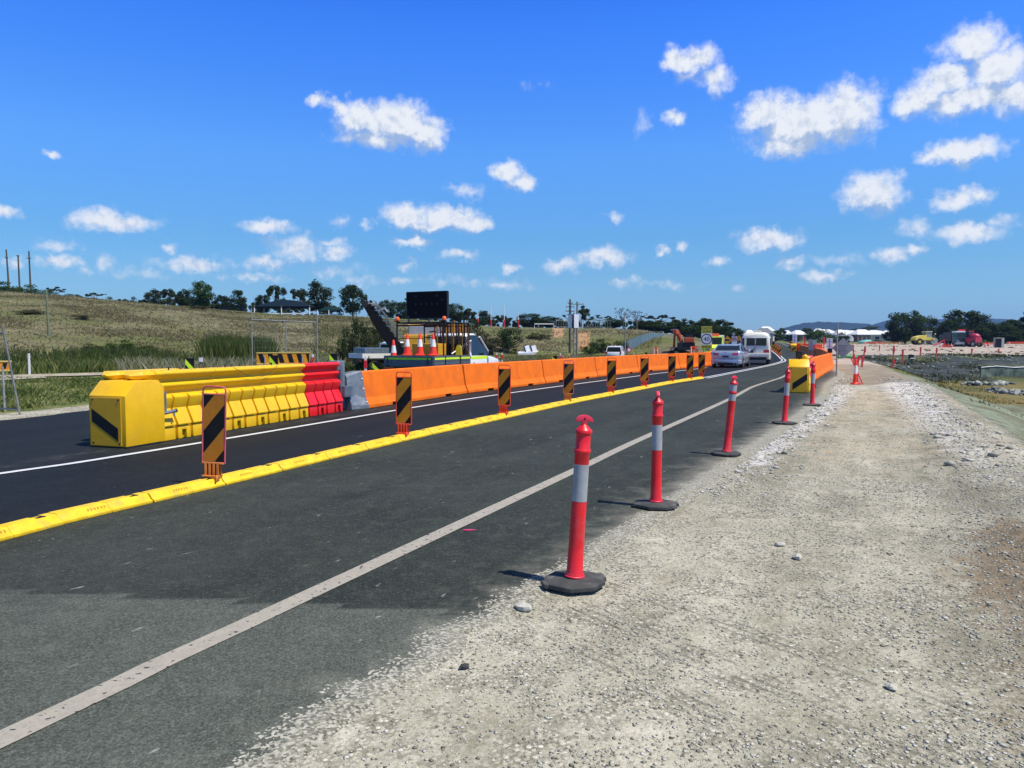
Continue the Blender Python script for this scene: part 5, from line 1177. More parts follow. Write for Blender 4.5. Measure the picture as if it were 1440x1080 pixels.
T_ = [
 ('flat', 83, 401, 32, 150, 'small umbrella shaped gum on the left crest beside the three tall poles', None),
 ('flat', 136, 410, 34, 165, 'low dark flat tree on the left crest right of the timber pole', None), ('bush', 162, 417, 26, 160, 'low dark scrub tree on the crest left of the two pointed dark trees', M_gum), ('bush', 186, 417, 22, 160, 'tiny dark scrub tree right before the pointed dark trees on the crest', M_gum),
 ('tall', 217, 407, 22, 150, 'pointed dark tree, left of a pair on the left crest', None), ('gum', 243, 403, 34, 150, 'broad dark gum behind the pointed tree on the left crest', None), ('round', 262, 407, 24, 152, 'dark tree touching the left side of the bright green round tree', None),
 ('round', 286, 396, 34, 136, 'bright green rounded tree standing out on the left crest', M_bright), ('round', 314, 415, 26, 145, 'low dark tree between the bright green tree and the pointed oval tree', None), ('column', 337, 408, 26, 138, 'dark oval tree left of the large shade canopy', None),
 ('gum', 391, 396, 32, 150, 'open topped gum rising behind the large shade canopy', None), ('round', 371, 414, 24, 152, 'low dark tree behind the left end of the shade canopy', None), ('gum', 424, 401, 30, 148, 'dark gum behind the right end of the shade canopy', None), ('tall', 451, 396, 34, 142, 'tall dark tree between the two shade canopies', None),
 ('round', 497, 400, 42, 138, 'big dense olive tree left of the raised conveyor', None), ('gum', 518, 419, 18, 150, 'small gum peeking out right of the big dense olive tree', None), ('round', 546, 421, 30, 150, 'dark rounded tree behind the head of the conveyor', None), ('round', 566, 424, 24, 152, 'dark tree left of the arrow board', None),
 ('round', 600, 432, 40, 155, 'dark tree hidden behind the arrow board', None), ('round', 640, 427, 26, 150, 'dark tree right of the arrow board', None), ('gum', 657, 431, 30, 152, 'spreading dark tree behind the leftmost goalpost', None), ('gum', 708, 441, 26, 156, 'ragged dark tree between the tall white goalposts', None), ('column', 681, 436, 26, 155, 'dark tree just left of the tall white goalposts', None),
 ('round', 745, 441, 40, 155, 'broad rounded dark tree behind the white goal frame, left', None), ('round', 771, 444, 28, 157, 'rounded dark tree behind the white goal frame, right', None), ('tall', 786, 446, 13, 160, 'thin young tree right of the white goal frame', None), ('flat', 798, 439, 24, 150, 'dark tufted tree just left of the twin power poles', None), ('gum', 818, 430, 26, 150, 'dark tufted tree between and right of the twin power poles', None),
 ('flat', 842, 441, 38, 152, 'flat topped open gum right of the power poles', None), ('round', 862, 448, 34, 148, 'light green bushy tree left of the bare grey trees', M_bright), ('bare', 876, 432, 34, 146, 'bare grey twiggy tree, left of the pair above the blue fence', None), ('bare', 895, 435, 30, 146, 'bare grey twiggy tree, right of the pair above the blue fence', None),
 ('round', 908, 450, 36, 150, 'dark green tree behind the left of the blue metal fence', None), ('flat', 925, 441, 50, 152, 'wide flat topped gum above the blue metal fence', None), ('round', 928, 452, 44, 148, 'dark tree mass right behind the blue metal fence', None), ('round', 950, 452, 34, 148, 'dark tree between the blue fence and the excavator', None), ('gum', 966, 445, 42, 148, 'tall dark gum behind the excavator', None), ('round', 972, 456, 36, 140, 'rounded dark tree right behind the excavator boom', None),
 ('round', 992, 447, 36, 146, 'dark gum behind the school zone sign', None), ('gum', 1006, 446, 44, 150, 'high spreading gum right above the school zone sign', None), ('round', 1018, 458, 36, 140, 'rounded dark tree behind the amber diamond signs', None), ('round', 1034, 461, 26, 140, 'dark round tree between the signs and the minibus', None),
 ('round', 1272, 437, 56, 178, 'largest dark round tree on the right, above the yellow roller, left half', None), ('round', 1297, 445, 42, 180, 'dark round tree joined to the right of the largest one, above the yellow roller', None), ('round', 1256, 462, 34, 178, 'low crown at the left foot of the largest round tree on the right', None),
 ('round', 1355, 436, 62, 176, 'large domed dark tree behind the teal truck', None), ('round', 1333, 450, 40, 172, 'very dark tree left of the teal truck, below the domed one', None), ('bare', 1381, 440, 30, 178, 'thin see-through gum between dark trees on the right', M_gum), ('round', 1368, 457, 44, 172, 'dark olive tree right behind the red machine', None), ('round', 1398, 452, 52, 174, 'wide rounded tree right of the thin see-through gum', None),
 ('round', 1424, 449, 46, 176, 'dark rounded tree near the right picture edge', None), ('gum', 1445, 437, 40, 174, 'tall gum at the very right picture edge', None), ('round', 1412, 466, 46, 168, 'low dark tree in front of the right tree line', None), ('round', 1442, 464, 44, 168, 'low dark tree at the right picture edge', None),
 ('bush', 1151, 464, 42, 175, 'broad green hedge-like tree left of the diamond sign back', M_bright), ('bush', 1176, 467, 40, 178, 'broad green tree behind the diamond sign back', M_dense), ('round', 1086, 464, 34, 240, 'small dark tree right of the minibus roof', None), ('gum', 1098, 459, 22, 300, 'thin distant gum right of the minibus', None), ('round', 1112, 470, 36, 230, 'low dark tree beyond the road bend', None),
 ('gum', 1131, 459, 26, 330, 'distant dark gum among the roofs', None), ('round', 1143, 463, 26, 330, 'distant dark rounded tree among the roofs', None), ('round', 1060, 468, 30, 200, 'dark bush behind the minibus', None), ('round', 1222, 459, 30, 430, 'far dark tree behind the white roofs below the blue hill', None), ('round', 1203, 462, 22, 440, 'far small dark tree behind the white roofs', None),
 ('bush', 1231, 478, 22, 185, 'round dark garden bush left of the large right tree', M_dense), ('bush', 1376, 478, 34, 165, 'yellow green bush behind the red machine', M_bright),
 ('column', 1428, 470, 20, 166, 'narrow dark tree by the right picture edge', None)]
for k_, px, top, w, Y, lab, m_ in T_: tree(k_, px, top, w, Y, lab, m_)
S_ = [(486, 459, 30, 64, 'dark shrub on the bank, leftmost of the row left of the conveyor', M_dense), (503, 447, 26, 66, 'tall dark shrub in the row left of the conveyor', M_dense), (521, 455, 30, 66, 'dark shrub in the row, just left of the conveyor', M_dense), (541, 451, 28, 68, 'dark shrub of the row partly behind the conveyor', M_scrub), (512, 468, 52, 62, 'low spreading shrub at the foot of the row left of the conveyor', M_scrub),
 (716, 459, 46, 104, 'big dark green bush on the bank right of the tray ute', M_dense), (664, 453, 36, 100, 'scrubby bush on the bank above the tray ute cab', M_scrub), (690, 468, 40, 102, 'grey green bush on the bank left of the big dark bush', M_scrub), (756, 468, 40, 118, 'grey scrub on the bank below the white goal frame', M_scrub), (846, 476, 34, 108, 'dark bush under the bank, left of the white wagon', M_dense), (872, 479, 26, 106, 'dark round bush beside the lamp post above the white wagon', M_dense), (828, 482, 26, 106, 'green bush beside the orange soil below the bank', M_bright),
 (116, 455, 32, 82, 'brown scrub bush on the left hillside right of the timber pole', M_scrub), (46, 463, 44, 84, 'low brown scrub on the left hillside, left of the timber pole', M_scrub), (279, 429, 30, 118, 'dark brown bush standing in for the shadow below the bright green tree', M_scrub), (168, 477, 48, 58, 'green bush behind the near verge, above the boxed nose', M_bright), (132, 483, 36, 58, 'smaller green bush left of the one above the boxed nose', M_dense), (205, 486, 40, 57, 'low green bush right of the bush above the boxed nose', M_bright),  # the dark bush under the bright green tree takes the place of its shadow
 (15, 396, 46, 132, 'dense green bush on the crest under the left pole', M_bright), (45, 400, 40, 132, 'dense green bush on the crest under the right pole of three', M_bright), (-12, 394, 50, 132, 'dense green bush at the left picture edge on the crest', M_bright), (104, 413, 24, 128, 'small green bush on the crest below the umbrella gum', M_bright), (70, 408, 26, 130, 'small green bush on the crest behind the timber pole', M_bright)]
for px, top, w, Y, lab, m_ in S_: tree('bush', px, top, w, Y, lab, m_, cat='shrub')
# far woods that read as one mass
def wood(name, u0, u1, Y, tops, n, seed, m_):
    rng = np.random.default_rng(seed); cs, rs = [], []
    for i in range(n):
        px = u0 + (u1 - u0) * rng.random(); y = Y * (1 + .12 * rng.random()); x = (px - 720) / 1060 * y; zb = gz(x, y); zt = at(px, np.interp(px, *tops) + 2.5 * rng.random(), y).z
        r = (.10 + .06 * rng.random()) * max(3, zt - zb) * .9; cs.append((x, y, zb + (zt - zb - r) * rng.random() ** .5)); rs.append(r * 1.1)
    Q, Fc = leaf_cloud(cs, rs, 90, .0016 * Y, .9, rng); o = fast_mesh(name, Q, Fc, m_); o['kind'] = 'stuff'; return o
wood('distant_wood', 560, 1060, 178, ([560, 640, 680, 760, 850, 900, 960, 1000, 1040, 1060], [443, 438, 447, 449, 452, 449, 455, 455, 465, 471]), 420, 5, M_gum)
wood('distant_wood', 1318, 1500, 192, ([1318, 1340, 1380, 1420, 1500], [470, 455, 457, 456, 450]), 260, 6, M_dense)
wood('distant_wood', 110, 480, 175, ([110, 200, 260, 330, 420, 480], [420, 420, 416, 424, 422, 428]), 260, 8, M_gum)
wood('distant_wood', 1055, 1330, 520, ([1055, 1120, 1200, 1330], [471, 469, 467, 468]), 160, 9, M_gum)
# ------------------------------------------------------------------ houses beyond the works
M_roofw = mat('pale_metal_roof', (.66, .67, .68), .45, var=.08); M_roofg = mat('grey_tile_roof', (.16, .165, .18), .7, var=.15); M_wallc = mat('cream_render', (.55, .50, .38), .85, var=.08); M_wallw = mat('white_render', (.58, .57, .54), .85, var=.08); M_walld = mat('brown_brick_wall', (.16, .11, .085), .9, var=.2)
def house(label, px, ytop, w, Y, rz, wall, roof):
    x = (px - 720) / 1060 * Y; zb = gz(x, Y); zt = at(px, ytop, Y).z; W = w * Y / 1060; H = max(4.2, zt - zb); hw = H * .58; D = W * .7
    t = thing('house', label, 'house', (x, Y, zb), rz, 'houses beyond the roadworks')
    b = MB(); b.box((0, D / 2, hw / 2), (W * .9, D * .9, hw)); b.build('wall', wall, t)
    b = MB(); e = W * .5; d0 = D * .5; c = D / 2
    b.loft([[(-e, c - d0, hw), (e, c - d0, hw), (e, c + d0, hw), (-e, c + d0, hw)], [(-e, c - d0, hw + .2), (e, c - d0, hw + .2), (e, c + d0, hw + .2), (-e, c + d0, hw + .2)], [(-e * .35, c - .1, H), (e * .35, c - .1, H), (e * .35, c + .1, H), (-e * .35, c + .1, H)]]); b.build('roof', roof, t)
    for k in (-.28, 0.02, .30):
        b = MB(); b.box((W * k, c - D * .45 - .02, hw * .55), (W * .14, .08, hw * .4)); b.build('window', M_glass, t)
    return t
HS = [(1072, 461, 30, 230, 'cream walled house with grey roof rising behind the minibus', M_wallc, M_roofg), (1056, 465, 18, 260, 'white roofed house left of the minibus roof', M_wallw, M_roofw), (1079, 459, 26, 300, 'white roofed house highest behind the minibus', M_wallw, M_roofw), (1105, 467, 20, 300, 'small white roofed house beyond the road bend', M_wallw, M_roofw), (1127, 467, 24, 290, 'white roofed house left of the hedge-like trees', M_walld, M_roofw),
 (1166, 463, 28, 380, 'white roofed house under the left foot of the blue hill', M_wallw, M_roofw), (1190, 464, 30, 370, 'wide white roofed house under the blue hill, left of the middle', M_wallw, M_roofw), (1212, 463, 28, 390, 'white roofed house in the middle of the far row', M_wallc, M_roofw), (1236, 464, 30, 390, 'white roofed house below the blue hill, right of the middle', M_wallw, M_roofw), (1253, 466, 26, 350, 'white roofed house beside the largest right tree', M_wallw, M_roofw),
 (1197, 471, 30, 300, 'brown walled house with pale roof in front of the far row', M_walld, M_roofw), (1232, 472, 36, 290, 'long pale roofed house in front of the far row', M_wallc, M_roofw), (1215, 476, 26, 260, 'low pale shed roof house nearest in the far row', M_walld, M_roofw), (1183, 478, 18, 255, 'small pale roofed shed left of the far row', M_wallw, M_roofw), (1312, 471, 30, 240, 'white roofed house between the two large right trees', M_wallw, M_roofw), (1150, 462, 18, 420, 'tiny white roof above the hedge-like trees', M_wallw, M_roofw)]
for i, (px, yt, w, Y, lab, wl_, rf) in enumerate(HS): house(lab, px, yt, w, Y, R(((i * 37) % 50) - 25), wl_, rf)
# ------------------------------------------------------------------ blue hills on the horizon
def hills(u, tops, Y, depth, seed):
    us = np.linspace(u[0], u[-1], 260); tp = np.interp(us, u, tops); V = []; 
    for j, (s, k) in enumerate(((0, 0), (.25, .55), (.6, .9), (1, 1.0), (1.5, .8), (2.2, 0))):
        y = Y + depth * s; x = (us - 720) / 1060 * Y * (1 + .0 * s); h = (CAM_H + (480 - tp) * Y / 1060) * k
        nz = sum(np.sin(us * f + seed * f + j) * a for f, a in ((.35, 1.2), (.9, .8), (2.1, .8), (4.3, .6))) * Y / 1060 * (.55 if 0 < k else 0)
        V.append(np.stack([x, np.full_like(x, y), h + nz - (6 if k == 0 else 0)], -1))
    V = np.concatenate(V); n = len(us); idx = np.arange(6 * n).reshape(6, n)
    o = structure(fast_mesh('hills', V, np.stack([idx[:-1, :-1], idx[:-1, 1:], idx[1:, 1:], idx[1:, :-1]], -1).reshape(-1, 4), M_hill)); o.data.shade_smooth(); return o
t = NT('forested_hill'); g_, m_ = pos_nodes(t); M_hill = t.finish(t.mix(t.step(t.noise(g_, .012, 6, .65).outputs[0], .35, .65), (.010, .018, .012), (.024, .036, .022)), .95, 0, None, .1)
hills([1060, 1120, 1145, 1160, 1175, 1195, 1240, 1262, 1285, 1320, 1380], [482, 474, 462, 456, 452, 450.5, 451, 453, 458, 466, 482], 2600, 300, 1)
hills([1240, 1280, 1300, 1330, 1390, 1440, 1520, 1600], [482, 455, 447.5, 446, 446.5, 445, 449, 482], 3100, 300, 2)
# ------------------------------------------------------------------ poles, fences, goals, shades on the left
def pole(label, px, top, bot, Y, r, m, lean=0.0, arms=(), cat='utility pole', name='utility_pole', group=None):
    x = (px - 720) / 1060 * Y; zt = at(px, top, Y).z; zb = min(gz(x, Y), at(px, bot, Y).z); t = thing(name, label, cat, (x, Y, zb - .1), 0, group)
    h = zt - zb + .1; b = MB(); b.tube([(0, 0, 0), (lean, 0, h)], [r * 1.2, r * .8], 0, 8); b.build('pole', m, t, smooth=60)
    for (f, w) in arms:
        a = MB(); a.box((lean * f, -.1, h * f), (w, .09, .10)); ao = a.build('crossarm', m, t); q = MB()
        for s_ in (-.45, -.15, .15, .45): q.lathe([(.035, 0), (.05, .05), (.03, .14)], 0, 8, (lean * f + w * s_, -.1, h * f + .05))
        q.build('insulators', M_galvd, ao)
    return t
PG = 'three tall poles on the left crest'
pole('leftmost of three tall dark poles on the left crest, leaning slightly left', 17, 351, 402, 136, .15, M_wood, -.30, ((.84, .5),), group=PG)
pole('middle and shortest of three tall dark poles on the left crest', 31.7, 359, 404, 138, .15, M_wood, -.1, ((.985, .6),), group=PG)
pole('rightmost of three tall dark poles on the left crest', 47, 353, 404, 136, .15, M_wood, -.1, ((.85, .8),), group=PG)
pole('single mossy timber pole halfway up the left hillside', 70.5, 408, 480, 66, .10, mat('mossy_timber', (.16, .19, .11), .9, var=.3), -.12)
pole('dark power pole with several crossarms, left of the twin poles beside the sign backs', 801.3, 421, 488, 108, .16, M_wood, 0, ((.93, .7), (.86, 1.2), (.78, 1.3)))
pole('greenish power pole with one wide crossarm, right of the twin poles', 811.3, 424, 491, 104, .15, mat('green_grey_timber', (.20, .21, .15), .9, var=.2), 0, ((.95, 1.7),))
GP = 'tall white goalposts on the playing field'
for px, top, bot, lab in ((672.5, 440, 461, 'leftmost and shortest tall white goalpost with a red padded foot'), (690.5, 429, 462, 'tall white goalpost with red padded foot, second from left'), (709.2, 428.5, 462, 'tall white goalpost with red padded foot, third from left'), (729, 439, 462, 'rightmost tall white goalpost, left of the goal frame')):
    t = pole(lab, px, top, bot, 139, .06, M_white, 0, (), 'goalpost', 'goalpost', GP); b = MB(); b.lathe([(.14, .1), (.14, 1.7), (.10, 1.75)], 0, 10); b.build('red_pad', M_signred, t)
t = thing('goal_frame', 'white rectangular goal frame on the field edge above the bank', 'goal', ground(765, 139)); w_ = 27 * 139 / 1060 / 2; h_ = at(765, 455.5, 139).z - gz(t.location.x, 139)
b = MB(); b.tube([(-w_, 0, 0), (-w_, 0, h_), (w_, 0, h_), (w_, 0, 0)], .07, 0, 6); b.build('posts', M_white, t); b = MB(); b.tube([(-w_, 1.6, 0), (-w_, 1.2, h_ * .9), (w_, 1.2, h_ * .9), (w_, 1.6, 0)], .03, 0, 5); b.tube([(-w_, 0, h_), (-w_, 1.2, h_ * .9)], .03); b.tube([(w_, 0, h_), (w_, 1.2, h_ * .9)], .03); b.build('rear_stays', M_galvd, t)
# grey field fence
def picket(label, pts, h, name, m, every, r, rails=(.12, .95), cat='fence'):
    t = thing(name, label, cat); b = MB(); q = MB()
    for a, c in zip(pts, pts[1:]):
        n = max(1, int((c - a).length / every))
        for k in range(n):
            p = a.lerp(c, k / n); p.z = gz(p.x, p.y); b.tube([p, p + Vector((0, 0, h))], r, 0, 4)
        for f in rails:
            n2 = max(1, int((c - a).length / 3)); L_ = [a.lerp(c, k / n2) for k in range(n2 + 1)]; q.tube([Vector((p.x, p.y, gz(p.x, p.y) + h * f)) for p in L_], r * 1.1, 0, 4)
    b.build('pickets', m, t); q.build('rails', m, t); return t
picket('grey picket fence along the field edge behind the twin power poles', [ground(782, 142), ground(820, 142), ground(861, 140)], 1.55, 'field_fence', M_galvd, .45, .035)
# blue metal fence on the mound
def panel_fence(label, spec, m):
    t = thing('metal_fence', label, 'fence'); b = MB(); q = MB()
    for (u0, t0, b0, y0), (u1, t1, b1, y1) in zip(spec, spec[1:]):
        n = 7
        for k in range(n):
            f0, f1 = k / n, (k + 1) / n - .01; P_ = []
            for f in (f0, f1):
                u = u0 + (u1 - u0) * f; Y = y0 + (y1 - y0) * f; P_ += [(at(u, b0 + (b1 - b0) * f, Y), at(u, t0 + (t1 - t0) * f, Y))]
            (a, c), (e, g) = P_; a = a - Vector((0, 0, .6)); e = e - Vector((0, 0, .6)); o_ = Vector((.0, .06, 0))
            b.add([a, e, g, c, a + o_, e + o_, g + o_, c + o_], [(0, 1, 2, 3), (7, 6, 5, 4), (0, 4, 5, 1), (3, 2, 6, 7), (0, 3, 7, 4), (1, 5, 6, 2)])
            q.tube([a - o_ * .4, c - o_ * .4 + Vector((0, 0, .05))], .05, 0, 5)
    b.build('panels', m, t); q.build('posts', mat('blue_grey_fence_post', (.13, .19, .22), .6), t); return t
panel_fence('long blue grey sheet metal fence stepping up the grassy mound', [(873, 486, 493, 106), (880, 481, 489, 107), (893, 474.5, 484, 109), (903, 471, 480, 111), (919, 467.5, 475, 114), (935, 470, 473.5, 118)], mat('blue_grey_metal_sheet', (.15, .23, .27), .55, var=.1))
# shade canopies on the crest
def shade(label, u0, u1, ytop, yeave, ybase, Y, m):
    x0, x1 = (u0 - 720) / 1060 * Y, (u1 - 720) / 1060 * Y; cx = (x0 + x1) / 2; w = (x1 - x0) / 2; zb = gz(cx, Y); ze = at(400, yeave, Y).z - zb; zt = at(400, ytop, Y).z - zb; D = w * 1.1
    t = thing('shade_canopy', label, 'shade canopy', (cx, Y, zb)); b = MB(); n = 13
    rings = []
    for i in range(n):
        f = -1 + 2 * i / (n - 1); hz = zt - (zt - ze) * abs(f) ** 2.2
        rings.append([(f * w, 0, ze - .05), (f * w, D * .5, hz), (f * w, D, ze - .05), (f * w, D, ze - .25), (f * w, D * .5, hz - .2), (f * w, 0, ze - .25)])
    b.loft(rings); b.build('shade_cloth', m, t, smooth=40)
    for sx in (-1.0, -.02, 1.0):
        for sy in (.02, .98):
            p = MB(); p.tube([(sx * w * .98, D * sy, -.2), (sx * w * .98, D * sy, ze)], .10, 0, 8); p.build('post', M_white, t)
    p = MB(); p.box((0, .3, .22), (w * 1.86, .12, .20)); p.build('base_rail', M_white, t)
    return t
M_shade = mat('dark_teal_shade_cloth', (.004, .013, .022), .9, var=.15, spec=.15)
shade('large dark teal shade canopy on white posts at the crest', 358, 437, 420.5, 430, 440, 137, M_shade)
shade('small dark green shade canopy right of the large one', 447, 480, 430, 436, 441, 139, mat('dark_green_shade_cloth', (.005, .024, .024), .9, spec=.15))
t = thing('container_shed', 'low black shed roof on the crest left of the large shade canopy', 'shed', ground(330, 138)); b = MB(); b.box((0, 0, .45), (4.2, 1.6, .9)); b.build('wall', M_dark, t); b = MB(); b.box((0, 0, .96), (4.6, 2.0, .12)); b.build('roof', M_black, t)
# temporary mesh fences
def temp_fence(label, Y, u0, u1, um, ytop0, ytop1, ypost0, ypost1, dy=0.0):
    p0, p1 = ground(u0, Y), ground(u1, Y + dy); t = thing('mesh_fence', label, 'temporary fence', p0); q = p1 - p0
    z0, z1 = at(u0, ytop0, Y).z - p0.z, at(u1, ytop1, Y + dy).z - p0.z; e0, e1 = at(u0, ypost0, Y).z - p0.z, at(u1, ypost1, Y + dy).z - p0.z
    b = MB(); b.tube([(0, 0, -.02), (0, 0, e0)], .024, 0, 8); b.tube([q + Vector((0, 0, -.02)), Vector((q.x, q.y, e1))], .024, 0, 8); b.tube([(0, 0, z0), (q.x, q.y, z1)], .026, 0, 8); b.tube([(0, 0, .12), (q.x, q.y, .12 + q.z)], .022, 0, 8)
    if um:
        f = (um - u0) / (u1 - u0); b.tube([q * f, (q.x * f, q.y * f, z0 + (z1 - z0) * f)], .020, 0, 8)
    b.build('frame', M_galvd, t, smooth=50)
    m_ = MB(); L = q.length
    for k in range(1, int(L / .10)):
        f = k * .10 / L; m_.tube([(q.x * f, q.y * f, .12), (q.x * f, q.y * f, z0 + (z1 - z0) * f)], .0022, 0, 3)
    for k in range(1, 9):
        m_.tube([(0, 0, .12 + (z0 - .12) * k / 9), (q.x, q.y, .12 + (z1 - .12) * k / 9)], .0022, 0, 3)
    m_.build('wire_mesh', M_galvd, t)
    fb = MB()
    for c in (Vector((0, 0, .06)), q + Vector((0, 0, .06))): fb.box(tuple(c), (.28, .6, .13))
    fb.build('concrete_feet', mat('fence_foot_concrete', (.3, .29, .27), .9), t)
    return t
temp_fence('tall galvanised mesh fence panel with a middle post, behind the yellow barriers', 28.5, 355, 446.5, 403, 449.5, 453.5, 433, 443)
def leaning_fence():
    a, c = at(0, 583, 16.4), at(27.5, 583, 16.3); p = G(28, 583); t = thing('mesh_fence', 'leaning galvanised mesh fence panel cut by the left picture edge', 'temporary fence', (p.x, p.y, p.z)); b = MB()
    top = at(3.5, 459, 16.6) - p; br = Vector((0, 0, 0)); bl_ = Vector((-2.3, .5, .04)); tl = bl_ + top * 1.0
    bar = top * .92
    b.tube([br, top], .022, 0, 8); b.tube([bl_, bl_ + top], .022, 0, 8); b.tube([bar, bl_ + bar], .022, 0, 8); b.tube([top * .06, bl_ + top * .06], .022, 0, 8); b.build('frame', M_galvd, t, smooth=50)
    m_ = MB()
    for k in range(1, 24): m_.tube([bl_ * (k / 24) + top * .06, bl_ * (k / 24) + bar], .002, 0, 3)
    for k in range(1, 10): m_.tube([bar * (k / 10), bl_ + bar * (k / 10)], .002, 0, 3)
    m_.build('wire_mesh', M_galvd, t)
leaning_fence()
# striped barrier boards
def barrier_board(label, px0, px1, y0, y1, Y, legs=True, dirn=1):
    p = ground((px0 + px1) / 2, Y); w = (px1 - px0) * Y / 1060 / 2; zb, zt = at(400, y1, Y).z - p.z, at(400, y0, Y).z - p.z
    t = thing('barrier_board', label, 'barrier board', p, -math.atan2(p.x, p.y)); b = MB(); b.box((0, 0, (zb + zt) / 2), (2 * w, .03, zt - zb)); bd = b.build('board', M_amber, t)
    s_ = MB(); e = .035
    for poly in stripes([(-w + e, zb + e), (w - e, zb + e), (w - e, zt - e), (-w + e, zt - e)], R(15 * dirn), (zt - zb) * .80, .1): s_.prism(poly, 'y', -.018, -.0155)
    s_.build('stripes', M_black, bd); r = MB()
    for z in (zb, zt): r.box((0, -.004, z), (2 * w + .02, .05, .035))
    r.build('rim', mat('pale_amber_edge', (.62, .45, .12), .5) if not bpy.data.materials.get('pale_amber_edge') else bpy.data.materials['pale_amber_edge'], bd)
    lg = MB()
    for s2 in (-.7, .7):
        for yy in (-.3, .3): lg.tube([(s2 * w, yy, 0), (s2 * w, .02, zt - .05)], .022, 0, 6)
    lg.build('trestle_legs', M_galvd, t); return t
barrier_board('long yellow and black striped barrier board in front of the mesh fence', 363, 435, 496, 511.5, 27.2)
barrier_board('end of a striped barrier board at the left picture edge', -60, 9, 508.5, 521.5, 17.6, True, -1)
# marker posts on the verge
def stake(label, px, top, bot, Y, m, w=.05, cap=None, name='marker_post', cat='marker post', group=None, lean=0.0, clamp=True):
    x = (px - 720) / 1060 * Y; zb = gz(x, Y); zt = at(px, top, Y).z; t = thing(name, label, cat, (x, Y, zb), 0, group); b = MB(); b.loft([[(-w / 2, -w / 3, -.05), (w / 2, -w / 3, -.05), (w / 2, w / 3, -.05), (-w / 2, w / 3, -.05)], [(lean - w / 2, -w / 3, zt - zb), (lean + w / 2, -w / 3, zt - zb), (lean + w / 2, w / 3, zt - zb), (lean - w / 2, w / 3, zt - zb)]]); b.build('post', m, t)
    if cap:
        c = MB(); h = zt - zb; c.box((lean, -w * .02, h * cap[1]), (w * 1.25, w * .9, h * cap[2])); c.build('band', cap[0], t)
    return t
stake('white marker post in the grass beside the pale track on the left', 41, 497, 524, 36.5, M_white, .08)
stake('white guide post with a dark reflector, behind the yellow barrier tops', 282.5, 503, 524, 33, M_white, .13, (M_black, .62, .36), 'guide_post', 'guide post')
RS = 'red topped survey stakes'
for px, top, Y, lab in ((698.5, 496, 50, 'red and white stake behind the orange wall, left of a pair'), (706, 496, 50, 'red and white stake behind the orange wall, right of a pair'), (440, 498, 34, 'red and white stake between the mesh fence and the red barrier'), (514, 502, 30, 'red and white stake below the short white tray'), (788, 497, 60, 'white stake with red foot by the solar panels')):
    stake(lab, px, top, 520, Y, M_white, .09, (M_signred, .72, .3), 'survey_stake', 'stake', RS)
# ------------------------------------------------------------------ signs
def text_mesh(s, size, m, parent, x, z, y, name='lettering', sx=1.0):
    c = bpy.data.curves.new(name, 'FONT'); c.body = s; c.size = size; c.align_x = 'CENTER'; c.align_y = 'CENTER'; c.extrude = .002
    o = bpy.data.objects.new(name, c); COL.objects.link(o); dg = bpy.context.evaluated_depsgraph_get(); me = bpy.data.meshes.new_from_object(o.evaluated_get(dg)); bpy.data.objects.remove(o)
    me.materials.clear(); me.materials.append(m); o = bpy.data.objects.new(name, me); COL.objects.link(o)
    me.transform(Matrix.Translation((x, y, z)) @ Matrix.Rotation(R(90), 4, 'X') @ Matrix.Diagonal((sx, 1, 1, 1))); o.parent = parent; return o
def sign_post(t, h, r=.03, x=0.0, m=None):
    b = MB(); b.tube([(x, .03, -.1), (x, .03, h)], r, 0, 8); return b.build('post', m or M_galvd, t, smooth=50)
def flat(t, name, poly, m, y0=-.012, y1=0.0, parent=None):
    b = MB(); b.prism(poly, 'y', y0, y1); return b.build(name, m, parent or t)
def rect(x0, x1, z0, z1): return [(x0, z0), (x1, z0), (x1, z1), (x0, z1)]
def diamond(c, r): return [(0, c - r), (r, c), (0, c + r), (-r, c)]
def face(x, y, k=1.0): return -math.atan2(x, y) * k
Y = 58.0; p = ground(993.2, Y); t = thing('speed_sign', 'school zone sign with 40 in a black ring and AHEAD below, behind the orange wall', 'road sign', p, face(p.x, p.y))
zt = at(993, 458.8, Y).z - p.z; zz = [zt - (y - 458.8) * Y / 1060 for y in (458.8, 468.7, 484.8, 490)]
sign_post(t, zz[0] - .1, .035, -.2); sign_post(t, zz[0] - .1, .035, .2)
w = .405
a = flat(t, 'school_zone_plate', rect(-w, w, zz[1], zz[0]), M_signyellow); text_mesh('SCHOOL', .245, M_black, a, 0, zz[0] - .155, -.0155); text_mesh('ZONE', .245, M_black, a, 0, zz[0] - .40, -.0155)
a = flat(t, 'speed_plate', rect(-w, w, zz[2], zz[1] - .004), M_sign); cz = (zz[1] + zz[2]) / 2
b = MB(); b.disc((0, -.0135, cz), .40, 'y', .004, 0, 40, .335); b.build('black_ring', M_black, a); text_mesh('40', .46, M_black, a, 0, cz, -.0155)
a = flat(t, 'ahead_plate', rect(-w, w, zz[3], zz[2] - .004), M_signyellow); text_mesh('AHEAD', .225, M_black, a, 0, (zz[3] + zz[2]) / 2, -.0155)
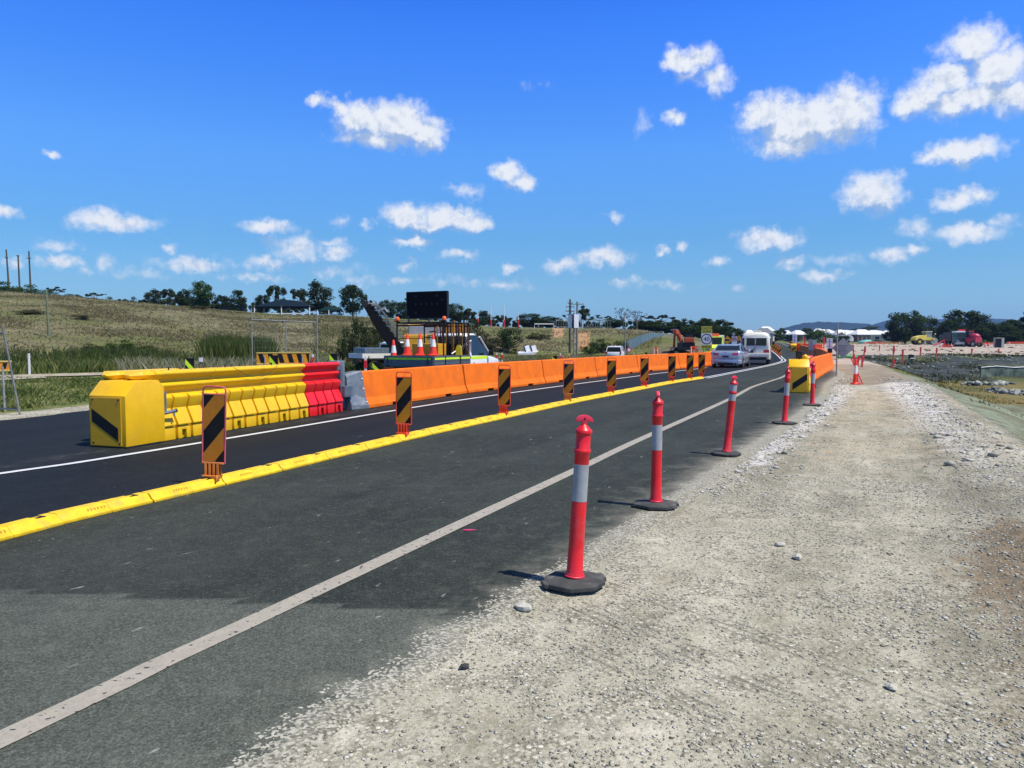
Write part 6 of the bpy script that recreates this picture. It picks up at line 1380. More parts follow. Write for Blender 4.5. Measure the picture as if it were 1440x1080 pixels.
def amber_diamond(label, px, cy, half, Y, truck):
    p = ground(px, Y); t = thing('diamond_sign', label, 'road sign', p, face(p.x, p.y)); cz = at(px, cy, Y).z - p.z; r = half * Y / 1060
    sign_post(t, cz, .04); a = flat(t, 'plate', diamond(cz, r), M_signamber); b = MB()
    for k in range(4):
        A_, B_ = [(0, -1), (1, 0), (0, 1), (-1, 0)][k], [(1, 0), (0, 1), (-1, 0), (0, -1)][k]
        b.prism([(A_[0] * r * .93, cz + A_[1] * r * .93), (B_[0] * r * .93, cz + B_[1] * r * .93), (B_[0] * r * .88, cz + B_[1] * r * .88), (A_[0] * r * .88, cz + A_[1] * r * .88)], 'y', -.0155, -.0125)
    b.build('border', M_black, a); b = MB()
    if truck:
        b.prism(rect(-r * .50, r * .12, cz - r * .10, cz + r * .22), 'y', -.0165, -.0125); b.prism([(r * .15, cz - r * .10), (r * .52, cz - r * .10), (r * .52, cz + r * .03), (r * .38, cz + r * .16), (r * .15, cz + r * .16)], 'y', -.0165, -.0125)
        for x in (-.34, -.05, .34): b.disc((x * r, -.0145, cz - r * .14), r * .09, 'y', .004, 0, 12)
    else:
        b.prism(rect(-r * .08, r * .08, cz - r * .35, cz + r * .25), 'y', -.0165, -.0125); b.prism([(-r * .28, cz + r * .15), (r * .28, cz + r * .15), (0, cz + r * .5)], 'y', -.0165, -.0125)
    b.build('symbol', M_black, a); return t
amber_diamond('orange diamond sign with a black truck symbol, left of the minibus', 1022.2, 478.3, 6.6, 84, True)
amber_diamond('smaller orange diamond sign on a post, right of the white speed plate', 1038.5, 475.5, 4.2, 96, False)
def ring_sign(label, px, y0, y1, w, Y, lower):
    p = ground(px, Y); t = thing('ring_sign', label, 'road sign', p, face(p.x, p.y)); a0, a1 = at(px, y1, Y).z - p.z, at(px, y0, Y).z - p.z; hw = w * Y / 1060 / 2
    sign_post(t, a1, .035); a = flat(t, 'plate', rect(-hw, hw, a0, a1), M_sign); cz = a1 - hw * 1.05; b = MB(); b.disc((0, -.0145, cz), hw * .92, 'y', .004, 0, 28, hw * .66); b.build('red_ring', M_signred, a)
    b = MB(); b.prism(rect(-hw * .42, -hw * .06, cz - hw * .3, cz + hw * .3), 'y', -.0165, -.0125); b.prism(rect(hw * .06, hw * .42, cz - hw * .3, cz + hw * .3), 'y', -.0165, -.0125); b.build('dark_numerals', M_black, a)
    if lower: b = MB(); b.prism(rect(-hw * .8, hw * .8, a0 + hw * .15, a0 + hw * .75), 'y', -.0155, -.0125); b.build('grey_panel', M_signback, a)
    return t
ring_sign('white plate with a red ring above a grey panel, between the orange diamonds', 1032.3, 473, 492, 7.4, 88, True)
ring_sign('small white plate with a red disc, just left of the minibus', 1043.8, 477.5, 487, 6.0, 92, False)
p = ground(1031, 92); t = thing('octagon_sign', 'small pale octagonal sign back above the white ring plate', 'road sign', p, face(p.x, p.y)); cz = at(1031, 470, 92).z - p.z; sign_post(t, cz); b = MB(); b.disc((0, -.01, cz), .20, 'y', .015, 0, 8); b.build('plate', M_signback, t)
p = ground(1045.5, 98); t = thing('blue_sign', 'small dark blue sign beside the left edge of the minibus', 'road sign', p, face(p.x, p.y)); cz = at(1045, 475.5, 98).z - p.z; sign_post(t, cz + .3); flat(t, 'plate', rect(-.3, .3, cz - .35, cz + .35), mat('navy_sign', (.03, .04, .13), .5))
# two white boards back to back behind the wall
Y = 47; p = ground(806.5, Y); t = thing('sign_pair', 'two tall white sign boards folded around one grey post behind the orange wall', 'road sign', p, face(p.x, p.y)); z0, z1 = at(806, 461, Y).z - p.z, at(806, 442, Y).z - p.z
sign_post(t, z1 + .1, .045, .02)
for nm, x0, x1, ya, yb_, ky in (('left_board', -.33, -.12, 0, -.12, 1), ('right_board', .03, .31, -.16, -.02, -1)):
    b = MB(); b.add([(x0, ya, z0), (x1, yb_, z0), (x1, yb_, z1), (x0, ya, z1), (x0, ya + .02, z0), (x1, yb_ + .02, z0), (x1, yb_ + .02, z1), (x0, ya + .02, z1)], [(0, 1, 2, 3), (7, 6, 5, 4), (0, 4, 5, 1), (3, 2, 6, 7), (0, 3, 7, 4), (1, 5, 6, 2)]); b.build(nm, M_sign, t)
b = MB(); b.box((-.05, .02, (z0 + z1) / 2), (.13, .05, z1 - z0)); b.build('dark_back', mat('dark_navy_back', (.05, .06, .10), .6), t)
# solar panel trailer
Y = 46; p = ground(744, Y); t = thing('solar_sign_unit', 'white solar powered unit with two tilted panels on a post, behind the orange wall', 'solar unit', p, face(p.x, p.y)); zb = at(744, 499, Y).z - p.z
b = MB(); b.loft([[(-.70, -.2, zb), (.30, -.2, zb), (.30, .35, zb + .12), (-.70, .35, zb + .12)], [(-.66, -.2, zb + .13), (.55, -.2, zb + .20), (.55, .35, zb + .25), (-.66, .35, zb + .2)]]); b.build('white_hood', M_white, t, bevel=.02)
b = MB(); b.tube([(.02, 0, -.05), (.02, 0, zb)], .04); b.build('post', M_galvd, t)
for dx in (-.15, .25):
    b = MB(); b.box((dx, .05, zb + .38), (.34, .03, .42), ry=R(-18), rx=R(-20)); o = b.build('solar_panel', M_panelblue, t); b = MB(); b.box((dx + .06, .0, zb + .38), (.26, .03, .40), ry=R(-18), rx=R(-20)); b.build('frame', M_white, o)
# lamp post
Y = 70; p = ground(879, Y); t = thing('lamp_post', 'slim grey lamp post with a pale lamp head, right of the white wagon', 'lamp post', p); z1 = at(879, 452.5, Y).z - p.z
b = MB(); b.tube([(0, 0, -.1), (0, 0, z1)], [.07, .045], 0, 8); b.build('pole', M_galvd, t); b = MB(); b.box((0, -.1, z1 + .12), (.16, .30, .34)); b.build('lamp_head', M_white, t, bevel=.05); b = MB(); b.box((-.18, 0, z1 * .80), (.12, .12, .18)); b.build('bracket_box', M_galvd, t)
# stop bat on the track
Y = 82; p = ground(884.5, Y); t = thing('round_sign', 'red round sign on a short post right of the lamp post', 'road sign', p); zc = at(884, 492, Y).z - p.z; sign_post(t, max(.3, zc)); b = MB(); b.disc((0, -.01, zc), .28, 'y', .015, 0, 18, .17); b.build('red_ring', M_signred, t); b = MB(); b.disc((0, -.008, zc), .18, 'y', .012, 0, 18); b.build('face', M_sign, t)
# orange mesh barricades by the excavator
def barricade(label, px, y0, y1, w, Y, rz=0.0, m=None):
    p = ground(px, Y); t = thing('barricade', label, 'barricade', p, rz); H = max(.5, at(px, y0, Y).z - p.z); hw = w * Y / 1060 / 2; b = MB()
    for z in (.38, .72, .96): b.box((0, 0, H * z), (2 * hw, .05, H * .17))
    b.build('boards', m or M_orangered, t); b = MB()
    for x in (-.8, .8):
        for y in (-.25, .25): b.tube([(x * hw, y, 0), (x * hw, 0, H)], .035, 0, 5)
    b.build('legs', M_white, t); return t
barricade('red and white barricade on the mound left of the excavator', 922, 489, 498, 6, 76); barricade('low red barricade right of the excavator', 976, 487.5, 492, 11, 74)
# mound under the excavator
def mound():
    V = []; n = 40; p = ground(956, 78); rings = [(1.0, -.15), (.82, .25), (.6, .55), (.35, .70), (.12, .74)]
    for r, z in rings:
        for k in range(n):
            a = 2 * math.pi * k / n; q = 1 + .12 * math.sin(3 * a + 1) + .08 * math.sin(7 * a); V.append((p.x + 4.2 * r * q * math.cos(a), p.y + 2.5 * r * q * math.sin(a), p.z + z * (1 + .15 * math.sin(5 * a + r * 9))))
    F_ = [(i * n + k, i * n + (k + 1) % n, (i + 1) * n + (k + 1) % n, (i + 1) * n + k) for i in range(4) for k in range(n)]; me = fast_mesh('dirt_mound', V, F_, mat('brown_spoil', (.14, .105, .06), .95, var=.35, scale=1.5, bump=.5, bscale=8, dirt=((.07, .055, .03), .7))); me.data.shade_smooth()
    tag(me, 'brown spoil mound in front of the excavator, behind the orange wall', 'dirt mound')
mound()
# ------------------------------------------------------------------ right of the road
Y = F(1176.5, 530).y; p = ground(1176.5, Y); t = thing('diamond_sign', 'back of a grey diamond sign on a slim post beside the right orange wall', 'road sign', p, R(-20)); cz = at(1184, 489.5, Y).z - p.z; r = 14.5 * Y / 1060
b = MB(); b.tube([(0, -.03, -.1), (0, -.03, at(1175, 453, Y).z - p.z)], .032, 0, 8); b.build('post', M_galvd, t, smooth=50)
a = flat(t, 'plate', [(x + .26, z) for x, z in diamond(cz, r)], M_signback, 0.0, .012); b = MB(); b.box((.2, -.012, cz + .12), (.5, .02, .04)); b.box((.2, -.012, cz - .12), (.5, .02, .04)); b.build('brackets', M_galv, a)
def board(label, px, y0, y1, w, Y, m, back=False, name='sign_board'):
    p = ground(px, Y); t = thing(name, label, 'road sign', p, face(p.x, p.y)); a0, a1 = at(px, y1, Y).z - p.z, at(px, y0, Y).z - p.z; hw = w * Y / 1060 / 2
    for x in (-.6, .6): sign_post(t, a1, .03, x * hw).name = 'leg'
    a = flat(t, 'plate', rect(-hw, hw, max(.15, a0), a1), m)
    if back:
        b = MB()
        for x in (-.1, .1): b.prism(rect(x * hw - .02, x * hw + .02, max(.2, a0), a1 - .05), 'y', -.016, -.0125)
        for z in (.3, .7): b.prism(rect(-hw * .9, hw * .9, a0 + (a1 - a0) * z - .02, a0 + (a1 - a0) * z + .02), 'y', -.0158, -.0125)
        b.build('cross_lines', mat('blue_grey_lines', (.22, .27, .40), .5) if not bpy.data.materials.get('blue_grey_lines') else bpy.data.materials['blue_grey_lines'], a)
    return t
board('white board with blue grey crossed lines, behind the diamond sign back', 1166, 475.5, 492, 8, 62, M_sign, True); board('far white board with blue grey lines, above the road bend barriers', 1117, 470, 482, 6.2, 105, M_sign, True)
board('narrow dull grey sign back beyond the right wall', 1139.5, 477, 492.5, 6, 70, M_signback); board('pale green square board right of the dull grey sign back', 1145, 478, 485, 5, 72, mat('pale_green_board', (.42, .55, .42), .6))
# cone with a star picket
cp = G(1203, 540.5); make_cone('orange cone with one white collar on the beige dirt, a red picket leaning on it', (cp.x, cp.y, cp.z), 's', 1.0).scale = (.86, .86, 1.38); COL.objects[-1] if 0 else None
for o in list(COL.objects):
    if o.get('group') == 's': del o['group']
t = thing('picket', 'red star picket leaning across the orange cone on the beige dirt', 'picket', (cp.x, cp.y - .12, cp.z)); b = MB(); A_ = at(1213.5, 538, cp.y - .22) - Vector(t.location); B_ = at(1197, 504, cp.y + .16) - Vector(t.location); A_.z = .01
b.tube([A_, B_], .024, 0, 5); b.build('shaft', M_signred, t)
RG = 'red tipped stakes across the earthworks'
sk = [(1200.5, 485, 496, 78, 'red marker stake on the pale earth above the cone'), (1214, 487, 500, 72, 'leaning red stake right above the cone'), (1202, 498, 508, 52, 'short grey red stake close behind the cone'), (1206, 500, 511, 50, 'crooked stake close behind the cone, right of the short one'), (1212, 501, 513, 48, 'thin red stake at the dark bank end, nearest the cone'), (1255.5, 486, 498, 74, 'red stake on the pale earth left of the black box'), (1269.5, 491, 500, 72, 'thin dark stake just left of the black box'), (1294, 488, 497, 80, 'stake below the yellow roller'),
      (1316, 489, 498, 78, 'stake on the pale earth between roller and teal truck'), (1366, 490, 497, 84, 'stake under the red machine'), (1143.5, 479, 493, 74, 'red stake beyond the right wall beside the pale green board'), (1131, 474, 488, 88, 'tall red stake behind the yellow far cushion'), (1158, 474, 486, 90, 'tall red stake left of the white crossed board'), (1405, 490, 499, 90, 'red stake below the pale cabinet'), (1255.5, 506, 517, 56, 'thin red stake in the dark bank'), (1236, 485, 493, 100, 'faint red stake farther out on the earth')]
for px, top, bot, Y, lab in sk: stake(lab, px, top, bot, Y, mat('red_stake_paint', (.55, .08, .06), .7) if not bpy.data.materials.get('red_stake_paint') else bpy.data.materials['red_stake_paint'], .11, (M_signred, .75, .4), 'survey_stake', 'stake', RG, rnd.uniform(-.12, .18))
# black box and fallen sign
p = ground(1281, 76); t = thing('black_bin', 'black box standing on the pale earth at the bank top', 'box', p); b = MB(); b.box((0, 0, .22), (.40, .35, .46)); b.build('box', M_dark, t, bevel=.02); b = MB(); b.box((0, 0, .46), (.44, .39, .04)); b.build('lid', M_black, t)
p = G(1280, 508.5); t = thing('fallen_board', 'white board with dark marks lying on the dark bank', 'board', p + Vector((0, 0, .05)), R(10), rx=R(50)); b = MB(); b.box((0, 0, .25), (.5, .03, .42)); o = b.build('plate', M_sign, t); b = MB(); b.box((.02, -.018, .25), (.30, .008, .06)); b.box((-.05, -.018, .38), (.22, .008, .05)); b.box((.10, -.018, .14), (.08, .008, .18)); b.build('dark_marks', M_black, o)
# ---- roller
def roller():
    p = ground(1297, 150); t = thing('road_roller', 'yellow soil roller with cab and steel drum on the pale earth', 'roller', p, R(0)); M_r = mat('pale_yellow_machine_paint', (.62, .50, .07), .45, dirt=((.5, .4, .1), .4))
    b = MB(); b.loft([[(x, -1.0, .85), (x, 1.0, .85), (x, .9, z), (x, -.9, z)] for x, z in ((-2.0, 1.25), (-1.75, 1.55), (-.6, 1.85), (.2, 1.9))]); b.build('engine_hood', M_r, t, bevel=.08)
    b = MB(); b.box((.75, 0, 1.15), (1.3, 1.9, .55)); b.box((1.55, 0, 1.05), (.5, 2.1, .25)); b.build('frame', M_r, t, bevel=.04)
    b = MB()
    for x in (.25, 1.25):
        for y in (-.75, .75): b.tube([(x, y, 1.3), (x, y, 2.55)], .05)
    b.build('cab_posts', M_r, t); b = MB(); b.box((.75, 0, 2.6), (1.25, 1.7, .1)); b.build('cab_roof', M_white, t, bevel=.03); b = MB(); b.box((.75, 0, 1.95), (.95, 1.45, 1.1)); b.build('cab_glass', mat('pale_cab_glass', (.25, .30, .28), .15), t)
    b = MB(); b.disc((1.75, 0, .70), .70, 'y', 1.9, 0, 26); b.build('drum', M_galvd, t, bevel=.02); 
    for y in (-.85, .85):
        b = MB(); b.disc((-1.15, y, .62), .62, 'y', .45, 0, 22, .3); o = b.build('wheel', M_tyre, t, bevel=.03); b = MB(); b.disc((-1.15, y, .62), .32, 'y', .35, 0, 16); b.build('rim', M_r, o)
roller()
# ---- teal tipper truck, trailer, red machine
def tipper():
    p = ground(1349, 128); t = thing('tipper_truck', 'teal truck with white roof seen from the front on the earthworks', 'truck', p, R(168)); M_t = mat('teal_truck_paint', (.015, .10, .115), .35, coat=.5)
    b = MB(); b.box((0, .6, 1.55), (2.3, 1.9, 1.75)); b.build('cab_body', M_t, t, bevel=.08); b = MB(); b.box((0, 1.56, 1.95), (2.0, .06, .70)); b.build('windscreen', M_glass, t, bevel=.02); b = MB(); b.box((0, 1.57, 1.15), (1.5, .06, .6)); b.build('grille', M_dark, t, bevel=.02)
    b = MB(); b.box((0, .5, 2.52), (2.35, 2.0, .22)); b.build('roof_fairing', M_white, t, bevel=.06); b = MB(); b.box((0, 1.6, .62), (2.4, .15, .4)); b.build('bumper', M_rim, t, bevel=.03); b = MB(); b.box((0, .6, 2.78), (1.0, .5, .3)); b.build('roof_sign', M_signred, t, bevel=.05)
    b = MB(); b.box((0, -2.6, 1.7), (2.4, 4.2, 1.5)); b.build('tipper_body', M_dark, t, bevel=.05)
    for x in (-1.0, 1.0):
        l = MB(); l.box((x * .85, 1.66, 1.0), (.3, .06, .18)); l.build('headlight', M_rim, t); m_ = MB(); m_.box((x * 1.32, 1.2, 1.9), (.12, .1, .5)); m_.build('mirror', M_dark, t)
        for y in (.9, -2.0, -3.3): wheel(t, x, y, .5, .3)
tipper()
def redmachine():
    p = ground(1366, 126); t = thing('red_loader', 'bright red loader with rounded engine cover right of the teal truck', 'loader', p, R(20)); M_q = mat('bright_red_machine_paint', (.40, .025, .06), .4, dirt=((.4, .08, .08), .4))
    b = MB(); b.box((0, 0, 1.15), (1.5, 2.4, .9)); b.build('body', M_q, t, bevel=.12); b = MB(); b.sphere((.05, -.4, 1.75), (.75, .9, .55), 0, 14, 8); b.build('engine_cover', M_q, t, smooth=60); b = MB(); b.box((0, .7, 2.1), (1.2, 1.0, 1.0)); b.build('cab', M_glass, t, bevel=.05); b = MB(); b.box((0, .7, 2.65), (1.3, 1.1, .1)); b.build('cab_roof', M_q, t)
    b = MB(); b.tube([(.6, 1.0, 1.0), (.7, 1.9, .9), (.7, 2.4, .4)], .1); b.tube([(-.6, 1.0, 1.0), (-.7, 1.9, .9), (-.7, 2.4, .4)], .1); b.build('lift_arms', M_q, t); b = MB(); b.loft([[(-.9, 2.3, .1), (-.9, 3.0, .1), (-.9, 2.4, .8)], [(.9, 2.3, .1), (.9, 3.0, .1), (.9, 2.4, .8)]]); b.build('bucket', M_dark, t)
    for x in (-.7, .7):
        for y in (-.8, .9): wheel(t, x, y, .5, .35)
redmachine()
p = ground(1334, 132); t = thing('site_trailer', 'dark grey box trailer left of the teal truck', 'trailer', p, R(8)); b = MB(); b.box((0, 0, 1.3), (1.9, 2.6, 1.5)); b.build('box', mat('dark_grey_green_trailer', (.06, .07, .065), .6), t, bevel=.04); [wheel(t, x, 0, .36, .22) for x in (-.9, .9)]; b = MB(); b.box((0, -1.31, 1.3), (1.7, .03, 1.3)); b.build('rear_door', M_dark, t)
p = ground(1404, 118); t = thing('site_cabinet', 'pale concrete coloured cabinet with open dark front, right of the works', 'cabinet', p, R(-12)); b = MB(); b.box((.35, 0, .75), (.35, 1.0, 1.55)); b.box((-.15, .3, .75), (.9, .4, 1.5)); b.box((-.1, 0, 1.5), (1.1, 1.0, .1)); b.build('shell', mat('pale_concrete', (.45, .46, .42), .85), t); b = MB(); b.box((-.2, -.1, .72), (.6, .5, 1.4)); b.build('dark_inside', M_dark, t)
p = ground(1320, 125); t = thing('road_barrier_frame', 'red and white folded barrier frame between roller and teal truck', 'barricade', p); b = MB(); b.tube([(-1.0, 0, .2), (.2, 0, .75), (.8, 0, 1.2), (.9, 0, .2)], .09); b.build('arm', M_signred, t); b = MB(); b.tube([(-1.1, .1, .15), (.8, .1, .55)], .08); b.build('foot_bar', M_white, t)
for i, (px, y0, w, Y, lab) in enumerate(((1385, 483.5, 44, 140, 'long low orange barrier mesh right of the red machine'), (1432, 484, 34, 150, 'far red and orange barrier mesh at the right edge'), (1248, 483, 40, 150, 'thin rusty barrier mesh left of the yellow roller'), (1228, 482, 30, 155, 'faint rusty barrier mesh below the far houses'), (1330, 487, 20, 110, 'low red plastic barrier below the dark trailer'))): barricade(lab, px, y0, 488, w, Y, 0, M_orangered if i != 2 else mat('rusty_mesh', (.36, .12, .05), .8))
barricade('small red and white barricade by the yellow green bush', 1387, 482, 490, 8, 118, .3, M_signred)
# parked cars far out by the houses
for px, Y, lab, m_ in ((1187, 205, 'small pale dome roofed caravan far left of the teal tarpaulin', M_white),):
    p = ground(px, Y); t = thing('caravan', lab, 'caravan', p); b = MB(); b.loft([[(x, y, .5) for y in (-1, 1)] + [(x, 1, z), (x, -1, z)] for x, z in ((-2, 1.2), (-1.4, 2.2), (1.2, 2.3), (2, 1.4))]); b.build('body', m_, t, bevel=.1); b = MB(); b.box((0, -1.02, 1.6), (1.8, .05, .5)); b.build('windows', M_glass, t); [wheel(t, x, -.8, .4, .25) for x in (-.6, .6)]
p = ground(1220, 200); t = thing('tarpaulin_heap', 'low heap under a turquoise tarpaulin beyond the earthworks', 'tarpaulin', p); b = MB(); b.sphere((0, 0, .1), (2.6, 1.2, .9), 0, 18, 8); b.build('tarpaulin', mat('turquoise_tarpaulin', (.12, .45, .42), .5, var=.2), t, smooth=50)
# green mesh roll by the wall end
p = G(1192, 504); t = thing('mesh_roll', 'bright green mesh heap beside the foot of the diamond sign', 'mesh heap', p); b = MB(); b.tube([(-.9, 0, .12), (-.2, .1, .22), (.5, 0, .15), (1.0, .1, .1)], .17, 0, 8); b.build('mesh', mat('green_mesh', (.08, .34, .14), .7, var=.4, scale=20), t, smooth=40)
# silt fence and rock dams in the basin
def silt():
    pts = [Vector((x, 62 + .25 * math.sin(i * .9), 0)) for i, x in enumerate(np.linspace(38.6, 54, 12))]; t = thing('silt_fence', 'grey green silt fence with pale top rail across the basin', 'fence'); b = MB(); q = MB(); r = MB(); n = 0
    rings = []
    for i, p in enumerate(pts):
        z = gz(p.x, p.y); h = .82 + .06 * math.sin(i * 2.1); k = .06 * math.sin(i * 1.7)
        rings.append([(p.x, p.y + k, z - .1), (p.x, p.y + k + .03, z - .1), (p.x, p.y + .03, z + h), (p.x, p.y, z + h)]); q.tube([(p.x, p.y + .05, z - .1), (p.x, p.y + .05, z + h + .1)], .035, 0, 5)
    b.loft(rings); b.build('mesh_cloth', mat('grey_green_silt_cloth', (.13, .165, .12), .85, var=.5, scale=2.2), t); q.build('posts', M_wood, t); r.tube([(g[3][0], g[3][1] - .01, g[3][2]) for g in rings], .03, 0, 5); r.build('top_rail', M_sign, t)
silt()
def rocks(name, label, pts, n, smin, smax, seed, m, spread=.5, tall=.5):
    rg_ = np.random.default_rng(seed); V, Fc = [], []; ico = [(0, 0, 1), (.89, 0, .45), (.28, .85, .45), (-.72, .53, .45), (-.72, -.53, .45), (.28, -.85, .45), (.72, .53, -.45), (-.28, .85, -.45), (-.89, 0, -.45), (-.28, -.85, -.45), (.72, -.53, -.45), (0, 0, -1)]
    fi = [(0, 1, 2), (0, 2, 3), (0, 3, 4), (0, 4, 5), (0, 5, 1), (1, 6, 2), (2, 7, 3), (3, 8, 4), (4, 9, 5), (5, 10, 1), (2, 6, 7), (3, 7, 8), (4, 8, 9), (5, 9, 10), (1, 10, 6), (6, 11, 7), (7, 11, 8), (8, 11, 9), (9, 11, 10), (10, 11, 6)]
    for i in range(n):
        f = rg_.random() * (len(pts) - 1); k = int(f); p = pts[k].lerp(pts[k + 1], f - k); x = p.x + rg_.normal() * spread; y = p.y + rg_.normal() * spread; s = smin + (smax - smin) * rg_.random() ** 2; z = gz(x, y) + s * .2 + tall * rg_.random() ** 2 * max(0, 1 - abs(x - p.x) / max(.01, spread))
        sc = np.array([1, .6 + .5 * rg_.random(), .45 + .4 * rg_.random()]) * s; a = rg_.random() * 6.28; ca, sa = math.cos(a), math.sin(a); o = len(V)
        for v in ico:
            w = np.array(v) * sc * (.8 + .4 * rg_.random()); V.append((x + w[0] * ca - w[1] * sa, y + w[0] * sa + w[1] * ca, z + w[2]))
        Fc += [(q[0] + o, q[1] + o, q[2] + o) for q in fi]
    o = fast_mesh(name, V, Fc, m)
    if label: tag(o, label, 'rock dam')
    return o
def rock_mat(name, a, b_, c):
    t = NT(name); g = t.n('ShaderNodeNewGeometry'); r = g.outputs['Random Per Island']; n = t.noise(g.outputs['Position'], 30, 4, .7).outputs[0]
    col = t.ramp(t.math('ADD', t.math('MULTIPLY', r, .8), t.math('MULTIPLY', n, .2)), [(.1, a), (.5, b_), (.95, c)]); return t.finish(col, .9, 0, t.bump(n, .4, .01), .2)
M_rock = rock_mat('pale_rock', (.24, .23, .185), (.41, .395, .335), (.62, .60, .54)); M_stone = rock_mat('gravel_stones', (.15, .142, .105), (.34, .325, .265), (.58, .56, .48)); M_dam = rock_mat('mossy_rock', (.10, .12, .09), (.24, .25, .22), (.48, .48, .45))
rocks('rock_check_dam', 'low line of mossy rocks across the basin, farther of two', [G(1365, 541), G(1390, 541), G(1416, 539.5)], 110, .10, .32, 3, M_dam, .3, .25)
rocks('rock_check_dam', 'low line of mossy rocks across the basin, nearer of two', [G(1394, 549), G(1420, 553), G(1446, 556)], 110, .10, .34, 4, M_dam, .3, .25)
# far barriers at the next stage
def far_plastic(label, px, Y, m, rz, L=2.0):
    p = ground(px, Y); o = water_module(L).build('shell', m, None, bevel=0); t = thing('water_barrier', label, 'plastic barrier', (p.x, p.y, p.z + .08), rz, 'distant plastic barriers beyond the bend'); o.parent = t; return t
for i in range(8): far_plastic('orange plastic barrier in the distant row beyond the bend, %s from the left' % ['first', 'second', 'third', 'fourth', 'fifth', 'sixth', 'seventh', 'eighth'][i], 1119.5 + 2.5 * i, 98 - .6 * i, M_orangered, R(-70))
p = ground(1115.5, 97); make_nose('tiny far yellow cushion nose left of the distant orange plastic barriers', (p.x, p.y, p.z + .06), R(-20), -1)
# orange and black panels beyond the bend, on the median
for i in range(6):
    Y = 74 + 6 * i; x = float(xK(Y)) - .1; t_ = dup(protoB, ['nearest', 'second', 'third', 'fourth', 'fifth', 'farthest'][i] + ' orange and black panel on the median beyond the bend, right of the minibus'); t_.location = (x, Y, gz(x, Y) + zoff(Y) + .09); t_.rotation_euler = (0, 0, R(-10)); t_['group'] = 'panels on the median beyond the bend'
# ------------------------------------------------------------------ loose stones on the gravel pad
def scatter_stones(name, n, fx, smin, smax, seed, m, flat_=.65):
    g = np.random.default_rng(seed); X, Y = fx(g, n); n = len(X); Z = ter(X, Y)
    S = smin + (smax - smin) * g.random(n) ** 3
    base = np.array([(.15, .1, .8), (1, 0, .35), (.25, .95, .1), (-.85, .5, .4), (-.75, -.6, .05), (.35, -.9, .4), (0, 0, -.6)])
    V = base[None] * (.72 + .55 * g.random((n, 7, 1))) * np.stack([np.ones(n), .6 + .5 * g.random(n), flat_ * (.6 + .6 * g.random(n))], -1)[:, None, :] * S[:, None, None]
    a = g.random(n) * 6.283; ca, sa = np.cos(a)[:, None], np.sin(a)[:, None]
    W = np.stack([V[..., 0] * ca - V[..., 1] * sa, V[..., 0] * sa + V[..., 1] * ca, V[..., 2]], -1) + np.stack([X, Y, Z + S * .02], -1)[:, None, :]
    f = np.array([(0, 1, 2), (0, 2, 3), (0, 3, 4), (0, 4, 5), (0, 5, 1), (6, 2, 1), (6, 3, 2), (6, 4, 3), (6, 5, 4), (6, 1, 5)])
    o = fast_mesh(name, W.reshape(-1, 3), (f[None] + (np.arange(n) * 7)[:, None, None]).reshape(-1, 3), m); o['kind'] = 'stuff'; return o
def pad_xy(y0, y1, pw, patch=True, overs=.12):
    def fx(g, n):
        Y = y0 + (y1 - y0) * g.random(n * 3) ** pw; lo = xA(Y) - overs * g.random(n * 3) ** 2 + .02; hi = np.minimum(np.interp(Y, EDGE_Y, EDGE_X) + .6, .72 * Y + 1.2)
        X = lo + (hi - lo) * g.random(n * 3); w = .35 + .65 * sm(-.35, .5, noise2(X, Y, .55, 2) + .6 * noise2(X, Y, .17, 7)) if patch else np.ones(n * 3)
        k = (g.random(n * 3) < w * .8) & (hi > lo); return X[k][:n], Y[k][:n]
    return fx
scatter_stones('gravel', 75000, pad_xy(1.6, 9, 1.35), .0025, .0125, 21, M_stone)
scatter_stones('gravel', 26000, pad_xy(7, 24, 1.2), .004, .016, 22, M_stone)
def edge_xy(y0, y1):
    def fx(g, n):
        Y = y0 + (y1 - y0) * g.random(n); s = g.random(n) < .55
        X = np.where(s, np.interp(Y, EDGE_Y, EDGE_X) - .5 + g.normal(size=n) * .42, xA(Y) + .1 + np.abs(g.normal(size=n)) * .4); return X, Y
    return fx
scatter_stones('gravel', 11000, edge_xy(8, 31), .007, .034, 23, M_rock)
scatter_stones('gravel', 260, edge_xy(9, 34), .03, .085, 24, M_rock, .8)
def asph_xy(g, n):
    Y = 2.2 + 10 * g.random(n) ** 1.2; X = xA(Y) - np.abs(g.normal(size=n)) * .45 - .02; return X, Y
scatter_stones('gravel', 2600, asph_xy, .0025, .008, 26, M_stone)
def brown_xy(g, n):
    Y = 2.6 + 4.5 * g.random(n); X = np.interp(Y, EDGE_Y, EDGE_X) - 1.1 + g.normal(size=n) * .4; return X, Y
scatter_stones('gravel', 2200, brown_xy, .005, .022, 25, M_stone)
def verge_xy(g, n):
    Y = 8 + 14 * g.random(n); X = xV(Y) - .15 - 1.0 * g.random(n); return X, Y
scatter_stones('gravel', 4000, verge_xy, .01, .03, 27, M_rock)
for i, (px, py, s, lab) in enumerate(((1097, 767, .045, 'pale fist-sized stone lying on the grey gravel right of the nearest bollard'), (1121, 785, .05, 'second pale flat stone on the gravel, just below and right of the other'), (735, 857, .06, 'whitish stone at the asphalt edge below the nearest bollard'), (653, 939, .03, 'small dark clod on the gravel left of the nearest bollard foot'), (1253, 968, .03, 'pale pebble on the gravel in the lower right'))):
    p = G(px, py); b = MB(); b.sphere((0, 0, 0), (s, s * .7, s * .42), 0, 9, 6); g = np.random.default_rng(i); b.v = [tuple(np.array(v) * (.8 + .4 * g.random())) for v in b.v]
    o = b.build('loose_stone', M_rubber if i == 3 else M_rock); tag(o, lab, 'stone', None, (p.x, p.y, p.z + s * .25), i * 1.3)
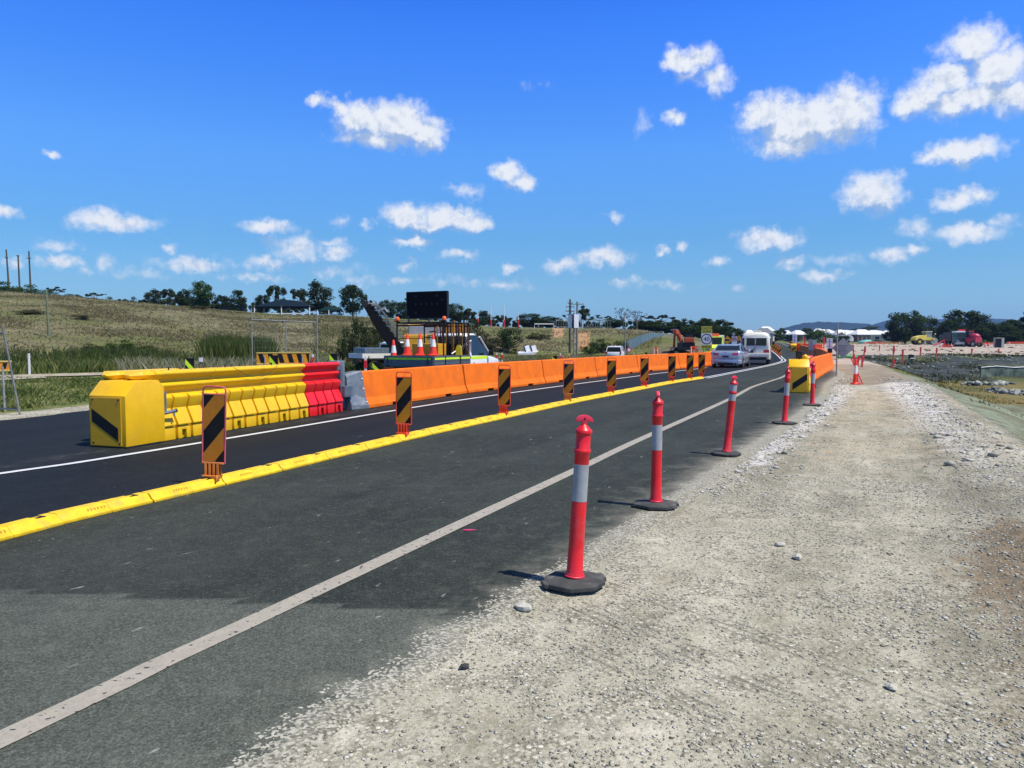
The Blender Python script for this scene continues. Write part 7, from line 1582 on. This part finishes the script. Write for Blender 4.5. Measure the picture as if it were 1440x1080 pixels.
p = F(660, 747); b = MB(); b.prism([(-.06, -.02), (-.01, -.028), (.05, -.015), (.06, .008), (.0, .02), (-.05, .012)], 'z', 0, .003); o = b.build('paint_mark', mat('magenta_survey_paint', (.42, .03, .12), .7, var=.3)); o['kind'] = 'structure'; o.location = (p.x, p.y, gz(p.x, p.y) + zoff(p.y) + .004)
# ------------------------------------------------------------------ grass
def blade_mat(name, cols, rough=.7):
    t = NT(name); g = t.n('ShaderNodeNewGeometry'); r = g.outputs['Random Per Island']; n = t.noise(g.outputs['Position'], .35, 4, .6).outputs[0]
    c = t.ramp(t.math('ADD', t.math('MULTIPLY', r, .6), t.math('MULTIPLY', n, .4)), cols); return leafy(t, c, .45)
M_gr = blade_mat('verge_grass', [(.15, (.040, .085, .014)), (.42, (.10, .155, .030)), (.6, (.20, .22, .065)), (.85, (.38, .34, .16))])
M_dry = blade_mat('dry_grass', [(.15, (.085, .08, .034)), (.4, (.18, .158, .075)), (.6, (.27, .23, .125)), (.85, (.36, .31, .19))])
M_reed = blade_mat('reeds', [(.15, (.050, .085, .018)), (.5, (.095, .135, .034)), (.85, (.22, .215, .085))])
def blades(name, n, fx, h0, h1, w, seed, m, tuft=1, lean=.45):
    g = np.random.default_rng(seed); X, Y = fx(g, n); n0 = len(X); X = np.repeat(X, tuft) + g.normal(size=n0 * tuft) * (.10 if tuft > 1 else 0) * h1; Y = np.repeat(Y, tuft) + g.normal(size=n0 * tuft) * (.10 if tuft > 1 else 0) * h1
    n = len(X); Z = ter(X, Y) - .02; h = h0 + (h1 - h0) * g.random(n) ** 1.5; a = g.random(n) * 6.283; dx, dy = np.cos(a) * w, np.sin(a) * w; lx, ly = g.normal(size=n) * lean * h * .6, g.normal(size=n) * lean * h * .6
    P = np.stack([np.stack([X - dx, Y - dy, Z], -1), np.stack([X + dx, Y + dy, Z], -1), np.stack([X + lx * .4 + dx * .6, Y + ly * .4 + dy * .6, Z + h * .6], -1), np.stack([X + lx, Y + ly, Z + h], -1)], 1).reshape(-1, 3)
    o = fast_mesh(name, P, np.arange(len(P)).reshape(-1, 4), m); o['kind'] = 'stuff'; return o
def path_d(X, Y):
    ys = np.array([p.y for p in C_P]); xs = np.array([p.x for p in C_P]); k = xs < 12
    return np.abs(Y - np.interp(X, xs[k], ys[k]))
def area(u0, u1, y0, y1, gap=1.5, keep_path=1.3, pw=1.0, clump=None):
    def fx(g, n):
        Y = y0 + (y1 - y0) * g.random(n * 2) ** pw; U = u0 + (u1 - u0) * g.random(n * 2); X = (U - 720) / 1060 * Y
        k = (X < xV(Y) - gap - .5 * g.random(n * 2)) & (path_d(X, Y) > keep_path)
        if clump is not None: k &= g.random(n * 2) < .15 + .85 * sm(-.2, .5, noise2(X, Y, clump, 4) + .5 * noise2(X, Y, clump * .3, 8))
        return X[k][:n], Y[k][:n]
    return fx
blades('verge_grass', 34000, area(-260, 420, 15, 33.5, 1.7, 1.6, 1.2, 1.6), .05, .20, .012, 31, M_gr, 2, .9)
blades('tall_verge_grass', 15000, area(-260, 560, 36.5, 47, 1.5, 1.8, 1.0, 2.2), .25, .7, .022, 32, M_gr, 2, .5)
blades('straw_grass', 2600, area(170, 480, 32, 42, 2.0, 1.6, 1.0, 1.0), .4, 1.0, .010, 33, blade_mat('straw', [(.15, (.15, .16, .06)), (.5, (.32, .30, .15)), (.85, (.52, .48, .30))]), 2, .45)
blades('reeds', 9000, area(290, 380, 44, 58, 2, 0, 1.0, 2.0), .9, 1.9, .03, 34, M_reed, 2, .2)
blades('reeds', 6000, area(-150, 300, 46, 55, 2, 0, 1.0, 3.0), .3, .8, .028, 35, M_reed, 2, .3)
blades('dry_grass', 46000, area(-200, 560, 48, 126, 2, 0, .8, 5.0), .06, .26, .06, 36, M_dry, 2, 1.3)
blades('dry_grass', 20000, area(440, 930, 48, 130, 2.5, 1.6, .8, 4.0), .08, .35, .06, 37, M_dry, 2, 1.1)
blades('verge_grass', 12000, area(440, 960, 40, 104, 2.5, 1.6, 1.0, 3.0), .10, .40, .04, 38, M_gr, 2, .9)
def bank_xy(g, n):
    Y = 22 + 40 * g.random(n * 2); X = np.interp(Y, EDGE_Y, EDGE_X) + 1 + 16 * g.random(n * 2); k = (g.random(n * 2) < sm(.1, .6, noise2(X, Y, 3.5, 6))) & (X < .75 * Y + 4); return X[k][:n], Y[k][:n]
blades('bank_weeds', 7000, bank_xy, .04, .16, .02, 39, blade_mat('bank_weeds', [(.15, (.05, .06, .015)), (.5, (.12, .12, .04)), (.85, (.22, .20, .08))]), 2, 1.0)
def dark_bank_xy(g, n):
    Y = 57 + 30 * g.random(n * 3); X = 22 + 42 * g.random(n * 3); k = (g.random(n * 3) < sm(.0, .7, noise2(X, Y, 4.5, 9) + .6 * noise2(X, Y, 1.6, 3))) & (X < .78 * Y + 2) & (basin_d(X, Y) > 1.2); return X[k][:n], Y[k][:n]
blades('bank_weeds', 6000, dark_bank_xy, .06, .26, .05, 40, blade_mat('dark_bank_weeds', [(.15, (.022, .03, .014)), (.5, (.055, .065, .024)), (.85, (.13, .135, .05))]), 2, 1.2)
def clod_xy(g, n):
    Y = 60 + 27 * g.random(n); X = 22 + 40 * g.random(n); k = (X < .78 * Y) & (basin_d(X, Y) > 1); return X[k], Y[k]
scatter_stones('clods', 900, clod_xy, .05, .28, 41, M_dam)
def earth_xy(g, n):
    Y = 84 + 80 * g.random(n); X = xA(Y) + 3 + 60 * g.random(n); k = (X < .8 * Y) & (g.random(n) < sm(-.2, .6, noise2(X, Y, 7, 2))); return X[k], Y[k]
scatter_stones('clods', 2600, earth_xy, .08, .42, 42, rock_mat('earth_clods', (.13, .09, .055), (.27, .20, .14), (.44, .37, .30)))
# ------------------------------------------------------------------ haze: one closed box of even air
hz = MB(); hz.box((300, 1500, 86), (7000, 6400, 176)); ho = hz.build('haze', [], None); ho['kind'] = 'stuff'
hm = bpy.data.materials.new('haze'); hm.use_nodes = True; hm.node_tree.nodes.clear(); ho.data.materials.append(hm)
hv = hm.node_tree.nodes.new('ShaderNodeVolumePrincipled'); hv.inputs['Color'].default_value = (.26, .48, 1.0, 1); hv.inputs['Density'].default_value = .00012; hv.inputs['Anisotropy'].default_value = .2
hm.node_tree.links.new(hv.outputs[0], hm.node_tree.nodes.new('ShaderNodeOutputMaterial').inputs['Volume'])
